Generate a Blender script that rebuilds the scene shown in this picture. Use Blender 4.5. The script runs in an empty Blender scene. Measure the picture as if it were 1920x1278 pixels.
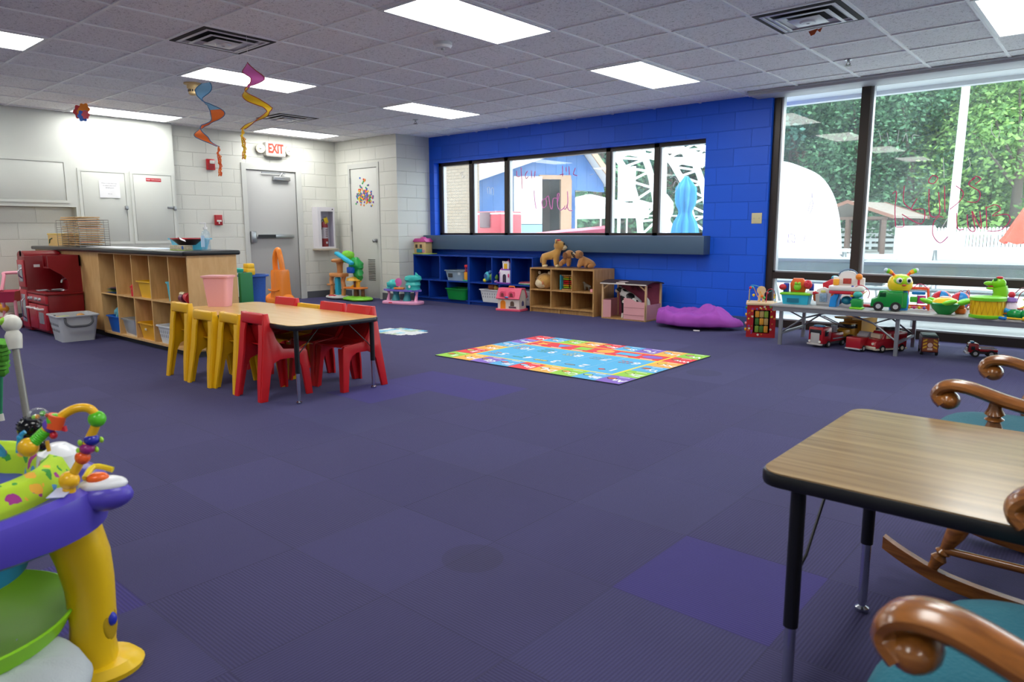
import bpy, bmesh, math, random
from mathutils import Matrix, Vector
PI = math.pi
S = bpy.context.scene
C = S.collection
# ---------------------------------------------------------------- camera, daylight, exposure
CAM = Vector((4.6322, -3.2302, 1.1068)); FPX = 1326.9
YAW, PITCH, ROLL = -0.71687, -0.15482, -0.00342
def _axes():
    cy, sy, cp, sp, cr, sr = (math.cos(YAW), math.sin(YAW), math.cos(PITCH), math.sin(PITCH), math.cos(ROLL), math.sin(ROLL))
    fw = Vector((sy*cp, cy*cp, sp)); rt = Vector((cy, -sy, 0)); up = rt.cross(fw)
    return rt*cr+up*sr, up*cr-rt*sr, fw
RT, UP, FW = _axes()
cd = bpy.data.cameras.new('camera'); cam = bpy.data.objects.new('camera', cd); C.objects.link(cam)
cd.sensor_width = 36; cd.lens = 36*FPX/1920; cd.clip_start = 0.05; cd.clip_end = 400
cam.matrix_world = Matrix((( RT.x, UP.x, -FW.x, CAM.x), (RT.y, UP.y, -FW.y, CAM.y), (RT.z, UP.z, -FW.z, CAM.z), (0, 0, 0, 1)))
cd.dof.use_dof = True; cd.dof.focus_distance = 6.0; cd.dof.aperture_fstop = 5.6
S.camera = cam
S.view_settings.view_transform = 'Standard'; S.view_settings.look = 'None'
S.view_settings.exposure = 0.0; S.view_settings.gamma = 1.0; S.view_settings.use_curve_mapping = False
w = bpy.data.worlds.new('overcast_sky'); S.world = w; w.use_nodes = True
SKY = w.node_tree.nodes['Background']
SKY.inputs[0].default_value = (0.86, 0.94, 1.0, 1); SKY.inputs[1].default_value = 5.0
LAMP = 14.0          # radiance of the fluorescent diffusers
def ray(px, py):
    return (FW + RT*((px-960)/FPX) - UP*((py-639)/FPX))
def at(px, py, axis='z', val=0.0):
    """the point of the place that lies on the plane axis=val along the sight line"""
    i = 'xyz'.index(axis); d = ray(px, py); return CAM + d*((val-CAM[i])/d[i])
def lin(h):
    h = h.lstrip('#'); c = [int(h[i:i+2], 16)/255 for i in (0, 2, 4)]
    return tuple([x/12.92 if x <= 0.04045 else ((x+0.055)/1.055)**2.4 for x in c])+(1,)
# ---------------------------------------------------------------- materials
MATS = {}
def P(name, col='#808080', rough=0.5, metal=0.0, var=0.06, vscale=6.0, bump=0.0, bscale=60.0, coat=0.0, trans=0.0, ior=1.45, sheen=0.0, emit=None, estr=1.0, stretch=None, spec=0.5):
    """plain procedural surface: base colour with slight noise variation, optional fine bump"""
    if name in MATS: return MATS[name]
    m = bpy.data.materials.new(name); m.use_nodes = True; nt = m.node_tree; N = nt.nodes; L = nt.links
    b = N['Principled BSDF']; c = lin(col) if isinstance(col, str) else col
    b.inputs['Roughness'].default_value = rough; b.inputs['Metallic'].default_value = metal
    b.inputs['Coat Weight'].default_value = coat; b.inputs['Transmission Weight'].default_value = trans
    b.inputs['IOR'].default_value = ior; b.inputs['Sheen Weight'].default_value = sheen
    b.inputs['Specular IOR Level'].default_value = spec
    tc = N.new('ShaderNodeTexCoord'); src = tc.outputs['Object']
    if stretch:
        mp = N.new('ShaderNodeMapping'); mp.inputs['Scale'].default_value = stretch; L.new(src, mp.inputs[0]); src = mp.outputs[0]
    if var > 0:
        n = N.new('ShaderNodeTexNoise'); n.inputs['Scale'].default_value = vscale; n.inputs['Detail'].default_value = 4; L.new(src, n.inputs['Vector'])
        mx = N.new('ShaderNodeMix'); mx.data_type = 'RGBA'
        mx.inputs[6].default_value = tuple(max(0, x*(1-var)) for x in c[:3])+(1,); mx.inputs[7].default_value = tuple(min(1, x*(1+var)) for x in c[:3])+(1,)
        L.new(n.outputs[0], mx.inputs[0]); L.new(mx.outputs[2], b.inputs['Base Color'])
    else: b.inputs['Base Color'].default_value = c
    if bump > 0:
        n2 = N.new('ShaderNodeTexNoise'); n2.inputs['Scale'].default_value = bscale; n2.inputs['Detail'].default_value = 3; L.new(src, n2.inputs['Vector'])
        bp = N.new('ShaderNodeBump'); bp.inputs['Strength'].default_value = bump; bp.inputs['Distance'].default_value = 0.01
        L.new(n2.outputs[0], bp.inputs['Height']); L.new(bp.outputs[0], b.inputs['Normal'])
    if emit:
        b.inputs['Emission Color'].default_value = lin(emit); b.inputs['Emission Strength'].default_value = estr
    MATS[name] = m; return m
def PL(col, rough=0.35):                      # moulded toy plastic of a colour
    return P('plastic_'+col.lstrip('#')+('' if rough == 0.35 else '_%d' % int(rough*100)), col, rough, var=0.03, vscale=3)
def graph(name):
    m = bpy.data.materials.new(name); m.use_nodes = True; nt = m.node_tree
    MATS[name] = m; return m, nt, nt.nodes, nt.links, nt.nodes['Principled BSDF']
def math_(N, L, op, a, b=None):
    n = N.new('ShaderNodeMath'); n.operation = op
    for i, v in enumerate((a, b)):
        if v is None: continue
        if isinstance(v, (int, float)): n.inputs[i].default_value = v
        else: L.new(v, n.inputs[i])
    return n.outputs[0]
def mixc(N, L, f, a, b, mode='MIX'):
    n = N.new('ShaderNodeMix'); n.data_type = 'RGBA'; n.blend_type = mode
    for i, v in ((0, f), (6, a), (7, b)):
        if isinstance(v, (int, float, tuple)): n.inputs[i].default_value = v
        else: L.new(v, n.inputs[i])
    return n.outputs[2]
def block_wall(name, col, axes, bw=0.4064, bh=0.2032, rough=0.45, mort=0.006, off=(0, 0), mortar=None, bumpd=0.006, rnd=0.05):
    m, nt, N, L, b = graph(name)
    tc = N.new('ShaderNodeTexCoord'); sp = N.new('ShaderNodeSeparateXYZ'); L.new(tc.outputs['Object'], sp.inputs[0])
    cb = N.new('ShaderNodeCombineXYZ')
    L.new(math_(N, L, 'ADD', sp.outputs['xyz'.index(axes[0])], 40.0+off[0]), cb.inputs[0])
    L.new(math_(N, L, 'ADD', sp.outputs['xyz'.index(axes[1])], off[1]), cb.inputs[1])
    br = N.new('ShaderNodeTexBrick'); br.inputs['Scale'].default_value = 1.0
    br.inputs['Brick Width'].default_value = bw; br.inputs['Row Height'].default_value = bh
    br.inputs['Mortar Size'].default_value = mort; br.inputs['Mortar Smooth'].default_value = 0.6
    c = lin(col); k = 1-rnd
    br.inputs['Color1'].default_value = c; br.inputs['Color2'].default_value = tuple(x*k for x in c[:3])+(1,)
    br.inputs['Mortar'].default_value = lin(mortar) if mortar else tuple(x*0.9 for x in c[:3])+(1,)
    L.new(cb.outputs[0], br.inputs['Vector']); L.new(br.outputs['Color'], b.inputs['Base Color'])
    n = N.new('ShaderNodeTexNoise'); n.inputs['Scale'].default_value = 90; n.inputs['Detail'].default_value = 4; L.new(tc.outputs['Object'], n.inputs['Vector'])
    h = math_(N, L, 'ADD', math_(N, L, 'MULTIPLY', br.outputs['Fac'], -1.0), math_(N, L, 'MULTIPLY', n.outputs[0], 0.25))
    bp = N.new('ShaderNodeBump'); bp.inputs['Strength'].default_value = 0.8; bp.inputs['Distance'].default_value = bumpd
    L.new(h, bp.inputs['Height']); L.new(bp.outputs[0], b.inputs['Normal']); b.inputs['Roughness'].default_value = rough
    return m
# ---------------------------------------------------------------- mesh building
def rotm(ax, deg): return Matrix.Rotation(math.radians(deg), 4, ax)
def T(x, y, z): return Matrix.Translation((x, y, z))
class MB:
    def __init__(s): s.bm = bmesh.new(); s.mats = []; s.M = Matrix.Identity(4)
    def _i(s, mat):
        if mat is None: return 0
        if mat not in s.mats: s.mats.append(mat)
        return s.mats.index(mat)
    def _fin(s, vs, mat, M=None):
        X = s.M @ M if M is not None else s.M
        i = s._i(mat); fs = set()
        for v in vs:
            v.co = X @ v.co
            fs.update(v.link_faces)
        for f in fs: f.material_index = i
        return s
    def box(s, x0, x1, y0, y1, z0, z1, mat=None, bev=0.0, M=None, seg=2):
        r = bmesh.ops.create_cube(s.bm, size=1.0); vs = r['verts']
        for v in vs: v.co = Vector(((x0+x1)/2+v.co.x*(x1-x0), (y0+y1)/2+v.co.y*(y1-y0), (z0+z1)/2+v.co.z*(z1-z0)))
        if bev > 0:
            bev = min(bev, 0.49*min(abs(x1-x0), abs(y1-y0), abs(z1-z0)))
            es = list({e for v in vs for e in v.link_edges}); old = set(s.bm.verts)-set(vs)
            bmesh.ops.bevel(s.bm, geom=es, offset=bev, segments=seg, profile=0.5, affect='EDGES')
            vs = [v for v in s.bm.verts if v not in old]
        return s._fin(vs, mat, M)
    def loft(s, rings, mat=None, closed=True, caps=True, M=None, loop=False):
        """rings: lists of points (same length)"""
        R = [[s.bm.verts.new(p) for p in r] for r in rings]; n = len(R[0]); k = len(R)
        for a in range(k if loop else k-1):
            A, B = R[a], R[(a+1) % k]
            for j in range(n if closed else n-1):
                try: s.bm.faces.new((A[j], A[(j+1) % n], B[(j+1) % n], B[j]))
                except ValueError: pass
        if caps and closed and not loop:
            for r in (R[0][::-1], R[-1]):
                try: s.bm.faces.new(r)
                except ValueError: pass
        vs = [v for r in R for v in r]
        return s._fin(vs, mat, M)
    def tube(s, pts, r, seg=8, mat=None, closed=False, M=None, flat=1.0):
        pts = [Vector(p) for p in pts]; n = len(pts); rr = r if isinstance(r, (list, tuple)) else [r]*n
        rings = []; prev = None
        for i, p in enumerate(pts):
            if closed: t = pts[(i+1) % n]-pts[i-1]
            else: t = pts[min(i+1, n-1)]-pts[max(i-1, 0)]
            if t.length < 1e-9: t = Vector((0, 0, 1))
            t.normalize()
            if prev is None:
                u = t.orthogonal().normalized()
                if abs(t.z) < 0.95: u = Vector((0, 0, 1)).cross(t).normalized()
            else:
                u = prev - t*prev.dot(t)
                u = u.normalized() if u.length > 1e-6 else t.orthogonal().normalized()
            prev = u; v = t.cross(u)
            rings.append([p+(u*math.cos(2*PI*j/seg)+v*math.sin(2*PI*j/seg)*flat)*rr[i] for j in range(seg)])
        return s.loft(rings, mat, M=M, loop=closed)
    def cyl(s, p0, p1, r0, r1=None, seg=16, mat=None, M=None): return s.tube([p0, p1], [r0, r0 if r1 is None else r1], seg, mat, M=M)
    def lathe(s, prof, seg=24, mat=None, M=None, sx=1.0, sy=1.0, a0=0.0, a1=2*PI):
        full = abs(a1-a0-2*PI) < 1e-6; n = seg if full else seg+1
        rings = []
        for r, z in prof:
            r = max(r, 1e-4)
            rings.append([Vector((r*sx*math.cos(a0+(a1-a0)*j/seg), r*sy*math.sin(a0+(a1-a0)*j/seg), z)) for j in range(n)])
        return s.loft(rings, mat, closed=full, M=M)
    def ell(s, c, r, mat=None, seg=16, M=None):
        if isinstance(r, (int, float)): r = (r, r, r)
        q = bmesh.ops.create_uvsphere(s.bm, u_segments=seg, v_segments=max(6, seg*2//3), radius=1.0)['verts']
        for v in q: v.co = Vector((c[0]+v.co.x*r[0], c[1]+v.co.y*r[1], c[2]+v.co.z*r[2]))
        return s._fin(q, mat, M)
    def prism(s, poly, a0, a1, plane='xy', mat=None, M=None, bev=0.0):
        """extrude a 2-D outline along the plane's normal from a0 to a1"""
        f = {'xy': lambda p, a: (p[0], p[1], a), 'xz': lambda p, a: (p[0], a, p[1]), 'yz': lambda p, a: (a, p[0], p[1])}[plane]
        A = [s.bm.verts.new(f(p, a0)) for p in poly]; B = [s.bm.verts.new(f(p, a1)) for p in poly]; n = len(poly)
        fs = [s.bm.faces.new(A[::-1]), s.bm.faces.new(B)]
        for j in range(n): fs.append(s.bm.faces.new((A[j], A[(j+1) % n], B[(j+1) % n], B[j])))
        vs = A+B
        if bev > 0:
            old = set(s.bm.verts)-set(vs)
            s.bm.normal_update()
            bmesh.ops.bevel(s.bm, geom=list({e for v in (A+B) for e in v.link_edges if (e.verts[0] in A) == (e.verts[1] in A)}), offset=bev, segments=2, profile=0.5, affect='EDGES')
            vs = [v for v in s.bm.verts if v not in old]
        return s._fin(vs, mat, M)
    def quad(s, pts, mat=None, M=None):
        vs = [s.bm.verts.new(p) for p in pts]; s.bm.faces.new(vs); return s._fin(vs, mat, M)
    def grid(s, fn, nu, nv, mat=None, M=None, closed_u=False):
        V = [[s.bm.verts.new(fn(i/nu, j/nv)) for j in range(nv+1)] for i in range(nu if closed_u else nu+1)]; k = len(V)
        for i in range(nu):
            for j in range(nv):
                s.bm.faces.new((V[i][j], V[(i+1) % k][j], V[(i+1) % k][j+1], V[i][j+1]))
        s._fin([v for r in V for v in r], mat, M); s.bm.normal_update(); return s
    def text(s, body, size, M, mat=None, depth=0.0, align='CENTER', bold=0.0, sx=1.0):
        cu = bpy.data.curves.new('lettering', 'FONT'); cu.body = body; cu.size = size; cu.align_x = align; cu.align_y = 'CENTER'
        cu.extrude = depth; cu.resolution_u = 2; cu.offset = bold
        o = bpy.data.objects.new('lettering', cu); C.objects.link(o); dg = bpy.context.evaluated_depsgraph_get()
        me = bpy.data.meshes.new_from_object(o.evaluated_get(dg)); old = set(s.bm.verts)
        s.bm.from_mesh(me); vs = [v for v in s.bm.verts if v not in old]
        bpy.data.objects.remove(o); bpy.data.meshes.remove(me); bpy.data.curves.remove(cu)
        for v in vs: v.co.x *= sx
        return s._fin(vs, mat, M)
    def wob(s, amp, freq, seed=0):
        from mathutils import noise
        s.bm.normal_update()
        for v in s.bm.verts:
            v.co += v.normal*amp*noise.noise(v.co*freq+Vector((seed*7.3, 0, 0)))
        return s
    def make(s, name, parent=None, mat=None, sharp=38, sub=0):
        bmesh.ops.recalc_face_normals(s.bm, faces=s.bm.faces)
        s.bm.normal_update(); lim = math.radians(sharp)
        for f in s.bm.faces: f.smooth = True
        for e in s.bm.edges:
            if len(e.link_faces) == 2 and e.link_faces[0].normal.angle(e.link_faces[1].normal, 0) > lim: e.smooth = False
        me = bpy.data.meshes.new(name); s.bm.to_mesh(me); s.bm.free()
        for m in (s.mats or [mat]):
            if m: me.materials.append(m)
        if mat and s.mats: pass
        o = bpy.data.objects.new(name, me); C.objects.link(o)
        if parent: o.parent = parent
        if sub:
            md = o.modifiers.new('smooth', 'SUBSURF'); md.levels = sub; md.render_levels = sub
        return o
def thing(name, label, cat, loc=(0, 0, 0), rz=0.0, group=None):
    o = bpy.data.objects.new(name, None); C.objects.link(o); o.location = loc; o.rotation_euler = (0, 0, math.radians(rz))
    o.empty_display_size = 0.05
    o['label'] = label; o['category'] = cat
    if group: o['group'] = group
    return o
def single(name, label, cat, mb, mat=None, loc=(0, 0, 0), rz=0.0, group=None, kind=None, sub=0, sharp=38):
    o = mb.make(name, None, mat, sub=sub, sharp=sharp); o.location = loc; o.rotation_euler = (0, 0, math.radians(rz))
    o['label'] = label; o['category'] = cat
    if group: o['group'] = group
    if kind: o['kind'] = kind
    return o
def struct(name, mb, mat=None, parent=None, label=None, sharp=38):
    o = mb.make(name, parent, mat, sharp=sharp)
    if parent is None: o['kind'] = 'structure'
    if label: o['label'] = label
    return o
def dup(root, loc, rz=0.0, label=None, group=None):
    r = root.copy(); C.objects.link(r); r.location = loc; r.rotation_euler = (0, 0, math.radians(rz))
    if label: r['label'] = label
    if group: r['group'] = group
    for ch in list(root.children):
        c = ch.copy(); C.objects.link(c); c.parent = r
        for g in list(ch.children):
            d = g.copy(); C.objects.link(d); d.parent = c
    return r
def rrect(x0, x1, y0, y1, r, seg=5):
    pts = []
    for cx, cy, a in ((x1-r, y1-r, 0), (x0+r, y1-r, 90), (x0+r, y0+r, 180), (x1-r, y0+r, 270)):
        for k in range(seg+1):
            t = math.radians(a+90*k/seg); pts.append((cx+r*math.cos(t), cy+r*math.sin(t)))
    return pts
def circ(cx, cy, r, n=16, a0=0, a1=360, ry=None):
    full = abs(a1-a0) >= 360; m = n if full else n+1
    return [(cx+r*math.cos(math.radians(a0+(a1-a0)*k/n)), cy+(ry or r)*math.sin(math.radians(a0+(a1-a0)*k/n))) for k in range(m)]
def spline(pts, n=8):
    """Catmull-Rom through the points"""
    P_ = [Vector(p) for p in pts]; out = []
    for i in range(len(P_)-1):
        a = P_[max(i-1, 0)]; b = P_[i]; c = P_[i+1]; d = P_[min(i+2, len(P_)-1)]
        for k in range(n):
            t = k/n; out.append(0.5*((2*b)+(c-a)*t+(2*a-5*b+4*c-d)*t*t+(3*b-a-3*c+d)*t**3))
    out.append(P_[-1]); return out
random.seed(4)
U = 0.6096; H = 2.59
# ================================================================ THE ROOM
YB, YW, XE, YN, XC = 4.79, 4.90, -5.72, 4.107, -4.13
XR, YR = 8.6, -6.6
m_block = block_wall('white_block_paint', '#D6D7CF', 'yz')
m_block2 = block_wall('white_block_paint_x', '#D6D7CF', 'xz')
m_blue = block_wall('blue_block_paint', '#005CE4', 'xz', rough=0.5, rnd=0.12)
m_paint = P('white_wall_paint', '#D2D5CF', 0.5, var=0.02, bump=0.05, bscale=120)
m_wood_trim = P('grey_door_paint', '#C6C8C4', 0.4, var=0.02)
m_base = P('dark_grey_cove_base', '#55585E', 0.6)
m_bronze = P('bronze_window_frame', '#3A332E', 0.38, metal=0.35, var=0.04)
m_alum = P('anodised_aluminium_bead', '#A9ABB0', 0.35, metal=0.6, var=0.03)
# carpet tiles: half-metre squares, ribbed pile, direction and dye lot vary per tile
def carpet_mat():
    m, nt, N, L, b = graph('ribbed_carpet_tiles')
    tc = N.new('ShaderNodeTexCoord'); sp = N.new('ShaderNodeSeparateXYZ'); L.new(tc.outputs['Object'], sp.inputs[0])
    x = math_(N, L, 'ADD', sp.outputs[0], 20.0); y = math_(N, L, 'ADD', sp.outputs[1], 20.46)
    ix = math_(N, L, 'FLOOR', math_(N, L, 'MULTIPLY', x, 2.0)); iy = math_(N, L, 'FLOOR', math_(N, L, 'MULTIPLY', y, 2.0))
    cb = N.new('ShaderNodeCombineXYZ'); L.new(ix, cb.inputs[0]); L.new(iy, cb.inputs[1])
    wn = N.new('ShaderNodeTexWhiteNoise'); wn.noise_dimensions = '2D'; L.new(cb.outputs[0], wn.inputs['Vector'])
    par = math_(N, L, 'MODULO', math_(N, L, 'ADD', ix, iy), 2.0)
    rib_x = math_(N, L, 'SINE', math_(N, L, 'MULTIPLY', x, 2*PI/0.0105)); rib_y = math_(N, L, 'SINE', math_(N, L, 'MULTIPLY', y, 2*PI/0.0105))
    mr = N.new('ShaderNodeMix'); mr.data_type = 'FLOAT'; L.new(par, mr.inputs[0]); L.new(rib_x, mr.inputs[2]); L.new(rib_y, mr.inputs[3])
    n = N.new('ShaderNodeTexNoise'); n.inputs['Scale'].default_value = 220; n.inputs['Detail'].default_value = 3; L.new(tc.outputs['Object'], n.inputs['Vector'])
    n2 = N.new('ShaderNodeTexNoise'); n2.inputs['Scale'].default_value = 1.3; n2.inputs['Detail'].default_value = 5; L.new(tc.outputs['Object'], n2.inputs['Vector'])
    rp = N.new('ShaderNodeValToRGB'); e = rp.color_ramp.elements
    e[0].position = 0.0; e[0].color = lin('#3F3B66'); e[1].position = 1.0; e[1].color = lin('#42406A')
    for p_, c_ in ((0.45, '#403C67'), (0.75, '#3C3863'), (0.9, '#44406E')):
        q = e.new(p_); q.color = lin(c_)
    L.new(wn.outputs['Value'], rp.inputs[0])
    # a few replacement tiles of a fresher violet
    col = rp.outputs[0]
    for (tx, ty) in ((3.75, -1.21), (0.75, 0.29), (0.75, -0.21), (1.25, 0.04), (4.25, -2.2), (2.25, -2.71)):
        a = math_(N, L, 'COMPARE', ix, math.floor((tx+20)*2)); a.node.inputs[2].default_value = 0.1
        c_ = math_(N, L, 'COMPARE', iy, math.floor((ty+20.46)*2)); c_.node.inputs[2].default_value = 0.1
        col = mixc(N, L, math_(N, L, 'MULTIPLY', a, c_), col, lin('#403680'))
    col = mixc(N, L, math_(N, L, 'MULTIPLY', n.outputs[0], 0.35), col, (0.02, 0.018, 0.03, 1))
    col = mixc(N, L, math_(N, L, 'MULTIPLY', math_(N, L, 'SUBTRACT', 0.62, n2.outputs[0]), 0.45), col, (0.03, 0.028, 0.045, 1))
    rib01 = math_(N, L, 'ADD', math_(N, L, 'MULTIPLY', mr.outputs[0], 0.5), 0.5)
    col = mixc(N, L, math_(N, L, 'MULTIPLY', math_(N, L, 'SUBTRACT', 1.0, rib01), 0.32), col, (0.022, 0.02, 0.035, 1))
    # old spills
    for (sx_, sy_, r_) in ((3.03, -1.60, 0.13), (2.19, 1.86, 0.16), (1.1, 3.1, 0.1)):
        d = math_(N, L, 'SQRT', math_(N, L, 'ADD', math_(N, L, 'POWER', math_(N, L, 'SUBTRACT', sp.outputs[0], sx_), 2.0), math_(N, L, 'POWER', math_(N, L, 'SUBTRACT', sp.outputs[1], sy_), 2.0)))
        d = math_(N, L, 'ADD', d, math_(N, L, 'MULTIPLY', n2.outputs[0], 0.05))
        f = math_(N, L, 'LESS_THAN', d, r_)
        col = mixc(N, L, math_(N, L, 'MULTIPLY', f, 0.3), col, (0.02, 0.018, 0.025, 1))
    # seams
    fx = math_(N, L, 'ABSOLUTE', math_(N, L, 'SUBTRACT', math_(N, L, 'FRACT', math_(N, L, 'MULTIPLY', x, 2.0)), 0.5))
    fy = math_(N, L, 'ABSOLUTE', math_(N, L, 'SUBTRACT', math_(N, L, 'FRACT', math_(N, L, 'MULTIPLY', y, 2.0)), 0.5))
    seam = math_(N, L, 'GREATER_THAN', math_(N, L, 'MAXIMUM', fx, fy), 0.4955)
    col = mixc(N, L, math_(N, L, 'MULTIPLY', seam, 0.35), col, (0.015, 0.014, 0.02, 1))
    L.new(col, b.inputs['Base Color']); b.inputs['Roughness'].default_value = 0.9; b.inputs['Sheen Weight'].default_value = 0.12; b.inputs['Sheen Tint'].default_value = (.45, .45, .95, 1); b.inputs['Sheen Roughness'].default_value = 0.5
    b.inputs['Specular IOR Level'].default_value = 0.3
    bp = N.new('ShaderNodeBump'); bp.inputs['Strength'].default_value = 0.5; bp.inputs['Distance'].default_value = 0.002
    L.new(math_(N, L, 'ADD', rib01, math_(N, L, 'MULTIPLY', n.outputs[0], 0.8)), bp.inputs['Height']); L.new(bp.outputs[0], b.inputs['Normal'])
    return m
def ceiling_mat():
    m, nt, N, L, b = graph('fissured_ceiling_tile')
    tc = N.new('ShaderNodeTexCoord')
    v = N.new('ShaderNodeTexNoise'); v.inputs['Scale'].default_value = 55; v.inputs['Detail'].default_value = 5; v.inputs['Roughness'].default_value = 0.7; v.inputs['Distortion'].default_value = 1.2; L.new(tc.outputs['Object'], v.inputs['Vector'])
    rp = N.new('ShaderNodeValToRGB'); e = rp.color_ramp.elements; e[0].position = 0.37; e[0].color = (0.46, 0.45, 0.46, 1); e[1].position = 0.45; e[1].color = lin('#F5F4F6')
    L.new(v.outputs[0], rp.inputs[0])
    sp = N.new('ShaderNodeSeparateXYZ'); L.new(tc.outputs['Object'], sp.inputs[0])
    cb = N.new('ShaderNodeCombineXYZ')
    for i in (0, 1): L.new(math_(N, L, 'FLOOR', math_(N, L, 'ADD', math_(N, L, 'MULTIPLY', sp.outputs[i], 1/U), 40.0)), cb.inputs[i])
    wn = N.new('ShaderNodeTexWhiteNoise'); wn.noise_dimensions = '2D'; L.new(cb.outputs[0], wn.inputs['Vector'])
    col = mixc(N, L, math_(N, L, 'MULTIPLY', wn.outputs['Value'], 0.10), rp.outputs[0], (0.45, 0.44, 0.46, 1))
    L.new(col, b.inputs['Base Color']); b.inputs['Roughness'].default_value = 0.95; b.inputs['Specular IOR Level'].default_value = 0.1
    bp = N.new('ShaderNodeBump'); bp.inputs['Strength'].default_value = 0.6; bp.inputs['Distance'].default_value = 0.003; L.new(v.outputs[0], bp.inputs['Height']); L.new(bp.outputs[0], b.inputs['Normal'])
    return m
struct('floor', MB().box(-6.4, XR+.2, YR-.2, 5.1, -0.15, 0.0), carpet_mat())
cl = struct('ceiling', MB().box(-6.4, XR+.2, YR-.2, 5.0, H, H+0.12), ceiling_mat())
g = MB(); m_grid = P('white_ceiling_grid', '#F0F0F2', 0.5, var=0.02)
for a in range(-10, 15):
    x = a*U
    if -5.7 < x < XR: g.box(x-.012, x+.012, YR, (4.53 if x > 1.3 else YB), H-.009, H+.002)
for b_ in range(-10, 8):
    y = b_*U
    if y < 4.7: g.box((XE if y < YN else XC), XR, y-.012, y+.012, H-.0085, H+.002)
struct('ceiling_grid', g, m_grid, parent=cl)
# --- exit wall, with its doorway
DY0, DY1, DZ = 2.46, 3.32, 2.05
wb = MB()
wb.box(XE-.2, XE, YR, DY0, 0, H).box(XE-.2, XE, DY1, YN+.2, 0, H).box(XE-.2, XE, DY0, DY1, DZ, H)
struct('wall_left', wb, m_block)
NX0, NX1, NZ = -5.33, -4.62, 2.12       # cupboard doorway in the short wall
wb = MB(); wb.box(XE, NX0, YN, YN+.15, 0, H).box(NX1, XC-.15, YN, YN+.15, 0, H).box(NX0, NX1, YN, YN+.15, NZ, H)
struct('wall_alcove', wb, m_block2)
block_corner = block_wall('white_block_paint_corner', '#D6D7CF', 'yz')
struct('wall_alcove_return', MB().box(XC-.15, XC, YN, 5.1, 0, H), block_corner)
WX0, WX1, WZ0, WZ1 = -4.02, 0.695, 1.035, 2.185     # long window opening
wb = MB(); T_ = 0.22
wb.box(XC, WX0, YB, YB+T_, 0, H).box(WX1, 1.47, YB, YB+T_, 0, H).box(WX0, WX1, YB, YB+T_, 0, WZ0).box(WX0, WX1, YB, YB+T_, WZ1, H)
struct('wall_back', wb, m_blue)
struct('wall_right', MB().box(XR, XR+.2, YR, 5.0, 0, H), m_block)
struct('wall_front', MB().box(-6, XR, YR-.2, YR, 0, H), m_block2)
# --- base boards
bb = MB(); bb.box(XE, XE+.008, YR, 0.0, 0, .11).box(XE, XE+.008, 1.34, DY0-.12, 0, .11).box(XE, XE+.008, DY1+.12, YN, 0, .11); struct('baseboard_left', bb, m_base)
bb = MB(); bb.box(XE, NX0-.06, YN-.008, YN, 0, .11).box(NX1+.06, XC+.008, YN-.008, YN, 0, .11).box(XC, XC+.008, YN, YB, 0, .11); struct('baseboard_alcove', bb, m_base)
struct('baseboard_back', MB().box(XC+.01, 1.47, YB-.008, YB, 0, .10), P('blue_grey_cove_base', '#3F5A86', 0.6))
# --- valance box over the tall windows, running on along the wall
m_val = P('valance_grey_white', '#B4B5BC', 0.5, var=0.02)
struct('trim_1', MB().box(1.30, XR, 4.53, YW-.05, 2.545, H-.002, bev=.004).box(1.30, XR, 4.50, 4.53, H-.02, H-.004), m_val)
# --- deep grey ledge under the long window
m_ledge = P('grey_blue_laminate', '#49627A', 0.45, var=0.03, bump=0.03)
struct('trim_2', MB().box(-4.12, 0.80, 4.62, YB, 0.815, 1.035, bev=.004), m_ledge)
# --- glass
def glass_mat(name, tint, refl=1.0, veil=0.03):
    m = bpy.data.materials.new(name); m.use_nodes = True; nt = m.node_tree; N = nt.nodes; L = nt.links; N.clear()
    out = N.new('ShaderNodeOutputMaterial'); tr = N.new('ShaderNodeBsdfTransparent'); tr.inputs[0].default_value = tint
    gl = N.new('ShaderNodeBsdfGlossy'); gl.inputs['Roughness'].default_value = 0.02; gl.inputs[0].default_value = (1, 1, 1, 1)
    fr = N.new('ShaderNodeFresnel'); fr.inputs[0].default_value = 1.5
    ge = N.new('ShaderNodeNewGeometry')
    mx = N.new('ShaderNodeMixShader'); L.new(math_(N, L, 'MULTIPLY', math_(N, L, 'MULTIPLY', fr.outputs[0], refl), math_(N, L, 'SUBTRACT', 1.0, ge.outputs['Backfacing'])), mx.inputs[0]); L.new(tr.outputs[0], mx.inputs[1]); L.new(gl.outputs[0], mx.inputs[2])
    df = N.new('ShaderNodeBsdfTranslucent'); df.inputs[0].default_value = (0.9, 0.95, 0.97, 1)
    tc = N.new('ShaderNodeTexCoord'); n = N.new('ShaderNodeTexNoise'); n.inputs['Scale'].default_value = 3; n.inputs['Detail'].default_value = 6; L.new(tc.outputs['Object'], n.inputs[0])
    f = math_(N, L, 'MULTIPLY', n.outputs[0], veil*2)
    m2 = N.new('ShaderNodeMixShader'); L.new(f, m2.inputs[0]); L.new(mx.outputs[0], m2.inputs[1]); L.new(df.outputs[0], m2.inputs[2])
    L.new(m2.outputs[0], out.inputs[0]); MATS[name] = m; return m
m_glass = glass_mat('veiled_window_glass', (0.95, 0.98, 0.97, 1), 0.8, 0.03)  # pale translucent mix imitates the veiling glare of the bright sky
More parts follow.
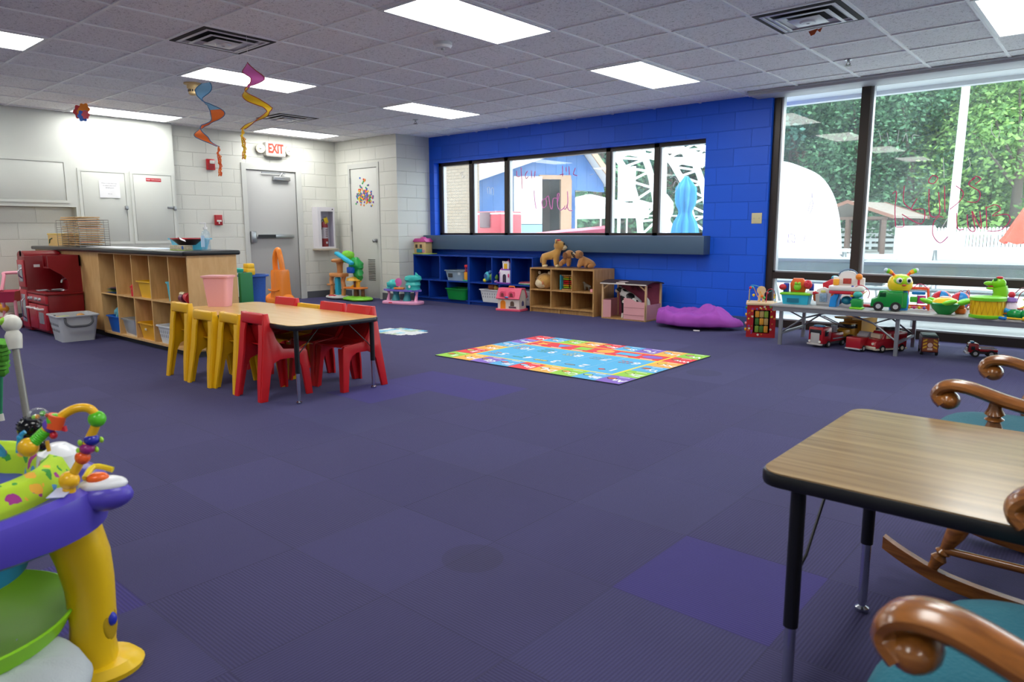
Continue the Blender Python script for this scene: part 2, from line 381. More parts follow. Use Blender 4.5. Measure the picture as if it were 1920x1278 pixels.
# --- long window: four mullions, five panes
YG = 4.95
wf = MB()
wf.box(WX0, WX1, YG-.05, YG+.05, WZ0, WZ0+.035).box(WX0, WX1, YG-.05, YG+.05, WZ1-.05, WZ1).box(WX0, WX0+.06, YG-.05, YG+.05, WZ0, WZ1).box(WX1-.04, WX1, YG-.05, YG+.05, WZ0, WZ1)
MX = (-3.30, -2.56, -0.745, -0.02)
for x in MX: wf.box(x-.035, x+.035, YG-.05, YG+.05, WZ0, WZ1)
win = struct('window_1', wf, m_bronze)
bd = MB()
for x in (WX0+.06,)+tuple(q+.035 for q in MX): bd.box(x, x+.028, YG-.03, YG+.03, WZ0+.035, WZ1-.05)
struct('glazing_bead', bd, m_alum, parent=win)
xs = [WX0+.06]+list(MX)+[WX1-.04]
for i in range(5):
    struct('pane', MB().box(xs[i]+(.035 if i else 0), xs[i+1]-.035*(i < 4), YG-.003, YG+.003, WZ0+.035, WZ1-.05), m_glass, parent=win)
# --- tall storefront window
wf = MB()
TX = [1.50, 2.42, 4.55, 6.7, XR]; 
wf.box(1.47, XR, YW-.05, YW+.06, 0, .085).box(1.47, XR, YW-.05, YW+.06, 2.56, 2.59).box(1.47, XR, YW-.05, YW+.06, 0.555, 0.63)
wf.box(1.47, 1.545, YW-.055, YW+.06, 0, 2.59)
for x in TX[1:-1]: wf.box(x-.045, x+.045, YW-.07, YW+.06, 0, 2.59)
win2 = struct('window_2', wf, m_bronze)
bd = MB(); bd.box(1.545, 1.57, YW-.03, YW+.04, .085, 2.56)
for x in TX[1:-1]: bd.box(x+.045, x+.066, YW-.03, YW+.04, .085, 2.56)
bd.box(1.545, XR, YW-.03, YW+.04, .085, .10).box(1.545, XR, YW-.03, YW+.04, .63, .645); struct('glazing_bead', bd, m_alum, parent=win2)
for i in range(4):
    a = TX[i]+.066 if i else 1.57; b_ = TX[i+1]-.045
    struct('pane', MB().box(a, b_, YW+.004, YW+.01, .10, .555), m_glass, parent=win2)
    struct('pane', MB().box(a, b_, YW+.004, YW+.01, .645, 2.56), m_glass, parent=win2)
# --- marker writing on the glass
m_red = P('pink_window_marker', '#D8306E', 0.6); m_white = P('white_window_marker', '#F2F2F2', 0.6); m_purple = P('purple_window_marker', '#7A3F9A', 0.6)
def strokes(name, parent, ypl, lst, r, mat, label):
    mb = MB()
    for st in lst:
        pts = spline([at(px, py, 'y', ypl) for px, py in st], 5); mb.tube(pts, r, 6, mat)
    o = mb.make(name, parent); o['label'] = label; return o
def z4(l): return [[(1400+x/3.3635, 140+y/3.3635) for x, y in s] for s in l]
strokes('marker_writing', win2, YW-.002, z4([
    [(920, 750), (945, 740), (935, 850), (940, 960)], [(995, 700), (990, 800), (1040, 850)], [(1075, 780), (1040, 850), (1120, 850), (1100, 940), (980, 880)], [(945, 960), (990, 955), (985, 900)],
    [(1150, 720), (1155, 880), (1215, 880), (1210, 740)], [(1150, 660), (1175, 635), (1205, 650), (1180, 685), (1150, 680), (1150, 660)],
    [(1248, 700), (1250, 865)], [(1320, 700), (1365, 740), (1350, 790), (1280, 850)], [(1440, 650), (1400, 690), (1470, 740), (1455, 800), (1390, 800)],
    [(1420, 660), (1450, 640), (1475, 660), (1440, 690)],
    [(1240, 900), (1215, 895), (1180, 930), (1175, 1010), (1220, 1060), (1270, 1020)], [(1325, 870), (1330, 970), (1370, 975)], [(1390, 880), (1400, 970), (1440, 980), (1420, 860), (1450, 920), (1480, 970), (1470, 860)],
    [(1510, 830), (1515, 980)], [(1510, 840), (1570, 820), (1600, 850), (1550, 890), (1640, 880), (1660, 920), (1600, 980), (1520, 985)]]), .0045, m_red, 'KIDS CLUB hand-lettered on the pane in pink marker')
strokes('marker_writing', win2, YW-.002, z4([[(830, 345), (850, 420)], [(885, 365), (900, 440)], [(960, 350), (950, 430)], [(985, 420), (1005, 370), (1015, 420)], [(1045, 420), (1050, 380), (1090, 385)], [(1550, 300), (1545, 360), (1580, 400), (1600, 350)],
    [(1240, 520), (1245, 650)], [(1395, 520), (1410, 570), (1380, 600)], [(1225, 975), (1270, 900)]]), .0025, m_white, 'faint pale marker doodles')
strokes('marker_writing', win2, YW-.002, z4([[(265, 1005), (300, 1010), (300, 1060), (280, 1045), (262, 1060), (265, 1005)], [(385, 870), (395, 830), (405, 800), (420, 800), (410, 850), (395, 880)], [(410, 735), (415, 790)], [(370, 1010), (360, 1050)]]), .003, m_purple, 'small purple marker shapes')
def z5(l): return [[(940+x/7.1, 260+y/7.1) for x, y in s] for s in l]
strokes('marker_writing', win, YG-.005, z5([
    [(205, 430), (210, 500), (250, 500)], [(262, 380), (272, 550), (278, 670)], [(350, 430), (320, 480), (330, 530), (360, 500)], [(400, 425), (405, 530)], [(450, 430), (440, 520)],
    [(815, 360), (815, 500)], [(780, 480), (830, 470)], [(900, 370), (905, 480)], [(985, 390), (960, 470), (1010, 490)], [(860, 380), (865, 440)]]), .005, m_red, 'You are written in pink marker')
strokes('marker_writing', win, YG-.005, z5([
    [(437, 690), (445, 820), (465, 935)], [(545, 890), (540, 830), (590, 800), (600, 880), (560, 920), (540, 880)], [(590, 800), (625, 765), (650, 900), (675, 930), (690, 800), (745, 795)],
    [(745, 850), (770, 740), (745, 745), (750, 900), (790, 950), (830, 920)], [(880, 700), (885, 850), (860, 930), (835, 930), (850, 890)], [(870, 880), (900, 950), (950, 955)]]), .006, P('rose_window_marker', '#E57FC0', 0.6), 'loved written in rose marker')
strokes('marker_writing', win, YG-.005, [[(915, 363), (914, 352), (918, 352), (918, 364)], [(921, 365), (921, 354), (925, 353), (925, 366)], [(929, 394), (931, 402), (935, 400)], [(1262, 350), (1266, 340), (1272, 343), (1268, 356), (1262, 362)], [(1256, 333), (1264, 332), (1270, 338)], [(862, 327), (868, 322), (866, 333), (872, 330)], [(1106, 328), (1112, 326)]], .003, m_white, 'white marker letters and curls')
# --- steel exit door
dr = struct('door_1', MB().box(XE-.05, XE-.005, DY0+.004, DY1-.004, .01, DZ-.004, bev=.002), P('steel_door_paint', '#B6B7B6', 0.4, var=0.02))
fr = MB()
fr.box(XE-.12, XE+.018, DY0-.075, DY0, 0, DZ+.09).box(XE-.12, XE+.018, DY1, DY1+.10, 0, DZ+.09).box(XE-.12, XE+.018, DY0, DY1, DZ, DZ+.09)
struct('door_frame', fr, m_wood_trim, parent=dr)
m_steel = P('brushed_steel', '#A7A9AB', 0.3, metal=0.85); m_black = P('black_plastic', '#17171A', 0.4)
pb = MB(); pb.box(XE-.004, XE+.05, DY0+.01, DY0+.10, 0.93, 1.11, m_steel, bev=.01).box(XE-.004, XE+.05, DY0+.10, DY1-.10, 1.0, 1.06, m_steel, bev=.006)
pb.box(XE+.05, XE+.062, DY0+.12, DY0+.42, 1.005, 1.055, m_black); o = struct('panic_bar', pb, None, parent=dr)
dc = MB(); dc.box(XE-.004, XE+.05, DY1-.42, DY1-.12, DZ-.15, DZ-.09, m_steel, bev=.01).box(XE+.02, XE+.035, DY0+.25, DY1-.2, DZ-.045, DZ-.03, m_steel).cyl((XE+.03, DY1-.3, DZ-.09), (XE+.03, DY1-.25, DZ-.03), .012, mat=m_steel)
struct('door_closer', dc, None, parent=dr)
hg = MB()
# --- cupboard door with louvre in the short wall
dr = struct('door_2', MB().box(NX0+.004, NX1-.004, YN+.004, YN+.045, .01, NZ-.004, bev=.002), P('cupboard_door_paint', '#CFD1CC', 0.4, var=0.02))
fr = MB(); fr.box(NX0-.05, NX0, YN-.012, YN+.06, 0, NZ+.075).box(NX1, NX1+.05, YN-.012, YN+.06, 0, NZ+.075).box(NX0, NX1, YN-.012, YN+.06, NZ, NZ+.075)
struct('door_frame', fr, m_wood_trim, parent=dr)
lv = MB()
for k in range(13): lv.box(NX1-.30, NX1-.12, YN-.002, YN+.008, 0.30+k*.028, 0.308+k*.028)
struct('louvre_slots', lv, P('dark_vent_slot', '#3A3A3C', 0.7), parent=dr, label='column of dark ventilation slots low on the door')
lv = MB().cyl((NX1-.07, YN+.004, .95), (NX1-.07, YN-.03, .95), .014, mat=m_steel).ell((NX1-.07, YN-.05, .95), (.03, .025, .03), m_steel).cyl((NX1-.07, YN+.003, .95), (NX1-.07, YN-.008, .95), .034, mat=m_steel)
struct('door_knob', lv, None, parent=dr)
for z in (.25, 1.1, 1.88): struct('hinge', MB().box(NX0-.012, NX0+.012, YN-.014, YN+.0, z, z+.1), m_steel, parent=dr)
# --- built-in wall cupboards on the left
XF = -5.60
wc = MB(); wc.box(XE+.001, XF, 0.05, 1.33, 0, H-.001).box(XE+.001, XF, YR+.5, 0.05, 1.42, H-.001)
cup = struct('wall_cupboard', wc, m_paint); cup['kind'] = 'structure'
for (y0, y1, h) in ((0.13, 0.66, 0), (0.76, 1.27, 1)):
    t = MB(); z0, z1 = .98, 1.875; w_ = .035
    t.box(XF, XF+.012, y0-w_, y1+w_, z1, z1+w_).box(XF, XF+.012, y0-w_, y0, z0-w_, z1).box(XF, XF+.012, y1, y1+w_, z0-w_, z1).box(XF, XF+.012, y0, y1, z0-w_, z0)
    tr = struct('door_trim', t, m_paint, parent=cup)
    d = struct('cupboard_door', MB().box(XF, XF+.009, y0+.006, y1-.006, z0+.006, z1-.006, bev=.002), P('cupboard_panel', '#CDD0CA', 0.45, var=0.015), parent=cup)
    lk = MB()
    if h == 0: lk.box(XF+.008, XF+.03, y1-.03, y1+.01, 1.40, 1.45, m_steel, bev=.004).cyl((XF+.03, y1-.015, 1.425), (XF+.045, y1-.015, 1.425), .013, mat=m_steel)
    else: lk.box(XF+.008, XF+.02, y1-.08, y1+.03, 1.43, 1.455, m_steel, bev=.003).box(XF+.012, XF+.04, y1+.0, y1+.035, 1.40, 1.46, m_steel, bev=.006)
    struct('latch', lk, None, parent=d)
t = MB(); y0, y1, z0, z1 = -1.45, -.05, 1.50, 1.97
t.box(XF, XF+.012, y0, y1+.03, z1, z1+.03).box(XF, XF+.012, y1, y1+.03, z0, z1).box(XF, XF+.012, y0, y1+.03, z0-.03, z0)
struct('door_trim', t, m_paint, parent=cup); struct('cupboard_door', MB().box(XF, XF+.006, y0, y1-.006, z0+.006, z1-.006, bev=.002), MATS['cupboard_panel'], parent=cup)
# ================================================================ CEILING FITTINGS
m_diff = P('lit_prismatic_diffuser', '#FFFFFF', 0.4, var=0, emit='#FBFBF6', estr=LAMP)
m_lfr = P('white_light_frame', '#D8D9DC', 0.4, var=0.01)
def troffer():
    t = thing('ceiling_light', '', 'light'); f = MB(); a, b_ = U-.012, 2*U-.012
    f.box(.008, .035, .008, b_, -.012, .0).box(a-.027, a, .008, b_, -.012, 0).box(.035, a-.027, .008, .035, -.012, 0).box(.035, a-.027, b_-.027, b_, -.012, 0)
    f.make('frame', t, m_lfr); MB().box(.035, a-.027, .035, b_-.027, -.008, -.001).make('diffuser', t, m_diff); return t
tr0 = None
LBL = {(-4, 0): 'fluorescent ceiling light behind the two hanging spirals', (1, 0): 'largest fluorescent ceiling light at the top middle, cut by the frame',
       (1, 4): 'fluorescent ceiling light nearest the blue wall, on its right half', (-4, 4): 'fluorescent ceiling light before the white corner and the blue wall',
       (-9, 4): 'fluorescent ceiling light above the exit sign', (-9, 0): 'fluorescent ceiling light right above the closed cupboards',
       (-4, -4): 'fluorescent ceiling light cut off at the left edge', (6, 4): 'fluorescent ceiling light cut off at the top right, by the tall window'}
for a in (-9, -4, 1, 6, 11):
    for b_ in (-8, -4, 0, 4):
        lab = LBL.get((a, b_))
        if tr0 is None: tr0 = troffer(); o = tr0; o.location = (a*U, b_*U, H-.001)
        else: o = dup(tr0, (a*U, b_*U, H-.001))
        o['label'] = lab or 'fluorescent ceiling light out of the picture, over the near half of the room'
        o['group'] = 'fluorescent ceiling lights'
m_vent = P('grey_vent_metal', '#DADADE', 0.35); m_ventd = P('vent_dark_throat', '#3A3836', 0.8)
def vent(lbl):
    t = thing('ceiling_vent', lbl, 'air vent', group='square ceiling air vents')
    f = MB(); f.box(0, U, 0, U, -.004, -.001, m_ventd)
    f.box(.015, .055, .015, U-.015, -.012, -.004).box(U-.055, U-.015, .015, U-.015, -.012, -.004).box(.055, U-.055, .015, .055, -.012, -.004).box(.055, U-.055, U-.055, U-.015, -.012, -.004)
    f.make('frame', t, m_ventd)
    g_ = MB(); c_ = U/2
    for r0, r1, z0, z1 in ((.235, .20, -.016, -.002), (.175, .13, -.03, -.006), ):
        rings = [[(c_+sx*r, c_+sy*r, z) for sx, sy in ((-1, -1), (1, -1), (1, 1), (-1, 1))] for r, z in ((r0, z0), (r0+.004, z0+.004), (r1, z1))]
        g_.loft(rings, m_vent, caps=False)
        rings = [[(c_+sx*r, c_+sy*r, z) for sx, sy in ((-1, -1), (1, -1), (1, 1), (-1, 1))] for r, z in ((r0+.022, z0+.001), (r0, z0-.003), (r0-.006, z0+.003))]
        g_.loft(rings, m_vent, caps=False)
    g_.make('louvre', t, m_vent)
    MB().box(c_-.11, c_+.11, c_-.11, c_+.11, -.034, -.030, bev=.002).lathe([(.06, -.034), (.05, -.046), (.012, -.048), (.012, -.034)], 20, M=T(c_, c_, 0)).make('centre_plate', t, m_vent)
    return t
v0 = vent('square ceiling vent over the pink and yellow hanging spiral'); v0.location = (-2*U, -U, H)
o = dup(v0, (4*U, 3*U, H), label='square ceiling vent at the top right with a torn orange scrap caught in it')
dup(v0, (-7*U, 3*U, H), label='small far ceiling vent between the hanging spiral and the far lights')
sc = MB(); p_ = Vector((4.35*U, 3.95*U, H-.03))
sc.quad([p_, p_+Vector((.07, 0, .01)), p_+Vector((.05, -.01, -.03)), p_+Vector((.02, 0, -.035))]).quad([p_+Vector((.06, 0, 0)), p_+Vector((.10, 0, .012)), p_+Vector((.085, 0, -.02))])
single('paper_scrap', 'torn orange scrap hanging at the edge of the right-hand ceiling vent', 'scrap', sc, PL('#C65A2C', 0.7))
# smoke sensor, horn, sprinklers
p_ = at(830, 80, 'z', H); t = thing('smoke_detector', 'small white round detector on the middle of the ceiling', 'smoke detector', (p_.x, p_.y, H))
MB().lathe([(.075, 0), (.075, -.025), (.06, -.042), (.0, -.046)], 24).make('housing', t, m_lfr); MB().lathe([(.016, -.045), (.012, -.055), (0, -.057)], 16).make('sensor_tip', t, PL('#8A8C90'))
p_ = at(361, 156, 'z', H); t = thing('heat_detector', 'yellowed stepped heat detector on the ceiling beside the blue spiral', 'detector', (p_.x, p_.y, H))
my = PL('#D9BC86', 0.5)
MB().lathe([(.085, 0), (.085, -.012), (.06, -.018), (0, -.018)], 24).make('base', t, my)
MB().lathe([(.058, -.018), (.056, -.05), (.046, -.055), (.043, -.105), (.03, -.115), (0, -.116)], 24).make('housing', t, my)
sl = MB()
for k in range(12): sl.box(.040, .048, -.007, .007, -.085, -.064, M=rotm('Z', 30*k))
sl.make('slot', t, PL('#3A2E20'))
for (px, py, lb) in ((779, 224, 'small dark sprinkler head near the blue wall corner'), (1591, 111, 'small dark sprinkler head on the right, before the tall window')):
    p_ = at(px, py, 'z', H); t = thing('sprinkler_head', lb, 'sprinkler', (p_.x, p_.y, H))
    MB().lathe([(.04, 0), (.035, -.008), (.012, -.01), (.01, -.03), (0, -.03)], 16).make('escutcheon', t, m_steel)
    d = MB().lathe([(0.0, -.052), (.03, -.054), (.03, -.057), (0, -.057)], 12)
    d.tube([(-.01, 0, -.03), (-.018, 0, -.042), (0, 0, -.054)], .003, 6).tube([(.01, 0, -.03), (.018, 0, -.042), (0, 0, -.054)], .003, 6); d.make('deflector', t, P('dark_brass', '#4A4038', 0.4, metal=.7))
# ================================================================ WALL FITTINGS
def wall_t(name, label, cat, y, z): return thing(name, label, cat, (XE, y, z))       # local x points into the room
# exit sign
t = wall_t('exit_sign', 'lit white EXIT sign with two round emergency lamps above the steel door', 'exit sign', 2.94, 2.27)
MB().box(.001, .09, -.17, .17, 0, .20, bev=.008).make('housing', t, P('sign_white', '#B8B5AE', 0.4, var=0, emit='#FFF4EC', estr=.08))
tx = MB(); tx.text('EXIT', .19, T(.092, 0, .105) @ rotm('Z', 90) @ rotm('X', 90), depth=.001, sx=.68, bold=.007); tx.make('lettering', t, P('exit_red', '#C8321E', .5, var=0, emit='#D9482C', estr=.12))
MB().box(.001, .09, -.16, .16, -.012, -.001).make('bottom_plate', t, PL('#8C8A86'))
for s in (-1, 1):
    h = MB(); M_ = T(.05, s*.24, .10) @ rotm('Z', 12*s) @ rotm('Y', 90)
    h.lathe([(0, -.045), (.03, -.045), (.062, -.01), (.07, .0), (.07, .02), (.06, .02)], 24, M=M_).cyl((.03, s*.17, .10), (.03, s*.20, .10), .016)
    l = h.make('emergency_lamp', t, P('beige_lamp_housing', '#C9C3AE', .5)); MB().lathe([(0, .014), (.04, .012), (.061, .004)], 24, M=M_).ell((.075, s*.245, .10), (.008, .014, .014)).make('lens', l, P('silver_reflector', '#D5D8DA', .15, metal=.8))
# fire alarm strobe and pull station
t = wall_t('fire_alarm', 'red fire alarm with strobe high on the block wall', 'fire alarm', 1.90, 2.00)
MB().box(.001, .045, -.055, .065, 0, .155, bev=.006).make('body', t, PL('#B3202A')); MB().box(.045, .07, -.02, .05, .085, .135, bev=.008).make('strobe_lens', t, PL('#D9D9D6', .15))
MB().box(.045, .048, -.04, .045, .02, .07).make('horn_grille', t, PL('#8C1820'))
t = wall_t('fire_alarm_pull_station', 'red pull station on the block wall behind the sanitizer bottle', 'fire alarm', 1.96, 1.20)
MB().box(.001, .05, -.045, .06, 0, .15, bev=.005).make('body', t, PL('#A81E28'))
p2 = MB(); p2.box(.05, .06, -.03, .04, .05, .075, bev=.003).box(.052, .056, -.004, .010, .02, .05); p2.make('pull_handle', t, PL('#E8E4DE'))
# extinguisher cabinet
t = wall_t('extinguisher_cabinet', 'white wall cabinet with clear front beside the steel door', 'cabinet', 3.60, .82)
W_, D_, H_ = .33, .15, .68; m_cab = P('cabinet_white', '#DAD8DF', .35, var=.02)
c_ = MB(); c_.box(.001, .01, 0, W_, 0, H_).box(.01, D_, 0, .015, 0, H_).box(.01, D_, W_-.015, W_, 0, H_).box(.01, D_, .015, W_-.015, 0, .015).box(.01, D_, .015, W_-.015, H_-.015, H_)
c_.box(D_, D_+.012, 0, .06, 0, H_).box(D_, D_+.012, W_-.03, W_, 0, H_).box(D_, D_+.012, .06, W_-.03, H_-.07, H_).box(D_, D_+.012, .06, W_-.03, 0, .03)
c_.make('housing', t, m_cab); MB().box(.001, D_+.06, -.02, W_+.02, -.03, -.005, bev=.004).make('ledge', t, PL('#B9AF9E', .5))
MB().box(D_+.002, D_+.005, .06, W_-.03, .03, H_-.07).make('window_pane', t, glass_mat('clear_acrylic', (.9, .9, .95, 1), .8, .015))
MB().cyl((D_+.012, W_-.045, H_-.035), (D_+.02, W_-.045, H_-.035), .009, mat=m_black).make('lock', t)
t = thing('fire_extinguisher', 'red fire extinguisher with a yellow tag inside the wall cabinet', 'fire extinguisher', (XE+.082, 3.60+.17, .82+.016))
MB().lathe([(0, 0), (.055, 0), (.06, .012), (.06, .36), (.045, .41), (.02, .43), (0, .43)], 24).make('cylinder', t, PL('#A51722'))
MB().lathe([(.0605, .15), (.0605, .33)], 24).make('label_band', t, PL('#D8D2CC', .5))
lb = MB()
for k in range(5): lb.box(.0605, .062, -.02, .02, .18+k*.027, .19+k*.027)
lb.make('label_print', t, PL('#6A3038'))
MB().lathe([(.0, 0), (.0195, 0), (.0195, .001), (0, .001)], 16, M=T(.0605, 0, .08) @ rotm('Y', 90)).make('emblem', t, PL('#E6E2DE'))
v_ = MB(); v_.cyl((0, 0, .43), (0, 0, .47), .016).box(-.01, .05, -.01, .01, .465, .48, bev=.003).box(-.01, .06, -.01, .01, .495, .507, bev=.003).tube([(0, -.02, .46), (0, -.05, .45), (.0, -.062, .38), (.02, -.06, .30)], .008, 8); v_.make('valve', t, m_black)
MB().box(-.0005, .001, -.035, .035, 0, .10, M=T(.066, .01, .40) @ rotm('Y', 12) @ rotm('X', 25)).make('inspection_tag', t, PL('#E9C822', .6))
# papers on the cupboard door
t = thing('paper_notice', 'white paper notice taped on the left cupboard door', 'notice', (XF+.0095, .46, 1.55))
MB().grid(lambda u, v: (.006+.004*math.sin(u*9)*(1-v)+.001*v, -.125+.25*u, .22*v), 10, 6).make('sheet', t, P('copy_paper', '#F2F3F6', .7, var=.01))
tx = MB(); Mx = rotm('Z', 90) @ rotm('X', 90)
for k, (s_, z) in enumerate((('Please do not store toys', .185), ('in cubbies that aren\'t', .155), ('labeled yours', .128), ('thank you', .05))):
    tx.text(s_, .019 if k < 3 else .013, T(.0115, 0, z) @ Mx, sx=1.0)
tx.make('printed_text', t, PL('#4A4A52', .8))
t = thing('red_label_strip', 'small red label strip with white capitals on the right cupboard door', 'label', (XF+.0095, 1.03, 1.785))
MB().box(0, .0015, -.10, .10, 0, .045).make('strip', t, PL('#C22A38', .5)); tx = MB(); tx.text('KEEP THIS DOOR', .024, T(.0022, 0, .023) @ Mx); tx.make('lettering', t, PL('#F2E6E6', .6))
# light switch plate on the blue wall
p_ = at(1419, 409, 'y', YB); t = thing('switch_plate', 'cream blank plate on the blue wall left of the tall window', 'wall plate', (p_.x, YB, p_.z))
MB().box(-.06, .06, -.006, -.0005, -.06, .06, bev=.003).make('plate', t, PL('#D8CFA0', .4)); MB().cyl((-.03, -.006, .0), (-.03, -.008, 0), .004, mat=m_steel).cyl((.03, -.006, .0), (.03, -.008, 0), .004, mat=m_steel).make('screw', t)
# stickers on the cupboard door: one small blob each
stk = [('#E8402C', 0), ('#2C5FC0', 1), ('#F2C21C', 2), ('#2FA84E', 3), ('#F08428', 4), ('#7A2FA0', 5)]
random.seed(11); n = 0
proto = {}
for i in range(150):
    if i < 8: px, py = random.uniform(674, 686), random.uniform(333, 352)
    else:
        while True:
            px, py = random.gauss(683, 8.5), random.gauss(368, 9)
            if 667 < px < 703 and 344 < py < 386 and abs(px-684) < 4+(py-335)*.38: break
    p_ = at(px, py, 'y', YN-.0); c_, nm = random.choice(stk)
    if nm not in proto:
        m_ = MB().prism(circ(0, 0, .016, 6, 0, 360), -.006, -.0005, 'xz', PL(c_, .5)); o = single('foam_sticker', 'small foam sticker', 'sticker', m_); proto[nm] = o; 
    else: o = proto[nm].copy(); C.objects.link(o)
    o.location = (p_.x, YN+.0035-.0001*(i % 30), p_.z); o.rotation_euler = (0, random.uniform(0, 3), 0)
    cn = {0: 'red', 1: 'blue', 2: 'yellow', 3: 'green', 4: 'orange', 5: 'purple'}[nm]
    o['label'] = 'small %s foam sticker in the cluster stuck on the cupboard door' % cn; o['group'] = '%s foam stickers on the cupboard door' % cn
# ================================================================ HANGING DECORATIONS
def ribbon(zs, xs, hw, tw, c0, c1, brk, rim):
    """twisting cloth band: rows of (z, offset), half width, twist angle"""
    mb = MB(); n = len(zs)
    A, B = [], []
    for i in range(n):
        a = tw[i]; d = Vector((math.cos(a), math.sin(a), 0))*hw[i]; c = Vector((xs[i][0], xs[i][1], zs[i])); A.append(c-d); B.append(c+d)
    for i in range(n-1): mb.quad([A[i], B[i], B[i+1], A[i+1]], c0 if zs[i] > brk else c1)
    return mb, A, B
def spinner(name, label, loc, top, bot, offs, c0, c1, rimc, brk, tailc, tail_l, turns, ph):
    t = thing(name, label, 'hanging spiral', loc)
    n = 60; z0, z1 = top-loc[2], bot-loc[2]; zs = [z0+(z1-z0)*i/n for i in range(n+1)]
    pts = spline([(o_[0], o_[1], 0) for o_ in offs], n//(len(offs)-1)+1); pts = [pts[int(i*(len(pts)-1)/n)] for i in range(n+1)]
    hw = [.012+.05*abs(math.sin(PI*turns*(i/n)+ph))*(1 if i/n < .85 else (1-i/n)/.15*.9+.1) for i in range(n+1)]
    tw = [YAW+ph+PI*turns*1.0*i/n*.9 for i in range(n+1)]
    mb, A, B = ribbon(zs, [(p[0], p[1]) for p in pts], hw, tw, c0, c1, brk-loc[2], rimc)
    rib = mb.make('spiral_cloth', t, sharp=180)
    r_ = MB(); r_.tube(A, .0035, 5, rimc).tube(B, .0035, 5, rimc); r_.make('edge_binding', t)
    MB().cyl((0, 0, -.001), (0, 0, z0), .0012, seg=5).make('string', t, PL('#E8E8E8', .5))
    tl = MB(); e = Vector((pts[-1][0], pts[-1][1], z1)); random.seed(3)
    for k in range(5):
        q = [e+Vector((random.uniform(-.014, .014)+.006*math.sin(j*1.9+k), random.uniform(-.014, .014), -tail_l*j/9)) for j in range(10)]; q[0] = e
        tl.tube(q, .0045, 5, tailc[k % len(tailc)])
    tl.make('yarn_tail', t); return t
R3 = Vector((RT.x, RT.y, 0)).normalized()
def offl(l): return [(R3.x*a, R3.y*a) for a in l]
base = at(462, 64, 'z', H); dpx = (base-CAM).dot(FW)/FPX
zz = lambda py, b: CAM.z + (639-py)/FPX*0  # unused
def zpx(px, py, b):     # height over plan point b seen at row py
    d = ray(px, py); k = Vector((b.x-CAM.x, b.y-CAM.y, 0)).length/Vector((d.x, d.y, 0)).length; return CAM.z+d.z*k
b2 = (base.x, base.y, H-.012)
spinner('hanging_spiral', 'pink and yellow cloth spiral with a yellow yarn tail, hanging from the vent', b2, zpx(460, 118, base), zpx(445, 241, base),
        offl([(x-462)*dpx for x in (460, 463, 478, 462, 452, 470, 494, 490, 462, 444)]), PL('#E36FC0', .6), PL('#EFC31E', .6), PL('#A0432E', .6), zpx(455, 162, base), [PL('#F0C92A', .8), PL('#E9A03A', .8)], zpx(445, 241, base)-zpx(445, 297, base), 2.6, .3)
base = at(381, 98, 'z', H); dpx = (base-CAM).dot(FW)/FPX; b1 = (base.x, base.y, H-.012)
spinner('hanging_spiral', 'light blue and orange cloth spiral with orange tail, left of the pink one', b1, zpx(381, 155, base), zpx(399, 275, base),
        offl([(x-381)*dpx for x in (382, 376, 370, 384, 400, 395, 372, 362, 375, 398)]), PL('#86BCE0', .6), PL('#F2752A', .6), PL('#2F6E9E', .6), zpx(395, 204, base), [PL('#F0652A', .8), PL('#F28A4A', .8)], zpx(398, 275, base)-zpx(398, 330, base), 2.8, .9)
pf = at(151, 190, 'z', H); zf = zpx(151, 211, pf); t = thing('hanging_paper_flower', 'small red orange and blue flower ornament hanging at the upper left', 'ornament', (pf.x, pf.y, zf))
for k, (cx, cz, r, c) in enumerate(((-.02, .01, .075, '#C8323C'), (.045, .035, .065, '#F08A1E'), (.03, -.04, .06, '#3A74D8'), (.075, -.03, .045, '#E8606A'))):
    q = MB(); q.prism([(cx+r*(1+.13*math.cos(6*a))*math.cos(a), cz+r*(1+.13*math.cos(6*a))*math.sin(a)) for a in [2*PI*j/36 for j in range(36)]], -.012*k-.006, -.012*k+.003, 'xz'); q.M = Matrix.Identity(4)
    o = q.make('petal_disc', t, PL(c, .6)); o.rotation_euler = (0, 0, -YAW-.1)
    if k == 0:
        o2 = MB().prism(circ(cx, cz, .03, 16), -.012, .01, 'xz').make('flower_centre', o, PL('#E8842C', .6))
MB().cyl((0, 0, 0), (0, 0, H-zf-.001), .0015, seg=5).make('string', t, PL('#E8E8E8'))
# ================================================================ OUTSIDE
def ground_mat():
    m, nt, N, L, b = graph('pale_concrete_paving')
    tc = N.new('ShaderNodeTexCoord'); n = N.new('ShaderNodeTexNoise'); n.inputs['Scale'].default_value = 1.5; n.inputs['Detail'].default_value = 8; L.new(tc.outputs['Object'], n.inputs[0])
    L.new(mixc(N, L, n.outputs[0], lin('#A9ACAC'), lin('#D0D2D0')), b.inputs['Base Color']); b.inputs['Roughness'].default_value = .8
    return m
gr = struct('ground', MB().box(-150, 150, YW+.07, 200, -.12, -.04), ground_mat()); gr['kind'] = 'structure'
m_white = P('white_painted_metal', '#E9ECEF', .4, var=.02); m_wpaint = P('white_fence_paint', '#E6EAEC', .5, var=.03)
# canopy over the storefront; last box: unseen eave added to shade the brick wing
struct('trim_3', MB().box(-2, 14, YW+.25, 5.75, 2.64, 2.70).box(-2, 14, 5.75, 5.85, 2.60, 2.9).box(-14, -6.2, 7.3, 8.0, 3.1, 3.2), P('canopy_white', '#E4E6E8', .5))
# brick wing seen through the long window
br = block_wall('buff_brick', '#8C7A66', 'xz', bw=.203, bh=.0677, mort=.006, mortar='#6E655A', rnd=.12, bumpd=.004)
bw_ = struct('wall_outside_wing', MB().box(-14, -6.45, 8.0, 8.4, -.04, 4.2), br)
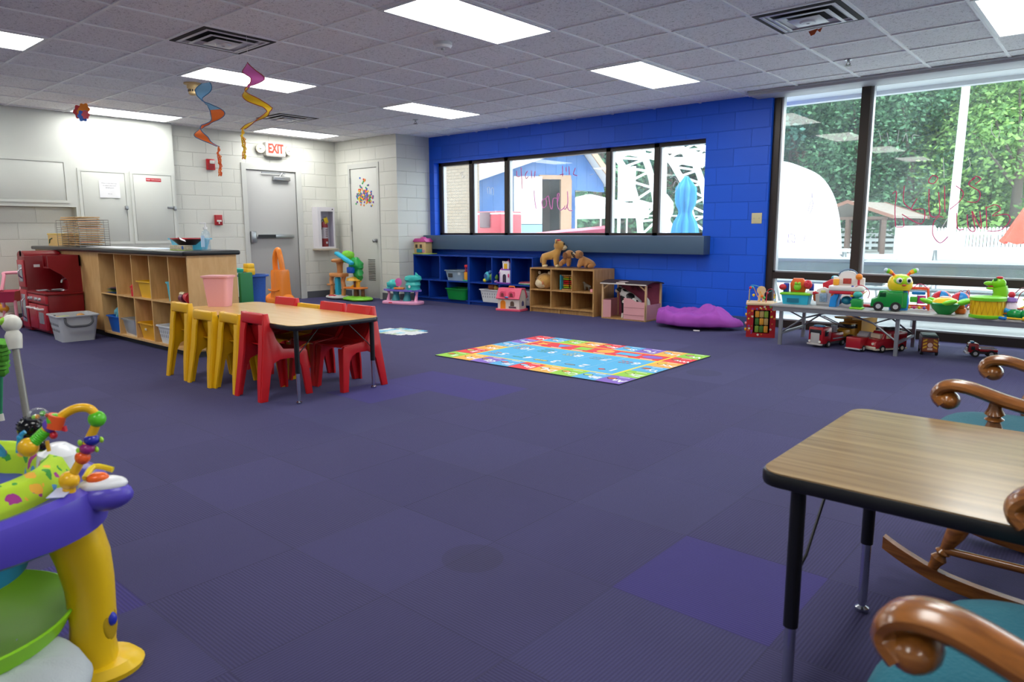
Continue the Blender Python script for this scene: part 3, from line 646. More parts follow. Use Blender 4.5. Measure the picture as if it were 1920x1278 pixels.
# --- trees
def leaf_mat(n_, c0, c1):
    m, nt, N, L, b = graph(n_)
    g_ = N.new('ShaderNodeNewGeometry'); rp = N.new('ShaderNodeValToRGB'); e = rp.color_ramp.elements; e[0].color = lin(c0); e[1].color = lin(c1)
    L.new(g_.outputs['Random Per Island'], rp.inputs[0]); L.new(rp.outputs[0], b.inputs['Base Color']); b.inputs['Roughness'].default_value = .6
    t_ = N.new('ShaderNodeBsdfTranslucent'); L.new(rp.outputs[0], t_.inputs[0]); mx = N.new('ShaderNodeMixShader'); mx.inputs[0].default_value = .4
    L.new(b.outputs[0], mx.inputs[1]); L.new(t_.outputs[0], mx.inputs[2]); L.new(mx.outputs[0], N['Material Output'].inputs[0]); return m
leafs = [leaf_mat('leaves_blue_green', '#20483F', '#63988A'), leaf_mat('leaves_bright_green', '#42703A', '#98C068'), leaf_mat('leaves_mid_green', '#28553F', '#76A87C')]
m_bark = P('tree_bark', '#5A5048', .9, bump=.5, bscale=8)
def tree(kind, seed):
    random.seed(seed); t = thing('leafy_tree', '', 'tree'); tk = MB(); tk.cyl((0, 0, -.2), (0, 0, 5.0), .28, .14, 10)
    blobs = []
    for k in range(26):
        a = random.uniform(0, 2*PI); h = random.uniform(1.3, 8.4); rr = (3.3 if h < 6 else 2.1)*math.sqrt(random.random())
        blobs.append((Vector((rr*math.cos(a), rr*math.sin(a)*.8, h)), random.uniform(.9, 1.6)))
    for c, r in blobs[:7]: tk.cyl((0, 0, min(c.z*.5, 4.5)), c, .09, .03, 6)
    tk.make('trunk', t, m_bark); fo = MB(); bm = fo.bm
    for c, r in blobs:
        for j in range(300):
            v = Vector((random.gauss(0, 1), random.gauss(0, 1), random.gauss(0, 1))).normalized()*r*random.uniform(.55, 1.05); p = c+v
            u = Vector((random.gauss(0, 1), random.gauss(0, 1), random.gauss(0, .6))).normalized(); w_ = (u.cross(v.normalized()+Vector((0, 0, .6)))).normalized(); s_ = random.uniform(.07, .15)
            bm.faces.new([bm.verts.new(p+u*s_), bm.verts.new(p+w_*s_*.6), bm.verts.new(p-u*s_), bm.verts.new(p-w_*s_*.6)])
    me = bpy.data.meshes.new('foliage'); bm.to_mesh(me); bm.free(); me.materials.append(leafs[kind]); o = bpy.data.objects.new('foliage', me); C.objects.link(o); o.parent = t
    return t
tp = [tree(0, 1), tree(1, 2), tree(2, 3)]; used = set()
def gp(px, d):
    r = ray(px, 430); r = Vector((r.x, r.y, 0)).normalized(); return CAM.x+r.x*d, CAM.y+r.y*d
tl = []
random.seed(8)
desc = {0: 'dark blue-green tree', 1: 'bright yellow-green tree', 2: 'mid green tree'}
spots = [(1480, 54, 0, 1.75), (1560, 58, 0, 1.9), (1500, 47, 2, 1.15), (1650, 56, 0, 1.8), (1600, 48, 2, 1.2), (1740, 60, 0, 1.9), (1700, 47, 2, 1.1), (1780, 50, 1, 1.25), (1850, 52, 1, 1.45), (1830, 60, 0, 1.9), (1920, 56, 2, 1.8), (1900, 46, 1, 1.2), (1990, 54, 0, 1.8),
         (1120, 40, 2, 1.2), (1180, 44, 0, 1.3), (1250, 42, 0, 1.3), (1300, 46, 2, 1.4), (1080, 46, 2, 1.3), (1350, 46, 0, 1.4), (1210, 50, 1, 1.5)]
names = ['at the left edge of the tall window', 'above the inflatable', 'low behind the inflatable', 'above the picnic shelter', 'low behind the picnic shelter', 'left of the white pole, farther back', 'between shelter and pole, low', 'just left of the white pole', 'just right of the white pole', 'rising behind the white pole', 'at the far right of the tall window', 'low above the picket fence at right', 'beyond the right edge of the picture',
         'right of the blue shed', 'behind the white truss, left', 'behind the closed blue parasol', 'at the right end of the long window', 'over the shed roof', 'hidden behind the blue wall', 'farthest, behind the truss']
for i, (px, d, k, s_) in enumerate(spots):
    x, y = gp(px, d)
    if k not in used: o = tp[k]; used.add(k); o.location = (x, y, 0)
    else: o = dup(tp[k], (x, y, 0), random.uniform(0, 360))
    o.scale = (s_, s_, s_); o['label'] = desc[k]+' '+names[i]; o['group'] = 'trees beyond the yard'
# tall hedge line closing the horizon
hd = MB(); bm = hd.bm; random.seed(5)
for side in ((1420, 2020, 64), (1040, 1360, 56)):
    for j in range(5200):
        px = random.uniform(side[0], side[1]); x, y = gp(px, side[2]+random.uniform(-2, 2)); z = random.uniform(-.1, 17 if side[0] > 1300 else 13)*(.55+.45*math.sin(px*.05)**2 if random.random() < .4 else .8)
        u = Vector((random.gauss(0, 1), random.gauss(0, 1), random.gauss(0, .6))).normalized(); w_ = u.orthogonal().normalized(); s_ = random.uniform(.3, .75); p = Vector((x, y, z))
        bm.faces.new([bm.verts.new(p+u*s_), bm.verts.new(p+w_*s_*.7), bm.verts.new(p-u*s_), bm.verts.new(p-w_*s_*.7)])
single('woodland', 'dense green foliage of the woodland closing the view beyond the trees', 'foliage', hd, leafs[0], kind='stuff')
# --- inflatable arch slide
cx, cy = gp(1466, 33); t = thing('inflatable_tent', 'big white domed inflatable at the left of the tall window', 'inflatable', (cx, cy, -.04), math.degrees(YAW*-1)-0)
prof = [(x_*.86-.35, z_*.88) for x_, z_ in [(2.45, 0), (2.35, 1.0), (2.2, 1.9), (1.85, 2.9), (1.2, 3.7), (.2, 4.15), (-.6, 4.35), (-1.3, 4.2), (-1.8, 3.4), (-2.0, 1.9), (-2.05, 0)]]
sm = [(p.x, p.y) for p in spline([(a, b_, 0) for a, b_ in prof], 4)]
o = MB().prism(sm, -2.2, 2.2, 'xz', bev=.25).make('inflated_body', t, P('white_vinyl', '#E8E9EE', .45, var=.04, vscale=.6))
sm2 = MB()
for zq in (1.2, 2.4): sm2.tube([(-1.6, -2.21, zq), (0, -2.21, zq+.05), (1.1, -2.21, zq)], .035, 6)
sm2.make('seam', t, P('white_vinyl_seam', '#C9CBD6', .6)); MB().tube([(.6, -2.21, .35), (.65, -2.23, 1.1), (.75, -2.23, 2.0), (.85, -2.21, 2.4)], [.09, .12, .14, .05], 8).make('folded_flap', t, P('lilac_cloth', '#CFC9DE', .7))
o = t
# --- picnic shelter
cx, cy = gp(1622, 40); t = thing('picnic_shelter', 'open timber picnic shelter with brown gabled roof beyond the paved yard', 'shelter', (cx, cy, -.04), -9); t.scale = (.8, .9, .82)
m_tim = P('brown_timber', '#5E4A40', .8, bump=.3, bscale=12); m_shin = P('grey_brown_shingle', '#8A7F76', .85, var=.2, vscale=3)
rf = MB()
for s in (-1, 1): rf.prism([(0, 3.05), (s*2.6, 2.15), (s*2.6, 2.02), (0, 2.92)], -2.3, 2.3, 'xz')
rf.make('roof', t, m_shin)
fs = MB()
for yy in (-2.32, 2.3):
    for s in (-1, 1): fs.prism([(0, 3.1), (s*2.7, 2.17), (s*2.7, 1.98), (0, 2.9)], yy, yy+.05, 'xz')
fs.make('fascia', t, P('orange_brown_fascia', '#80594A', .7)); MB().box(-2.3, 2.3, -2.2, -2.1, 1.95, 2.12).box(-2.3, 2.3, 2.1, 2.2, 1.95, 2.12).make('beam', t, m_tim)
for x in (-2.1, 0, 2.1):
    for y in (-2.1, 2.1): MB().box(x-.1, x+.1, y-.1, y+.1, 0, 2.0).make('post', t, m_tim)
# --- fences
def fence(name, label, px0, px1, d0, d1, n, hh, pick):
    x0, y0 = gp(px0, d0); x1, y1 = gp(px1, d1); t = thing(name, label, 'fence', (x0, y0, -.04)); L_ = math.hypot(x1-x0, y1-y0); t.rotation_euler = (0, 0, math.atan2(y1-y0, x1-x0))
    r_ = MB()
    if pick: r_.box(0, L_, 0, .06, .25, .36).box(0, L_, 0, .06, hh-.3, hh-.19)
    else:
        for k in range(4): r_.box(0, L_, 0, .05, .15+k*.3, .33+k*.3)
    r_.make('rail', t, m_wpaint)
    for k in range(n+1):
        x = L_*k/n
        if pick: MB().prism([(x-.05, .05), (x+.05, .05), (x+.05, hh-.06), (x, hh), (x-.05, hh-.06)], -.03, 0, 'xz').make('picket', t, m_wpaint)
        else: MB().box(x-.07, x+.07, -.03, .08, 0, hh).make('post', t, m_wpaint)
    return t
fence('rail_fence', 'white board fence behind the picnic shelter', 1545, 1680, 46, 46, 6, 1.35, False)
fence('picket_fence', 'white picket fence at the right end of the yard', 1755, 1960, 36, 33, 30, 1.22, True)
x0, y0 = gp(1678, 38); x1, y1 = gp(1752, 37)
single('white_panel_barrier', 'solid white panel barrier between shelter and picket fence', 'barrier', MB().box(0, math.hypot(x1-x0, y1-y0), 0, .08, 0, 1.3, bev=.02), m_wpaint, (x0, y0, -.04), math.degrees(math.atan2(y1-y0, x1-x0)))
# chain link fence as rails and posts
x0, y0 = gp(1540, 50); x1, y1 = gp(2000, 50); t = thing('chain_link_fence', 'thin grey chain link fence before the trees', 'fence', (x0, y0, -.04)); t.rotation_euler = (0, 0, math.atan2(y1-y0, x1-x0)); L_ = math.hypot(x1-x0, y1-y0)
MB().cyl((0, 0, 1.9), (L_, 0, 1.9), .03, seg=6).make('top_rail', t, m_steel)
for k in range(9): MB().cyl((L_*k/8, 0, 0), (L_*k/8, 0, 1.9), .035, seg=6).make('post', t, m_steel)
# white pole with grey box
x, y = gp(1783, 31); t = thing('flag_pole', 'tall white pole rising in front of the trees', 'pole', (x, y, -.04)); MB().cyl((0, 0, 0), (0.15, 0, 14), .15, .11, 12).make('shaft', t, m_white)
MB().box(-.45, .45, -.3, .3, 0, 1.0, bev=.03).make('base_box', t, PL('#B5C2CC', .5))
# parasol
def parasol(label, px, d, zt, zb, r, col, loc=None, cone=False):
    x, y = gp(px, d) if loc is None else loc; t = thing('closed_parasol', label, 'parasol', (x, y, -.04)); MB().cyl((0, 0, 0), (0, 0, zt), .028, seg=8).make('pole', t, m_white)
    def f(u, v):
        a = 2*PI*u; z = zt-(zt-zb)*v; rr = r*(.10+.55*min(v*5, 1)-.25*math.exp(-((v-.62)/.12)**2)+.5*max(0, v-.6))*(1+.26*math.cos(8*a+v*2))
        if cone: rr = r*(.04+.96*v)*(1+.10*math.cos(8*a))
        return (rr*math.cos(a), rr*math.sin(a), z+.04*math.cos(8*a)*(v > .9))
    MB().grid(f, 48, 20, closed_u=True).make('folded_canopy', t, P('parasol_'+col.lstrip('#'), col, .7, var=.05)); return t
t = parasol('half-open orange parasol at the right edge of the tall window', 1934, 22, 2.0, .80, .60, '#D84A34', cone=True)
# picnic tables
def picnic(label, x, y, rz, L_=1.9, w_=.75, h=.75, col='#8E9698', group=None):
    t = thing('picnic_table', label, 'picnic table', (x, y, -.04), rz, group); m_ = P('galvanised_'+col.lstrip('#'), col, .5, metal=.3)
    MB().box(-L_/2, L_/2, -w_/2, w_/2, h-.05, h, bev=.01).make('table_top', t, m_)
    if h == .74: MB().box(-L_/2+.02, L_/2-.02, -w_/2+.01, -w_/2+.03, h-.24, h-.05).make('apron', t, P('weathered_green_grey', '#7C8C88', .8, var=.4, vscale=30))
    for s in (-1, 1):
        MB().box(-L_/2, L_/2, s*(w_/2+.38)-.14, s*(w_/2+.38)+.14, .42, .45, bev=.008).make('bench', t, m_)
        MB().tube([(s*L_*.36, -w_/2-.45, 0), (s*L_*.36, -w_/2-.45, .06), (s*L_*.36, -.15, h-.05)], .022, 6).tube([(s*L_*.36, w_/2+.45, 0), (s*L_*.36, .15, h-.05)], .022, 6).tube([(s*L_*.36, -w_/2-.42, .41), (s*L_*.36, w_/2+.42, .41)], .022, 6).make('leg', t, m_steel)
    return t
picnic('long grey picnic table close behind the tall window glass', 4.55, 7.15, 4, 5.2, .85, .74, '#7F8A8C')
picnic('grey picnic table at the left edge of the tall window', 1.15, 7.6, 6, 2.0, .8, .74, '#8A9494')
x, y = gp(1860, 17); picnic('white picnic table before the picket fence', x, y, 15, 2.6, .8, .78, '#D5DADC')
x, y = gp(1510, 15); picnic('white picnic table in front of the inflatable', x, y, 10, 2.0, .7, .78, '#CDD3D6')
# --- blue shed seen through the long window, its gable turned to the playroom
DS = 17.5; r0 = ray(1010, 430); r0 = Vector((r0.x, r0.y, 0)).normalized(); SO = Vector((CAM.x, CAM.y, 0))+r0*DS; SA = math.atan2(r0.y, r0.x)-PI/2+math.radians(14)
sxv = Vector((math.cos(SA), math.sin(SA), 0)); syv = Vector((-sxv.y, sxv.x, 0))
def SP(px, py):
    d = ray(px, py); k = (SO-CAM).dot(syv)/d.dot(syv); q = CAM+d*k; return ((q-SO).dot(sxv), q.z+.04)
t = thing('blue_shed', 'blue board shed with a gabled roof outside the long window', 'shed', (SO.x, SO.y, -.04), math.degrees(SA))
m_bl = block_wall('blue_shed_boards', '#3D74B8', 'xz', bw=.26, bh=30, mort=.008, rnd=.18, bumpd=.01, off=(0, 2))
X = lambda px: SP(px, 430)[0]
(dx0, dz0), (dx1, _) = SP(1014, 336), SP(1062, 336)
wl = MB(); wl.prism([(X(898), 0), (dx0, 0), (dx0, dz0), (dx1, dz0), (dx1, 0), (X(1078), 0), SP(1078, 356), (X(1132), SP(1132, 360)[1]), SP(1131, 344), SP(1085, 276), SP(898, 336)], 0, .12, 'xz'); wl.make('front_wall', t, m_bl)
MB().box(X(898), X(898)+.12, .12, 5, 0, SP(898, 340)[1]).box(dx0-.7, dx1+.9, 2.2, 2.3, 0, dz0+.3).box(dx1+.15, dx1+.25, .12, 2.2, 0, dz0+.3).box(dx0-.3, dx0-.2, .12, 2.2, 0, dz0+.3).box(dx0-.3, dx1+.25, .12, 2.3, dz0+.25, dz0+.3).make('side_wall', t, P('dark_shed_interior', '#3B3430', .9))
aw = SP(1085, 276); lw = SP(868, 349); rw = SP(1136, 350); rf = MB()
rf.prism([lw, (aw[0], aw[1]+.02), (aw[0], aw[1]+.16), (lw[0], lw[1]+.14)], -.5, 6, 'xz'); rf.prism([(aw[0], aw[1]+.02), rw, (rw[0], rw[1]+.15), (aw[0], aw[1]+.16)], -.5, 3, 'xz')
rf.make('roof', t, P('pale_roofing', '#D9D6D2', .7, var=.08)); MB().prism([(aw[0], aw[1]+.17), (rw[0]+.03, rw[1]+.16), (rw[0]+.03, rw[1]-.03), (aw[0], aw[1]-.02)], -.57, -.5, 'xz').make('barge_board', t, P('tan_barge_board', '#B99A82', .7))
(ha, hb), (hc, hd_) = SP(962, 420), SP(1015, 331); MB().box(ha, hc, -.1, -.04, hb, hd_, bev=.01).make('hatch_panel', t, P('unpainted_white_panel', '#DADAD4', .7, var=.05, vscale=8))
MB().box(X(968), X(1015), -.08, -.02, 0, SP(990, 421)[1]).make('lower_panel', t, P('pale_blue_panel', '#8DB7D8', .6)); MB().box(dx1-.15, dx1+.12, -.06, .06, 0, dz0).make('door_post', t, P('raw_timber', '#B08E74', .8))
MB().box(dx0-.05, dx1+.1, -.06, .0, dz0, dz0+.1).make('door_lintel', t, MATS['raw_timber']); MB().box(dx0+.25, dx0+.5, 1.0, 1.2, 0, 2.4).make('shelving_post', t, m_tim)
MB().box(X(1066), X(1076), -.02, -.005, 0, SP(1070, 365)[1]).make('dark_groove', t, PL('#2A5490', .6))
# cooler
px_ = at(938, 438, 'y', 7.2); t = thing('drinks_cooler', 'big red drinks cooler with white lid line outside the long window', 'cooler', (at(930, 430, 'y', 7.2).x, 7.2, at(920, 397, 'y', 7.2).z-1.16)); t.scale = (.66, 1, 1)
MB().box(-.62, .62, -.3, .3, .55, 1.16, bev=.03).make('body', t, PL('#C8404C', .4)); MB().box(-.63, .63, -.31, .31, 1.10, 1.13, bev=.01).make('lid_seam', t, PL('#E8E4E6')); MB().box(-.2, .2, -.335, -.305, .85, 1.15, bev=.02).make('latch', t, PL('#6A4A50'))
for s in (-1, 1): MB().box(s*.45-.04, s*.45+.04, -.2, .2, -.035-t.location.z, .55).make('leg', t, m_steel)
t = thing('folding_table', 'pale table carrying the red kayak outside the long window', 'table', (at(1060, 430, 'y', 6.6).x, 6.6, -.04))
MB().box(-.9, .9, -.35, .35, .93, .97, bev=.01).make('table_top', t, m_white)
for s in (-1, 1): MB().box(s*.8-.02, s*.8+.02, -.3, .3, 0, .93).make('leg', t, m_steel)
k = MB(); k.loft([[(x, y*w_, z+h_) for y, z in ((-1, 0), (-.6, -.08), (.6, -.08), (1, 0), (.5, .05), (-.5, .05))] for x, w_, h_ in ((-.95, .02, .0), (-.6, .16, 0.0), (0, .26, .05), (.6, .24, .09), (.92, .1, .12))])
single('red_kayak', 'red boat hull lying just outside the middle pane of the long window', 'boat', k, PL('#D03A58', .35), (at(1060, 430, 'y', 6.6).x, 6.6, 1.015))
# --- white truss arches
m_tr = P('white_truss_paint', '#EDF1F3', .4, var=.02)
def truss(label, A, B, D, rr):
    """two chords through image guide points at depth y=D with lacing"""
    o3 = at(A[0][0], 430, 'y', D); t = thing('steel_truss', label, 'truss', (o3.x, D, -.04)); O = Vector((o3.x, D, -.04))
    pa = [p-O for p in spline([at(px, py, 'y', D) for px, py in A], 5)]; pb = [p-O+Vector((0, .35, 0)) for p in spline([at(px, py, 'y', D) for px, py in B], 5)]
    MB().tube(pa, rr, 10).make('chord', t, m_tr); MB().tube(pb, rr, 10).make('chord', t, m_tr)
    n = min(len(pa), len(pb)); lc = MB()
    for j in range(0, n-4, 4): lc.cyl(pa[j], pb[j+2], .04, seg=6).cyl(pb[j+2], pa[j+4], .04, seg=6)
    lc.make('lacing', t, m_tr); return t
truss('curved white steel truss leg behind the fourth pane', [(1146, 284), (1160, 300), (1175, 325), (1190, 365), (1199, 415), (1201, 450), (1204, 500)], [(1176, 277), (1196, 292), (1207, 320), (1216, 360), (1221, 400), (1225, 430), (1227, 498)], 16, .10)
truss('curved white steel truss leg beside the closed blue parasol', [(1236, 286), (1256, 300), (1270, 322), (1282, 345), (1292, 385), (1300, 425), (1306, 496)], [(1262, 272), (1284, 290), (1299, 318), (1309, 350), (1316, 385), (1324, 430), (1330, 494)], 18, .10)
truss('nearly level white truss beam crossing the two right panes', [(1146, 280), (1185, 287), (1230, 295), (1280, 303), (1318, 309)], [(1146, 266), (1185, 272), (1230, 280), (1278, 282), (1335, 305)], 16.4, .09)
truss('sloping white truss beam at the top of the last pane', [(1255, 268), (1285, 285), (1310, 300), (1335, 312)], [(1288, 262), (1310, 275), (1325, 284), (1340, 292)], 17.9, .09)
x3 = at(1195, 383, 'y', 15.5); single('steel_beam', 'thick level white beam low across the fourth pane', 'beam', MB().cyl((-2.2, 0, 0), (1.1, 0, -.05), .09, seg=10), m_tr, (x3.x-.3, 15.5, x3.z))
for px, lb in ((1160, 'slim white upright behind the fourth pane'), (1244, 'slim white upright behind the last pane')):
    x3 = at(px, 430, 'y', 19); single('steel_upright', lb, 'post', MB().cyl((0, 0, 0), (0, 0, 4.6), .06, seg=8), m_tr, (x3.x, 19, -.04))
x3 = at(1175, 345, 'y', 18.91); single('sign_panel', 'blank white panel hung behind the truss', 'panel', MB().box(-.35, .35, -.03, .03, -.6, .6), m_tr, (x3.x, 18.91, x3.z))
# railing with bunting
x0 = at(1080, 430, 'y', 20).x; x1 = at(1340, 430, 'y', 20).x; t = thing('rope_railing', 'white rope railing with little red and white flags', 'railing', (x0, 20, -.04)); L_ = x1-x0
MB().cyl((0, 0, 1.75), (L_, 0, 1.6), .025, seg=6).cyl((0, 0, 1.0), (L_, 0, 1.0), .025, seg=6).make('rail', t, m_tr)
for k in range(6): MB().cyl((L_*k/5, 0, 0), (L_*k/5, 0, 1.8), .03, seg=6).make('post', t, m_tr)
for k in range(12): MB().prism([(L_*(k+.3)/12, 1.0), (L_*(k+.3)/12+.22, 1.0), (L_*(k+.3)/12+.11, .6)], -.03, -.02, 'xz').make('flag', t, PL('#D8404C' if k % 2 else '#F0F0F0', .7))
d_ = 9.5; x3 = at(1284, 430, 'y', 8.5)
parasol('closed bright blue parasol outside the last pane', 0, 0, zpx(1286, 330, Vector((x3.x, 8.5, 0)))+.04, zpx(1284, 436, Vector((x3.x, 8.5, 0))), .24, '#2F8FBE', (x3.x, 8.5))
x3 = at(1247, 430, 'y', 9.5); parasol('closed white parasol left of the blue one', 0, 0, zpx(1247, 364, Vector((x3.x, 9.5, 0)))+.04, zpx(1245, 437, Vector((x3.x, 9.5, 0))), .19, '#EDE4EA', (x3.x, 9.5))
x3 = at(1105, 400, 'y', 17); t = thing('market_tent', 'white canopy tent right of the shed door', 'tent', (x3.x, 17, -.04))
MB().loft([[(-1.6, -1.2, 1.55), (1.6, -1.2, 1.55), (1.6, 1.2, 1.55), (-1.6, 1.2, 1.55)], [(-1.6, -1.2, 1.9), (1.6, -1.2, 1.9), (1.6, 1.2, 1.9), (-1.6, 1.2, 1.9)], [(-.05, -.05, 2.35), (.05, -.05, 2.35), (.05, .05, 2.35), (-.05, .05, 2.35)]]).make('canopy', t, m_tr)
for x in (-1.5, 1.5): MB().cyl((x, -1.1, 0), (x, -1.1, 1.6), .05, seg=8).make('leg', t, m_tr)
# ================================================================ FURNITURE
def wood(name, c0, c1, scale=(1, 1, 8), rough=.35, sc=3.0, coat=0.0, dist=3.0):
    m, nt, N, L, b = graph(name); tc = N.new('ShaderNodeTexCoord'); mp = N.new('ShaderNodeMapping'); mp.inputs['Scale'].default_value = scale; L.new(tc.outputs['Object'], mp.inputs[0])
    n = N.new('ShaderNodeTexNoise'); n.inputs['Scale'].default_value = sc; n.inputs['Detail'].default_value = 7; n.inputs['Distortion'].default_value = dist*.2; L.new(mp.outputs[0], n.inputs[0])
    rp = N.new('ShaderNodeValToRGB'); e = rp.color_ramp.elements; e[0].position = .3; e[0].color = lin(c0); e[1].position = .7; e[1].color = lin(c1); L.new(n.outputs[0], rp.inputs[0]); L.new(rp.outputs[0], b.inputs['Base Color'])
    b.inputs['Roughness'].default_value = rough; b.inputs['Coat Weight'].default_value = coat; b.inputs['Coat Roughness'].default_value = .15; return m
m_maple = wood('maple_laminate', '#CDA064', '#E0B67C', (6, 6, .8), .4, 5)
m_mapd = wood('maple_end_panel', '#CB9E64', '#DAB27A', (3, 3, .8), .4, 6)
m_oak = wood('light_oak_veneer', '#A87B45', '#C49A62', (7, 7, .9), .4, 5)
m_blk = P('black_laminate', '#1A1B1F', .3, var=.05); m_edge = P('dark_grey_worktop', '#4C5157', .3, var=.05)
# ---- long maple counter with cubbies
CX0, CX1, CY0, CY1 = -5.58, -1.483, -.455, -.01
t = thing('cubby_counter', 'long maple counter with ten open cubbies and a dark worktop', 'counter', (0, 0, 0))
b = MB(); xs_ = [-3.53, -3.11, -2.69, -2.28, -1.87, -1.50]
b.box(CX0, xs_[0], CY0, CY1, .07, .90).box(xs_[0], CX1, CY1-.02, CY1, .07, .90).box(CX1-.02, CX1, CY0, CY1-.02, .07, .90).box(xs_[0], CX1-.02, CY0, CY1-.02, .885, .90).box(xs_[0], CX1-.02, CY0, CY1-.02, .055, .075)
b.make('body', t, m_mapd)
MB().box(xs_[0], CX1-.02, CY0+.002, CY1-.02, .465, .48).make('shelf', t, m_maple)
for x in xs_[1:-1]: MB().box(x-.008, x+.008, CY0+.001, CY1-.02, .075, .885).make('divider', t, m_maple)
MB().box(CX0, CX1-.05, CY0+.05, CY1-.03, 0, .055).make('plinth', t, P('dark_plinth', '#2A2B30', .5))
MB().prism(rrect(CX0-.02, CX1+.035, CY0-.045, CY1+.035, .03), .90, .94, 'xy', m_blk, bev=.012).make('worktop', t)
MB().box(CX0+.02, CX1, CY0-.02, CY1+.01, .9403, .9409).make('worktop_surface', t, m_edge)
# ---- blue cubby shelves
m_bsh = P('navy_painted_shelf', '#0C3C9C', .4, var=.06)
def cubby(name, label, x0, x1, y0, y1, h, topdiv, botdiv, mat, mid, z0=.045, back=True, th=.018):
    t = thing(name, label, 'shelf', (x0, y0, 0)); W_ = x1-x0; D_ = y1-y0; b = MB()
    b.box(0, W_, 0, D_, h-th, h).box(0, th, 0, D_, 0, h-th).box(W_-th, W_, 0, D_, 0, h-th).box(th, W_-th, 0, D_, z0, z0+th)
    if back: b.box(th, W_-th, D_-.01, D_, z0, h-th)
    b.make('carcass', t, mat); MB().box(th, W_-th, .002, D_-.01, mid-th, mid).make('shelf_board', t, mat)
    for x in topdiv: MB().box(x-th/2-x0, x+th/2-x0, .001, D_-.01, mid, h-th).make('divider', t, mat)
    for x in botdiv: MB().box(x-th/2-x0, x+th/2-x0, .001, D_-.01, z0+th, mid-th).make('divider', t, mat)
    if z0 > .03: MB().box(th, W_-th, .03, .045, 0, z0).make('toe_board', t, mat)
    return t
BY0 = 4.40
cubby('cubby_shelf', 'left blue cubby shelf, against the white corner, five compartments', -4.125, -2.885, BY0, 4.777, .735, [-3.51], [-3.77, -3.34], m_bsh, .345)
cubby('cubby_shelf', 'right blue cubby shelf, partly behind the wooden cubby shelf', -2.88, -1.63, BY0, 4.777, .735, [-2.405, -2.035], [-2.26], m_bsh, .345)
WX, WXE, WYF = -1.60, -.535, 4.30
t = cubby('wooden_cubby_shelf', 'light wooden six-compartment shelf under the window ledge', WX, WXE, WYF, 4.775, .605, [-1.235, -.885], [-1.235, -.885], m_oak, .315, z0=.06)
MB().cyl((.50, .02, 0), (.50, .02, .06), .012, mat=m_oak).make('centre_foot', t)
# ---- kidney of chairs: moulded plastic stacking chair
def kid_chair(cname, col, label, group, hh=.575):
    t = thing('plastic_chair', label, 'chair', group=group); m = PL(col, .32); k = hh/.575
    prof = [(-.19, 0), (-.150, .30), (-.128, .52), (-.122, .575), (-.090, .575), (-.078, .50), (-.045, .40), (.0, .335), (.165, .318), (.178, .30), (.20, 0), (.155, 0), (.130, .20), (.105, .245), (.06, .265), (-.03, .265), (-.075, .245), (-.098, .20), (-.14, 0)]
    for s in (-1, 1):
        mb = MB(); mb.prism([(y, z*k) for y, z in prof], -.012, .012, 'yz', bev=.004)
        for v in mb.bm.verts: v.co.x = s*(.165-.030*v.co.z/.575)+v.co.x
        mb.make('side_frame', t, m)
        # the wide rounded flange that wraps the leg edge
        fl = MB(); x_ = lambda z: s*(.165-.030*z/.575)
        fl.loft([[(x_(z)-s*w_, y, z*k), (x_(z), y-.003, z*k), (x_(z), y+.016, z*k), (x_(z)-s*w_, y+.013, z*k)] for y, z, w_ in ((-.19, .0, .035), (-.172, .15, .05), (-.150, .30, .055), (-.135, .45, .05), (-.128, .50, .06))])
        fl.make('leg_flange', t, m)
        f2 = MB(); f2.loft([[(x_(z)-s*w_, y, z*k), (x_(z), y, z*k), (x_(z), y-.014, z*k), (x_(z)-s*w_, y-.014, z*k)] for y, z, w_ in ((.199, 0, .03), (.188, .15, .04), (.178, .30, .05))]); f2.make('leg_flange', t, m)
    MB().box(-.138, .138, -.128, -.101, .50*k, .575*k, bev=.012, seg=3).make('top_rail', t, m)
    def bk(u, v):
        x = -.128+.256*u; z = (.572-.235*v)*k; d = 1-(2*u-1)**2; return (x, -.092+.058*v+.012*v*v-.020*d*math.sin(PI*v)*v**.5, z)
    mb = MB(); mb.grid(bk, 12, 8); bmesh.ops.solidify(mb.bm, geom=mb.bm.faces[:], thickness=.007); mb.make('backrest', t, m)
    def se(u, v):
        x = -.142+.284*u; y = -.06+.24*v; d = 1-(2*u-1)**2; return (x, y, (.325-.018*d*math.sin(PI*v)-.01*max(0, v-.85)*6+.03*max(0, .2-v)*5)*k)
    mb = MB(); mb.grid(se, 12, 10); bmesh.ops.solidify(mb.bm, geom=mb.bm.faces[:], thickness=.008); mb.make('seat', t, m)
    return t
RED, YEL = '#C61C22', '#E6B012'
cy_ = kid_chair('y', YEL, '', 'yellow plastic chairs at the low table'); cr_ = kid_chair('r', RED, '', 'red plastic chairs at the low table')
near, far = -.725, -.195
cr_.location = (.27, near, 0); cr_['label'] = 'red plastic child chair at the near corner of the low table, back to us'
cy_.location = (-.79, near-.005, 0); cy_['label'] = 'yellow plastic child chair at the far left, beside the maple cubbies'
dup(cy_, (-.415, near-.01, 0), 1, 'middle yellow plastic child chair on the near side of the low table').scale = (1, 1, .94)
dup(cy_, (-.065, near+.01, 0), -2, 'yellow plastic child chair partly hidden behind the nearest red chair').scale = (1, 1, .95)
dup(cr_, (-.54, far, 0), 181, 'red plastic child chair in front of the orange toy, only its top showing')
dup(cy_, (-.235, far+.01, 0), 180, 'yellow plastic child chair on the far side of the low table').scale = (1, 1, .94)
dup(cr_, (.095, far, 0), 179, 'red plastic child chair between the far yellow chair and the end red chair')
dup(cr_, (.44, far, 0), 180, 'red plastic child chair on the far side at the right end of the low table')
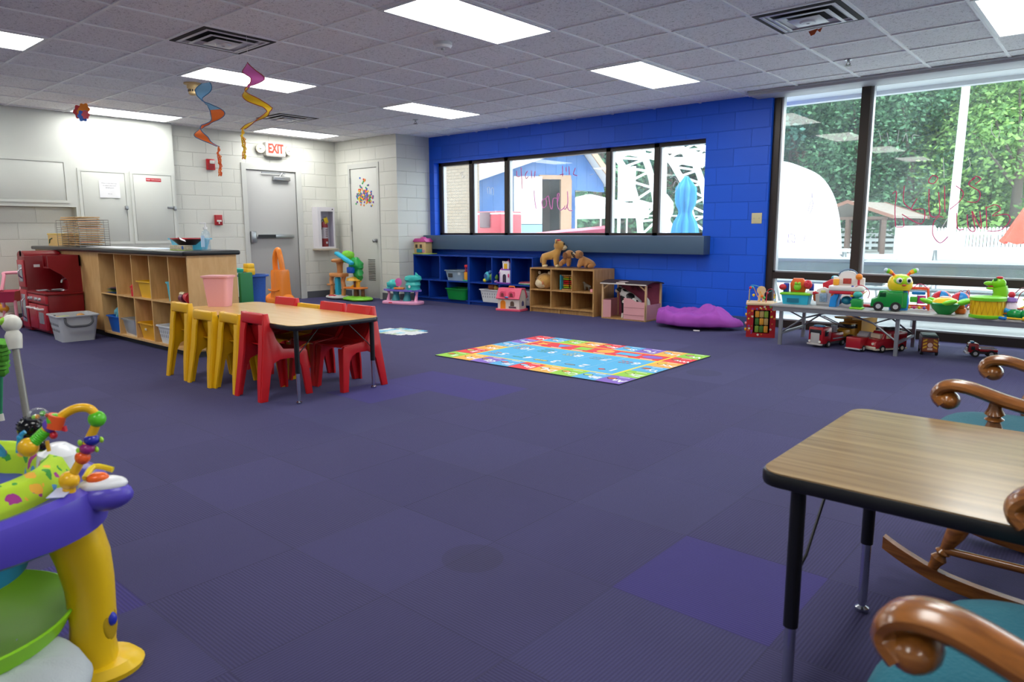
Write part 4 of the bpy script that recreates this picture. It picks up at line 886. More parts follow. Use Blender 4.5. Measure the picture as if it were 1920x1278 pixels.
# ---- low activity table
def act_table(label, x0, x1, y0, y1, h, mat, legs, chrome_from, r=.06, th=.028, group=None, braces=()):
    cx, cy = (x0+x1)/2, (y0+y1)/2; t = thing('activity_table', label, 'table', (cx, cy, 0))
    a, b_ = (x1-x0)/2, (y1-y0)/2
    MB().prism(rrect(-a+.004, a-.004, -b_+.004, b_-.004, r), h-.006, h, 'xy').make('table_top', t, mat)
    MB().prism(rrect(-a, a, -b_, b_, r), h-th-.006, h-.001, 'xy', bev=.008).make('edge_band', t, P('black_edge_band', '#16171B', .35))
    for lx, ly in legs:
        lx -= cx; ly -= cy; s = 1 if lx < 0 else -1; q = 1 if ly < 0 else -1
        l = MB().cyl((lx, ly, chrome_from), (lx, ly, h-th), .0165, .0165, 14).box(lx-.03, lx+.03, ly-.03, ly+.03, h-th-.008, h-th-.003).make('leg', t, P('black_powder_coat', '#131417', .35))
        MB().cyl((lx, ly, .03), (lx, ly, chrome_from+.02), .0125, seg=12).make('leg_insert', l, P('chromed_steel', '#C3C7CE', .15, metal=.95, var=0))
        MB().lathe([(.016, 0), (.019, .004), (.019, .012), (.009, .018), (.009, .03), (.012, .032)], 14, M=T(lx, ly, 0)).make('glide', l, MATS['chromed_steel'])
        MB().tube([(lx, ly, h*.55), (lx+s*.015, ly+q*.03, h*.64), (lx+s*.02, ly+q*.19, h-th-.005)], .0035, 6).make('brace', l, MATS['black_powder_coat'])
    return t
m_lam = wood('honey_maple_laminate', '#CDA25C', '#E0B874', (.6, 4, 4), .22, 4)
act_table('low maple-topped activity table with black edge and eight chairs', -.98, .70, -.81, -.11, .515, m_lam, ((.645, -.76), (.635, -.15), (-.90, -.76), (-.90, -.15)), .20, r=.07)
m_lam2 = wood('walnut_laminate', '#7E6440', '#A2865C', (.5, 9, 4), .22, 5)
act_table('larger brown wood-grain table with black edge in the right foreground', 4.055, 5.85, -1.755, -1.02, .587, m_lam2, ((4.125, -1.68), (4.135, -1.10), (5.75, -1.66), (5.75, -1.10)), .21, r=.05)
# ---- long folding bench table carrying the toys
m_lg = P('grey_bench_top', '#A3A19F', .4, var=.12, vscale=9, bump=.1); m_gal = P('galvanised_tube', '#8E9095', .35, metal=.5)
LX0, LX1, LY0, LY1, LH = 2.02, 6.3, 3.57, 4.38, .39
t = thing('long_folding_table', 'long low grey folding table under the tall window, covered in toys', 'table', (0, 0, 0))
MB().box(LX0, LX1, LY0, LY1, LH-.018, LH, bev=.004).make('table_top', t, m_lg); MB().box(LX0+.03, LX1-.03, LY0+.012, LY0+.032, LH-.058, LH-.018).box(LX0+.03, LX1-.03, LY1-.04, LY1-.02, LH-.058, LH-.018).box(LX0+.03, LX0+.05, LY0+.032, LY1-.04, LH-.058, LH-.018).make('apron', t, m_gal)
for x, s in ((2.12, 1), (3.14, -1), (4.3, 1), (5.3, -1)):
    for y in (3.63, 4.28): MB().box(x-.015, x+.015, y-.015, y+.015, 0, LH-.018).make('leg', t, m_gal)
    MB().box(x-.01, x+.01, 3.645, 4.265, .10, .125).make('cross_bar', t, m_gal)
    for y in (3.66, 4.25): MB().tube([(x+s*.012, y, .13), (x+s*.20, y, .27), (x+s*.42, y, LH-.05)], .009, 6).tube([(x+s*.2, y, .27), (x+s*.05, y+.03, .33)], .007, 6).make('diagonal_strut', t, m_gal)
# ---- rocking chairs
m_rock = wood('stained_oak_rocker', '#6A3C14', '#A4662A', (1, 8, 8), .25, 6, coat=.5); m_teal = P('teal_corduroy', '#0B5F70', .9, var=.12, bump=.4, bscale=150, sheen=.08)
def turned(p0, p1, r, prof, mat):
    """turned spindle: profile of (t, radius factor)"""
    p0, p1 = Vector(p0), Vector(p1); return MB().tube([p0.lerp(p1, a) for a, _ in prof], [r*k for _, k in prof], 14, mat)
SP = [(0, .55), (.08, .7), (.14, 1.0), (.18, .6), (.21, .95), (.24, .6), (.30, .8), (.42, 1.15), (.52, 1.2), (.62, .85), (.66, .6), (.69, 1.0), (.73, .6), (.80, 1.0), (.9, 1.0), (1, .7)]
def rocker(label):
    """faces -x; origin on the floor below the seat centre"""
    t = thing('rocking_chair', label, 'rocking chair', group='teal-cushioned wooden rocking chairs')
    for s in (-1, 1):
        y = s*.245
        pts = [(-.47, y, .105), (-.40, y, .072), (-.28, y, .035), (-.1, y, .020), (.1, y, .022), (.3, y, .05), (.5, y, .11), (.62, y, .17)]
        sp_ = spline(pts, 4); mb = MB(); mb.loft([[(p[0], p[1]-.014, p[2]-.02), (p[0], p[1]+.014, p[2]-.02), (p[0], p[1]+.014, p[2]+.02), (p[0], p[1]-.014, p[2]+.02)] for p in sp_]); mb.make('rocker', t, m_rock)
        turned((-.33, y, .055), (-.20, y*.92, .37), .024, SP, m_rock).make('leg', t); turned((.30, y, .06), (.20, y*.88, .37), .024, SP, m_rock).make('leg', t)
        MB().cyl((-.30, y, .13), (.27, y, .15), .012, seg=10, mat=m_rock).make('stretcher', t)
        # scrolled arm
        ya = s*.285
        A = spline([(-.325, ya, .600), (-.345, ya, .622), (-.325, ya, .648), (-.27, ya, .652), (-.15, ya, .622), (.0, ya*.98, .604), (.15, ya*.93, .615), (.27, ya*.86, .63)], 5)
        W = lambda i: .043-.016*i/len(A); mb = MB(); rings = []
        for i, p in enumerate(A):
            q = A[min(i+1, len(A)-1)]-A[max(i-1, 0)]; q.normalize(); nrm = Vector((-q.z, 0, q.x)) if True else q; h = .019 if i > 3 else .022
            rings.append([p+Vector((0, W(i)*math.cos(a), 0))+nrm*h*math.sin(a) for a in [2*PI*(j+.5)/12 for j in range(12)]])
        mb.loft(rings); mb.ell(A[0]+Vector((.010, 0, .008)), (.030, .041, .028)); mb.make('arm', t, m_rock)
        turned((-.20, ya, .62), (-.20, s*.255, .385), .026, SP, m_rock).make('arm_post', t)
        for k in (0, .14): MB().tube([(-.02+k, s*.262, .38), (-.02+k, s*.275, .48), (-.02+k, ya*.97, .60)], [.009, .013, .008], 10, m_rock).make('arm_spindle', t)
        turned((.235, s*.21, .37), (.43, s*.23, 1.02), .022, SP, m_rock).make('back_post', t)
    MB().prism(rrect(-.26, .26, -.27, .27, .08), .36, .395, 'xy', bev=.012).make('seat', t, m_rock)
    MB().box(.40, .43, -.26, .26, .98, 1.10, bev=.012, M=Matrix.Identity(4)).make('crest_rail', t, m_rock)
    for k in range(5): MB().cyl((.235, -.14+.07*k, .39), (.415, -.16+.08*k, 1.0), .009, seg=8, mat=m_rock).make('back_spindle', t)
    def cu(u, v):
        a = 2*PI*u; sq = lambda c: math.copysign(abs(c)**.45, c); r = math.sin(PI*v)**.35 if 0 < v < 1 else 0; return (.33*sq(math.cos(a))*r-.09, .27*sq(math.sin(a))*r, .445-.05*math.cos(PI*v)+.006*math.sin(14*u)*r)
    mb = MB(); mb.grid(cu, 40, 14, closed_u=True); mb.make('seat_cushion', t, m_teal, sharp=180)
    mb = MB(); mb.grid(cu, 40, 14, closed_u=True, M=T(.345, 0, .14) @ rotm('Y', -76) @ T(.22, 0, 0) @ Matrix.Diagonal((1.2, .9, 1, 1)) @ T(0, 0, -.40)); mb.make('back_cushion', t, m_teal, sharp=180)
    return t
r1 = rocker('wooden rocking chair with teal cushion beyond the brown table'); r1.location = (4.60, -.585, 0); r1.rotation_euler = (0, 0, math.radians(-4))
dup(r1, (4.83, -2.075, 0), -7, 'wooden rocking chair with teal cushion in the near right corner')
# ================================================================ ALPHABET RUG
t = thing('alphabet_rug', 'bright alphabet and number play rug lying on the carpet', 'rug', (1.93, 1.045, 0), 0); RW, RD = 1.92, 1.51
t.rotation_euler = (0, 0, math.radians(.6))
# local axes: x runs to the reader's right (world -x), y up the page (world -y)
Rg = Matrix(((-1, 0, 0, 0), (0, 1, 0, 0), (0, 0, 1, 0), (0, 0, 0, 1)))
MB().box(-RW, 0, 0, RD, .0005, .0085).make('base', t, P('rug_backing', '#3A3F52', .9))
cR, cO, cG, cBl, cPu, cYl, cSk = '#E8454E', '#F5B356', '#9AD04F', '#5FB0E0', '#8A6CC6', '#FFE03C', '#5BB4E2'
RP = lambda c: P('rug_pile_'+c.lstrip('#'), c, .9, var=.04, vscale=60, bump=.2, bscale=400)
z1 = .0087; cw, ch = RW/9, RD/6
near = list('ABCDEFGHI'); ncol = [cPu, cBl, cG, cO, cR, cBl, cPu, cO, cG]
farr = list('VUTSRQPON'); fcol = [cG, cO, cPu, cBl, cR, cO, cG, cBl, cR]
right = list('ZYXW'); rcol = [cG, cBl, cO, cR]; left = list('JKLM'); lcol = [cR, cO, cBl, cPu]
cells = MB(); let = MB(); ic = MB(); blackm = PL('#2B2A2A', .9); whm = RP('#F6F6F6')
def cell(x, y, w_, h_, c): cells.quad([(-x, y, z1), (-x-w_, y, z1), (-x-w_, y+h_, z1), (-x, y+h_, z1)], RP(c))
FR = rotm('Z', 180)          # lettering reads from the window side
def put(ch_, x, y, sz): let.text(ch_, sz, T(-x, y, z1+.0012) @ FR, whm, bold=.003)
random.seed(21)
def icon(x, y, r, col):
    n_ = 14; pts = [(-x+r*random.uniform(.75, 1.1)*math.cos(2*PI*j/n_)*1.25, y+r*random.uniform(.75, 1.1)*math.sin(2*PI*j/n_)*.8) for j in range(n_)]
    ic.quad([(a, b_, z1+.001) for a, b_ in pts], blackm); ic.quad([(-x+(a+x)*.8, y+(b_-y)*.8, z1+.0016) for a, b_ in pts], RP(col))
icols = ['#F0D050', '#D8703A', '#C0E070', '#F0A050', '#E8E8F0', '#9AD0F0', '#E07080', '#B08050']
def acell(ch_, i, j, c):
    x, y = i*cw, j*ch; cell(x, y, cw, ch, c); put(ch_+ch_.lower(), x+cw*.30, y+ch*.38, .105 if ch_ not in 'WM' else .078); icon(x+cw*.68, y+ch*.55, .038, icols[ord(ch_) % 8]); let.box(-x-cw*.62, -x-cw*.38+.04, y+ch*.84, y+ch*.88, z1+.0006, z1+.0012, whm)
for i, c in enumerate(near): acell(c, i, 0, ncol[i])
for i, c in enumerate(farr): acell(c, i, 5, fcol[i])
for j, c in enumerate(right): acell(c, 0, j+1, rcol[j])
for j, c in enumerate(left): acell(c, 8, j+1, lcol[j])
# yellow frame, sky field, red band
bx0, bx1, by0, by1 = cw, RW-cw, ch, RD-ch; e_ = .022
cell(bx0, by0, bx1-bx0, e_, cYl); cell(bx0, by1-e_, bx1-bx0, e_, cYl); cell(bx0, by0+e_, e_, by1-by0-2*e_, cYl); cell(bx1-e_, by0+e_, e_, by1-by0-2*e_, cYl)
yb = by1-e_-.25; cell(bx0+e_, yb-.02, bx1-bx0-2*e_, .02, cYl); cell(bx0+e_, yb, bx1-bx0-2*e_, by1-e_-yb, cR); cell(bx0+e_, by0+e_, bx1-bx0-2*e_, yb-.02-by0-e_, cSk)
fw_ = (bx1-bx0-2*e_)/5; fh_ = (yb-.02-by0-e_)/2
for k in range(10):
    i, j = k % 5, k//5; x = bx0+e_+i*fw_; y = by0+e_+j*fh_; put(str(k+1), x+fw_*.28, y+fh_*.45, .15)
    n_ = min(k+1, 9) if k > 3 else k+1
    for q in range(n_): icon(x+fw_*(.6+.13*(q % 3)-(.1 if n_ > 3 else 0)), y+fh_*(.35+.17*(q//3)), .016 if n_ > 3 else .03, ['#E8504A', '#9AA0A8', '#F0D050', '#58A060', '#F09040'][k % 5])
    if i: let.box(-x-.002, -x+.002, y+.01, y+fh_-.01, z1+.0004, z1+.001, RP('#A8D8F0'))
shw = (bx1-bx0-2*e_)/6; ym = yb+(by1-e_-yb)*.52
for k in range(6):
    xc = -(bx0+e_+shw*(k+.5)); c = [cPu, cSk, cO, cG, '#6AA0E0', cO][k]
    if k == 0: pts = circ(xc, ym, .095, 24, ry=.062)
    elif k == 1: pts = [(xc-.11, ym-.055), (xc+.11, ym-.055), (xc+.11, ym+.055), (xc-.11, ym+.055)]
    elif k == 2: pts = circ(xc, ym, .085, 24, ry=.082)
    elif k == 3: pts = [(xc-.075, ym-.07), (xc+.075, ym-.07), (xc+.075, ym+.07), (xc-.075, ym+.07)]
    elif k == 4: pts = [(xc-.08, ym+.06), (xc, ym-.08), (xc+.08, ym+.06)]
    else: pts = [(xc+(.085 if j % 2 else .038)*math.sin(PI*j/5), ym+(.085 if j % 2 else .038)*math.cos(PI*j/5)) for j in range(10)]
    ic.quad([(a, b_, z1+.0014) for a, b_ in pts], RP(c)); let.box(xc-.06, xc+.06, yb+.012, yb+.026, z1+.0008, z1+.0014, whm)
cells.make('printed_squares', t); let.make('white_lettering', t); ic.make('printed_pictures', t)
# floor puzzle
t = thing('floor_puzzle', 'finished blue and white floor puzzle lying on the carpet', 'puzzle', (-1.42, 1.83, .0), 5); random.seed(9)
for i in range(7):
    for j in range(5):
        if (i in (0, 6) and j > 3) or (i == 6 and j == 0): continue
        x, y = (i-3.5)*.085, (j-2.5)*.085; e = []
        for (dx, dy, nx, ny) in ((1, 0, 0, -1), (0, 1, 1, 0), (-1, 0, 0, 1), (0, -1, -1, 0)):
            pass
        pts = [(x, y), (x+.03, y), (x+.034, y-.014), (x+.05, y-.014), (x+.054, y), (x+.084, y), (x+.084, y+.03), (x+.098, y+.036), (x+.098, y+.05), (x+.084, y+.054), (x+.084, y+.084), (x+.054, y+.084), (x+.042, y+.072), (x+.03, y+.084), (x, y+.084), (x, y+.054), (x+.012, y+.042), (x, y+.03)]
        MB().prism(pts, .0005, .004, 'xy').make('puzzle_piece', t, P('puzzle_print_%d' % random.choice([0, 0, 1, 2, 3]), ['#E6EEF0', '#9FD3E8', '#5FB4DC', '#B9C9B0'][random.choice([0, 0, 1, 2, 3])], .5, var=.35, vscale=30))
# ================================================================ LEFT SIDE: play kitchen, basket, cart, things on and in the counter
m_kr = P('kitchen_dark_red', '#7C0B16', .35, var=.05); m_kp = P('kitchen_front_red', '#B02A38', .3, var=.05); m_sil = P('silver_plastic', '#B9BEC4', .25, metal=.5); m_chr = MATS['chromed_steel']
t = thing('play_kitchen', 'red wooden play kitchen standing against the maple counter', 'play kitchen', (-4.89, -.83, 0))
D = .36
f = MB(); f.box(0, .27, 0, D, .02, .84, bev=.004).prism([(0, .84)]+[(.135+.135*math.cos(math.radians(a)), .84+.06*math.sin(math.radians(a))) for a in range(180, -1, -15)]+[(.27, .84)], 0, D, 'xz'); f.make('fridge_tower', t, m_kr)
MB().box(.28, .87, .02, D, .03, .44, bev=.003).make('base_cabinet', t, m_kr)
MB().box(.27, .89, -.01, D, .44, .465, bev=.006).make('countertop', t, m_kr)
b = MB(); b.box(.27, .62, D-.015, D, .465, .86); b.prism([(.13, .465), (D, .465), (D, .86), (.05, .86), (.05, .74), (.10, .70), (.16, .66)]+[(.16+.0*a, .66) for a in ()]+[(.22, .60), (.235, .54), (.22, .49)], .85, .868, 'yz'); b.box(.62, .868, D-.015, D, .74, .86); b.make('back_panel', t, m_kr)
s_ = MB(); s_.box(.46, .66, .12, D-.015, .715, .73).box(.46, .47, .12, D-.015, .73, .85).box(.56, .57, .12, D-.015, .73, .85).box(.65, .66, .12, D-.015, .715, .85); s_.make('upper_shelf', t, m_kr)
for nm, x0, x1, z0, z1 in (('freezer_door', .02, .25, .50, .80), ('fridge_door', .02, .25, .05, .47), ('oven_door', .58, .85, .06, .33), ('cupboard_door', .30, .56, .06, .33)):
    d = MB().box(x0, x1, -.014, -.001 if x0 < .27 else .019, z0, z1, bev=.006).make(nm, t, m_kp); w_ = x1-x0
    if x0 < .27: MB().box(x0+.05, x1-.05, -.02, -.014, z0+.06, z1-.05, bev=.004).make('window', d, m_sil); MB().tube([(x1-.06, -.018, z0+.1), (x1-.06, -.05, z0+.13), (x1-.06, -.05, z1-.12), (x1-.06, -.018, z1-.09)], .009, 8, m_chr).make('handle', d)
    else: MB().tube([(x0+.04, -.012, z1-.04), (x0+.06, -.05, z1-.04), (x1-.06, -.05, z1-.04), (x1-.04, -.012, z1-.04)], .011, 8, P('cream_plastic', '#E6DCDC', .3)).make('handle', d)
    if nm == 'oven_door': MB().box(x0+.06, x1-.06, -.018, -.014, z0+.07, z0+.19).make('window', d, m_sil)
cp = MB().box(.28, .87, -.008, .02, .345, .435, bev=.004).make('control_panel', t, m_kp)
for x in (.35, .42, .58, .70): MB().cyl((x, -.008, .39), (x, -.03, .39), .02, .016, 14, m_sil).make('knob', t)
cb_ = MB()
for cx, cy in ((.42, .10), (.42, .25)): cb_.tube([(cx+.055*math.cos(a), cy+.055*math.sin(a), .469) for a in [2*PI*j/20 for j in range(20)]], .006, 6, m_sil, closed=True)
cb_.make('stove_rings', t)
MB().lathe([(.10, .466), (.11, .472), (.10, .474), (.08, .455), (0, .452)], 24, M=T(.66, .17, .001)).make('sink_bowl', t, m_chr)
fc = MB(); fc.tube(spline([(.74, .30, .466), (.74, .30, .56), (.74, .27, .60), (.74, .21, .59), (.74, .20, .56)], 4), .011, 8, m_chr).ell((.74, .30, .575), .022, m_chr); fc.make('faucet', t)
MB().box(.27, .2715, .08, .14, .72, .75).make('nameplate', t, PL('#D8D4D2'))
for z in (.74, .56, .30): MB().lathe([(0, -.02), (.03, -.018), (.036, 0)], 16, M=T(.135, -.0, z+.13 if z > .7 else z) @ rotm('X', 90)).make('dial', t, m_sil) if z > .7 else None
# laundry basket
def basket(name, label, loc, w0, d0, w1, d1, h, mat, rz=0, holes=True, xh=True, rim=.012, th=.004, cat='basket', hmat=None, group=None):
    t = thing(name, label, cat, loc, rz, group); b = MB()
    def ring(w_, d_, z, r=.03): return [(x, y, z) for x, y in rrect(-w_/2, w_/2, -d_/2, d_/2, r, 4)]
    b.loft([ring(w0-.01, d0-.01, .004), ring(w0, d0, 0), ring(w1, d1, h), ring(w1+rim*2, d1+rim*2, h), ring(w1+rim*2, d1+rim*2, h-.012), ring(w1+rim*2-.004, d1+rim*2-.004, h-.003), ring(w1-th, d1-th, h-.002), ring(w0-th*2, d0-th*2, .006)]); b.make('tub', t, mat)
    if holes:
        hm = hmat or P('hole_shadow', '#4A4C50', .9); hb = MB()
        for s in (-1, 1):
            for r_ in range(2):
                z = h*(.42+.22*r_)
                for k in range(7):
                    u = (k-3)/8; k_ = z/h; ww = w0+(w1-w0)*k_; dd = d0+(d1-d0)*k_
                    hb.box(u*ww-.008, u*ww+.008, s*(dd/2+.0008)-.001, s*(dd/2+.0008)+.001, z-.012, z+.018)
                    if xh: hb.box(s*(ww/2+.0008)-.001, s*(ww/2+.0008)+.001, u*dd-.008, u*dd+.008, z-.012, z+.018)
        hb.make('vent_holes', t, hm)
    return t
t = basket('laundry_basket', 'pale grey laundry basket with dark grey handles beside the play kitchen', (-3.60, -.72, 0), .33, .30, .42, .37, .27, P('pale_grey_plastic', '#C3C6CC', .4), -4, xh=False)
for s, nm in ((1, 'front'), (-1, 'back')): MB().tube(spline([(s*.205, -.12, .25), (s*.225, -.12, .20), (s*.225, -.08, .165), (s*.222, 0, .16), (s*.225, .08, .165), (s*.225, .12, .20), (s*.205, .12, .25)], 4), .011, 8).make('handle', t, P('dark_grey_handle', '#5A5D62', .4))
random.seed(2)
def heap(label, name, cat, c, n, r, cols, s0, s1, group):
    for k in range(n):
        p = Vector(c)+Vector((random.uniform(-r, r), random.uniform(-r, r), random.uniform(0, .02))); q = MB(); s = random.uniform(s0, s1)
        if k % 3 == 0: q.box(-s, s, -s*.5, s*.5, -s*.3, s*.3, bev=s*.1)
        elif k % 3 == 1: q.ell((0, 0, 0), (s, s*.7, s*.5))
        else: q.cyl((-s, 0, 0), (s, 0, 0), s*.3)
        col = cols[k % len(cols)]
        single(name, label % col[1], cat, q, PL(col[0], .5), p, random.uniform(0, 180), group)
heap('%s toy lying in the pale grey laundry basket', 'small_toy', 'toy', (-3.60, -.72, .215), 9, .12, [('#C8D83A', 'lime green'), ('#D8A05A', 'tan'), ('#4A8AC8', 'blue')], .035, .07, 'toys in the laundry basket')
# play shopping cart
t = thing('toy_cart', 'pink toy shopping cart by the far left wall', 'toy cart', (-5.28, -.86, 0), -30); mp = PL('#E89AAE'); mdp = PL('#C8405E'); mlv = PL('#B09AD8')
MB().loft([[(x*k, y*k, z) for x, y in ((-.15, -.11), (.15, -.11), (.15, .11), (-.15, .11))] for k, z in ((.75, .30), (1, .42), (1.05, .42), (1.05, .43), (.98, .43), (.72, .31))]).make('basket_tub', t, mdp)
MB().tube(spline([(-.13, -.10, .42), (-.26, -.10, .58), (-.30, -.10, .62), (-.30, .10, .62), (-.26, .10, .58), (-.13, .10, .42)], 5), .02, 8).make('push_handle', t, mp)
for s in (-1, 1): MB().tube([(-.12, s*.09, .32), (-.14, s*.1, .1), (.14, s*.1, .07)], .018, 8).tube([(.1, s*.09, .32), (.12, s*.1, .07)], .018, 8).make('frame_leg', t, mp)
MB().box(-.16, .14, -.11, .11, .06, .09, bev=.01).make('lower_tray', t, mlv)
for x in (-.14, .14):
    for s in (-1, 1): w_ = MB().cyl((x, s*.11, .055), (x, s*.145, .055), .055, seg=20).make('wheel', t, mdp); MB().cyl((x, s*.145, .055), (x, s*.15, .055), .025, seg=14).make('hub_cap', w_, mlv)
q = MB(); q.box(-.13, .13, -.05, .05, 0, .16, bev=.03); single('toy_vacuum', 'small white and orange toy on the floor behind the toy cart', 'toy', q, PL('#D8D2C8'), (-5.52, -.86, 0), 20)
q = MB(); q.ell((0, 0, .05), (.09, .05, .05)).cyl((-.05, 0, .05), (-.12, 0, .12), .02); single('toy_bird', 'yellow and red toy lying on the white toy by the left wall', 'toy', q, PL('#E8A030'), (-5.50, -.87, .155), 10)
t = thing('blue_ball', 'dark teal-blue ball on the wall hook at the left edge', 'ball', (-5.60, -1.07, .60)); MB().ell((0, 0, 0), (.05, .06, .075)).make('ball', t, PL('#1F5C8A')); MB().cyl((-.11, 0, 0), (-.04, 0, 0), .012).make('hook', t, m_steel)
# ---- on top of the counter
WT = .9409
t = thing('drying_rack', 'wire rack stacked with thin wooden puzzle boards on the counter', 'rack', (-4.62, -.22, WT), 3)
mw = P('grey_wire', '#8C8A86', .35, metal=.6); W_, D_, H_ = .62, .32, .30
wr = MB()
for x in (-W_/2, -W_/2+.13, 0, W_/2-.13, W_/2):
    wr.tube([(x, -D_/2, 0), (x, -D_/2, H_), (x, D_/2, H_), (x, D_/2, 0)], .0028, 5)
for k in range(12):
    z = .012+k*.026; wr.tube([(-W_/2, -D_/2, z), (W_/2, -D_/2, z), (W_/2, D_/2, z), (-W_/2, D_/2, z)], .0024, 5, closed=True)
wr.make('wire_frame', t, mw)
random.seed(31)
for k in range(12):
    z = WT+.016+k*.026; dx = random.uniform(-.04, .06); w_ = .46+random.uniform(-.05, .08) if k < 9 else .36
    q = thing('wooden_puzzle', ['lowest wooden puzzle board in the wire rack', 'wooden puzzle board near the bottom of the wire rack', 'wooden puzzle board in the lower half of the wire rack', 'wooden puzzle board in the middle of the wire rack', 'wooden puzzle board in the upper half of the wire rack', 'wooden puzzle board near the top of the wire rack'][min(k//2, 5)], 'puzzle', (-4.62+dx, -.22, z), 3, 'wooden puzzles in the wire rack')
    MB().box(-w_/2, w_/2, -.13, .13, 0, .008, bev=.002).make('board', q, m_maple); 
    pc = MB()
    for j in range(6): pc.box(-w_/2+.03+j*w_/6.6, -w_/2+.03+j*w_/6.6+.045, -.10, .10, .008, .0125, PL(['#C86050', '#E0D0A0', '#7A5A48', '#D8A8A0', '#EDE0C8', '#B08060'][(j+k) % 6], .6))
    pc.make('puzzle_pieces', q)
for k in range(2):
    q = single('wooden_puzzle', ['wooden board lying on top of the wire rack', 'topmost wooden board above the wire rack'][k], 'puzzle', MB().box(-.21, .21, -.13, .13, 0, .012, bev=.002), m_maple, (-4.70+.03*k, -.22, WT+.305+.02*k), 3)
t = thing('wooden_tool_box', 'small wooden toy tool box at the left end of the counter', 'toy box', (-5.30, -.22, WT), 2)
b = MB(); b.box(-.24, .24, -.09, -.08, 0, .13).box(-.24, .24, .08, .09, 0, .13).box(-.24, -.23, -.08, .08, 0, .13).box(.23, .24, -.08, .08, 0, .13).box(-.23, .23, -.08, .08, 0, .01).make('box', t, P('pale_pine', '#D9B272', .5, var=.1))
MB().box(-.25, .25, -.095, .095, .131, .150, bev=.003).make('lid', t, P('yellow_pine', '#E3C063', .5, var=.1)); MB().tube([(-.20, -.092, .03), (-.17, -.094, .08), (-.1, -.094, .09)], .007, 6).make('green_emblem', t, PL('#2F5C48'))
for k, (x, y, w_, rz) in enumerate(((-3.9, -.2, .5, 4), (-3.35, -.24, .5, -6), (-2.95, -.2, .4, 3), (-2.55, -.25, .32, -10), (-2.3, -.30, .28, 6))):
    single('paper_sheet', ['white paper sheet on the counter nearest the wire rack', 'white paper sheet second along the counter from the wire rack', 'white paper sheet halfway along the counter', 'blue-tinted paper sheet left of the turquoise bin', 'white paper sheet just before the turquoise bin'][k], 'paper', MB().box(-w_/2, w_/2, -.14, .14, 0, .003), MATS['copy_paper'] if k != 3 else PL('#A8C8E0', .6), (x, y, WT+.0005+k*.0), rz)
t = basket('turquoise_bin', 'turquoise plastic bin on the counter', (-2.02, -.17, WT+.0005), .28, .20, .34, .24, .105, PL('#58BFDD'), 2, holes=False, cat='bin')
t = thing('bowl', 'black and red bowl with a white cloth hanging over it on the counter', 'bowl', (-1.86, -.27, WT+.046), 0)
MB().lathe([(.0, 0), (.07, 0), (.13, .05), (.135, .055), (.125, .055), (.065, .008), (0, .006)], 28).make('bowl', t, PL('#2A2124')); MB().lathe([(.13, .05), (.142, .055), (.142, .062), (.128, .06)], 28).make('rim', t, PL('#C2303C'))
MB().grid(lambda u, v: (.02+.13*u, -.10+.05*v-.03*u, .05+.022*math.sin(PI*u)-.02*v), 8, 6).make('white_cloth', t, MATS['copy_paper'])
t = thing('wipes_box', 'speckled tissue box with a round blue mark beside the bowl on the counter', 'box', (-1.80, -.355, WT+.0005), 2); MB().box(-.13, .13, -.04, .04, 0, .045, bev=.002).make('carton', t, P('speckled_carton', '#B9AE94', .6, var=.5, vscale=60)); MB().lathe([(0, 0), (.018, 0), (.018, .001), (0, .001)], 16, M=T(.105, -.0402, .024) @ rotm('X', 90)).make('round_mark', t, PL('#2C5CA8')); MB().box(-.13, .13, -.041, .041, 0, .006).make('green_stripe', t, PL('#A8C850'))
t = thing('hand_sanitizer', 'clear hand sanitizer pump bottle with a blue label at the counter end', 'bottle', (-1.56, -.24, WT+.0005), -48)
m_cp = glass_mat('clear_bottle', (.86, .93, .98, 1), 1.0, .10)
MB().loft([[(x*k, y*k, z) for x, y in rrect(-.045, .045, -.028, .028, .02)] for k, z in ((.92, 0), (1, .01), (1, .14), (.8, .165), (.35, .178), (.32, .19))]).make('bottle', t, m_cp)
MB().lathe([(.016, .185), (.018, .187), (.018, .203), (.006, .206), (.005, .235), (.0, .236)], 16).box(-.006, .006, -.045, .01, .232, .242, bev=.003).make('pump', t, PL('#F0F2F4')); lb = MB(); lb.box(-.038, .038, -.0292, -.0284, .03, .13, P('label_film', '#D6E0EA', .3)).box(-.03, .03, -.0298, -.0292, .05, .085, PL('#4A90D8')).box(-.025, .025, -.0298, -.0292, .10, .106, PL('#3A4A70')).box(-.02, .02, -.0298, -.0292, .112, .117, PL('#3A4A70')); lb.make('label', t)
# ---- inside the counter cubbies (five columns, two rows)
cx_ = [(-3.53-3.11)/2, -2.90, -2.485, -2.075, -1.69]
t = thing('cloth_stack', 'folded dark green and purple cloths in the upper left cubby', 'cloth', (cx_[0]+.03, -.335, .4805), 0)
for k, (c, w_) in enumerate((('#2C5E9A', .30), ('#8FA04A', .27), ('#4A6E5A', .26), ('#5A3A4E', .20))): MB().grid(lambda u, v, k=k, w_=w_: (-w_/2+w_*u, -.11+.22*v, .006+.016*k+.010*math.sin(3*u+k)*math.sin(PI*v)), 8, 6).make('folded_cloth', t, P('cloth_%d' % k, c, .9))
q = MB(); q.cyl((0, 0, 0), (0, 0, .05), .028).ell((0, 0, .065), (.03, .03, .025)).cyl((0, 0, .085), (0, 0, .10), .036, .036).box(-.035, .035, -.012, .012, .10, .115, bev=.004); single('red_toy_figure', 'small red toy figure in the second upper cubby', 'toy', q, PL('#D82A3A'), (-2.745, -.425, .4805))
basket('yellow_bin', 'yellow plastic bin in the middle upper cubby', (cx_[2]+.015, -.315, .4805), .27, .21, .32, .25, .16, PL('#E8B41E'), holes=False, cat='bin')
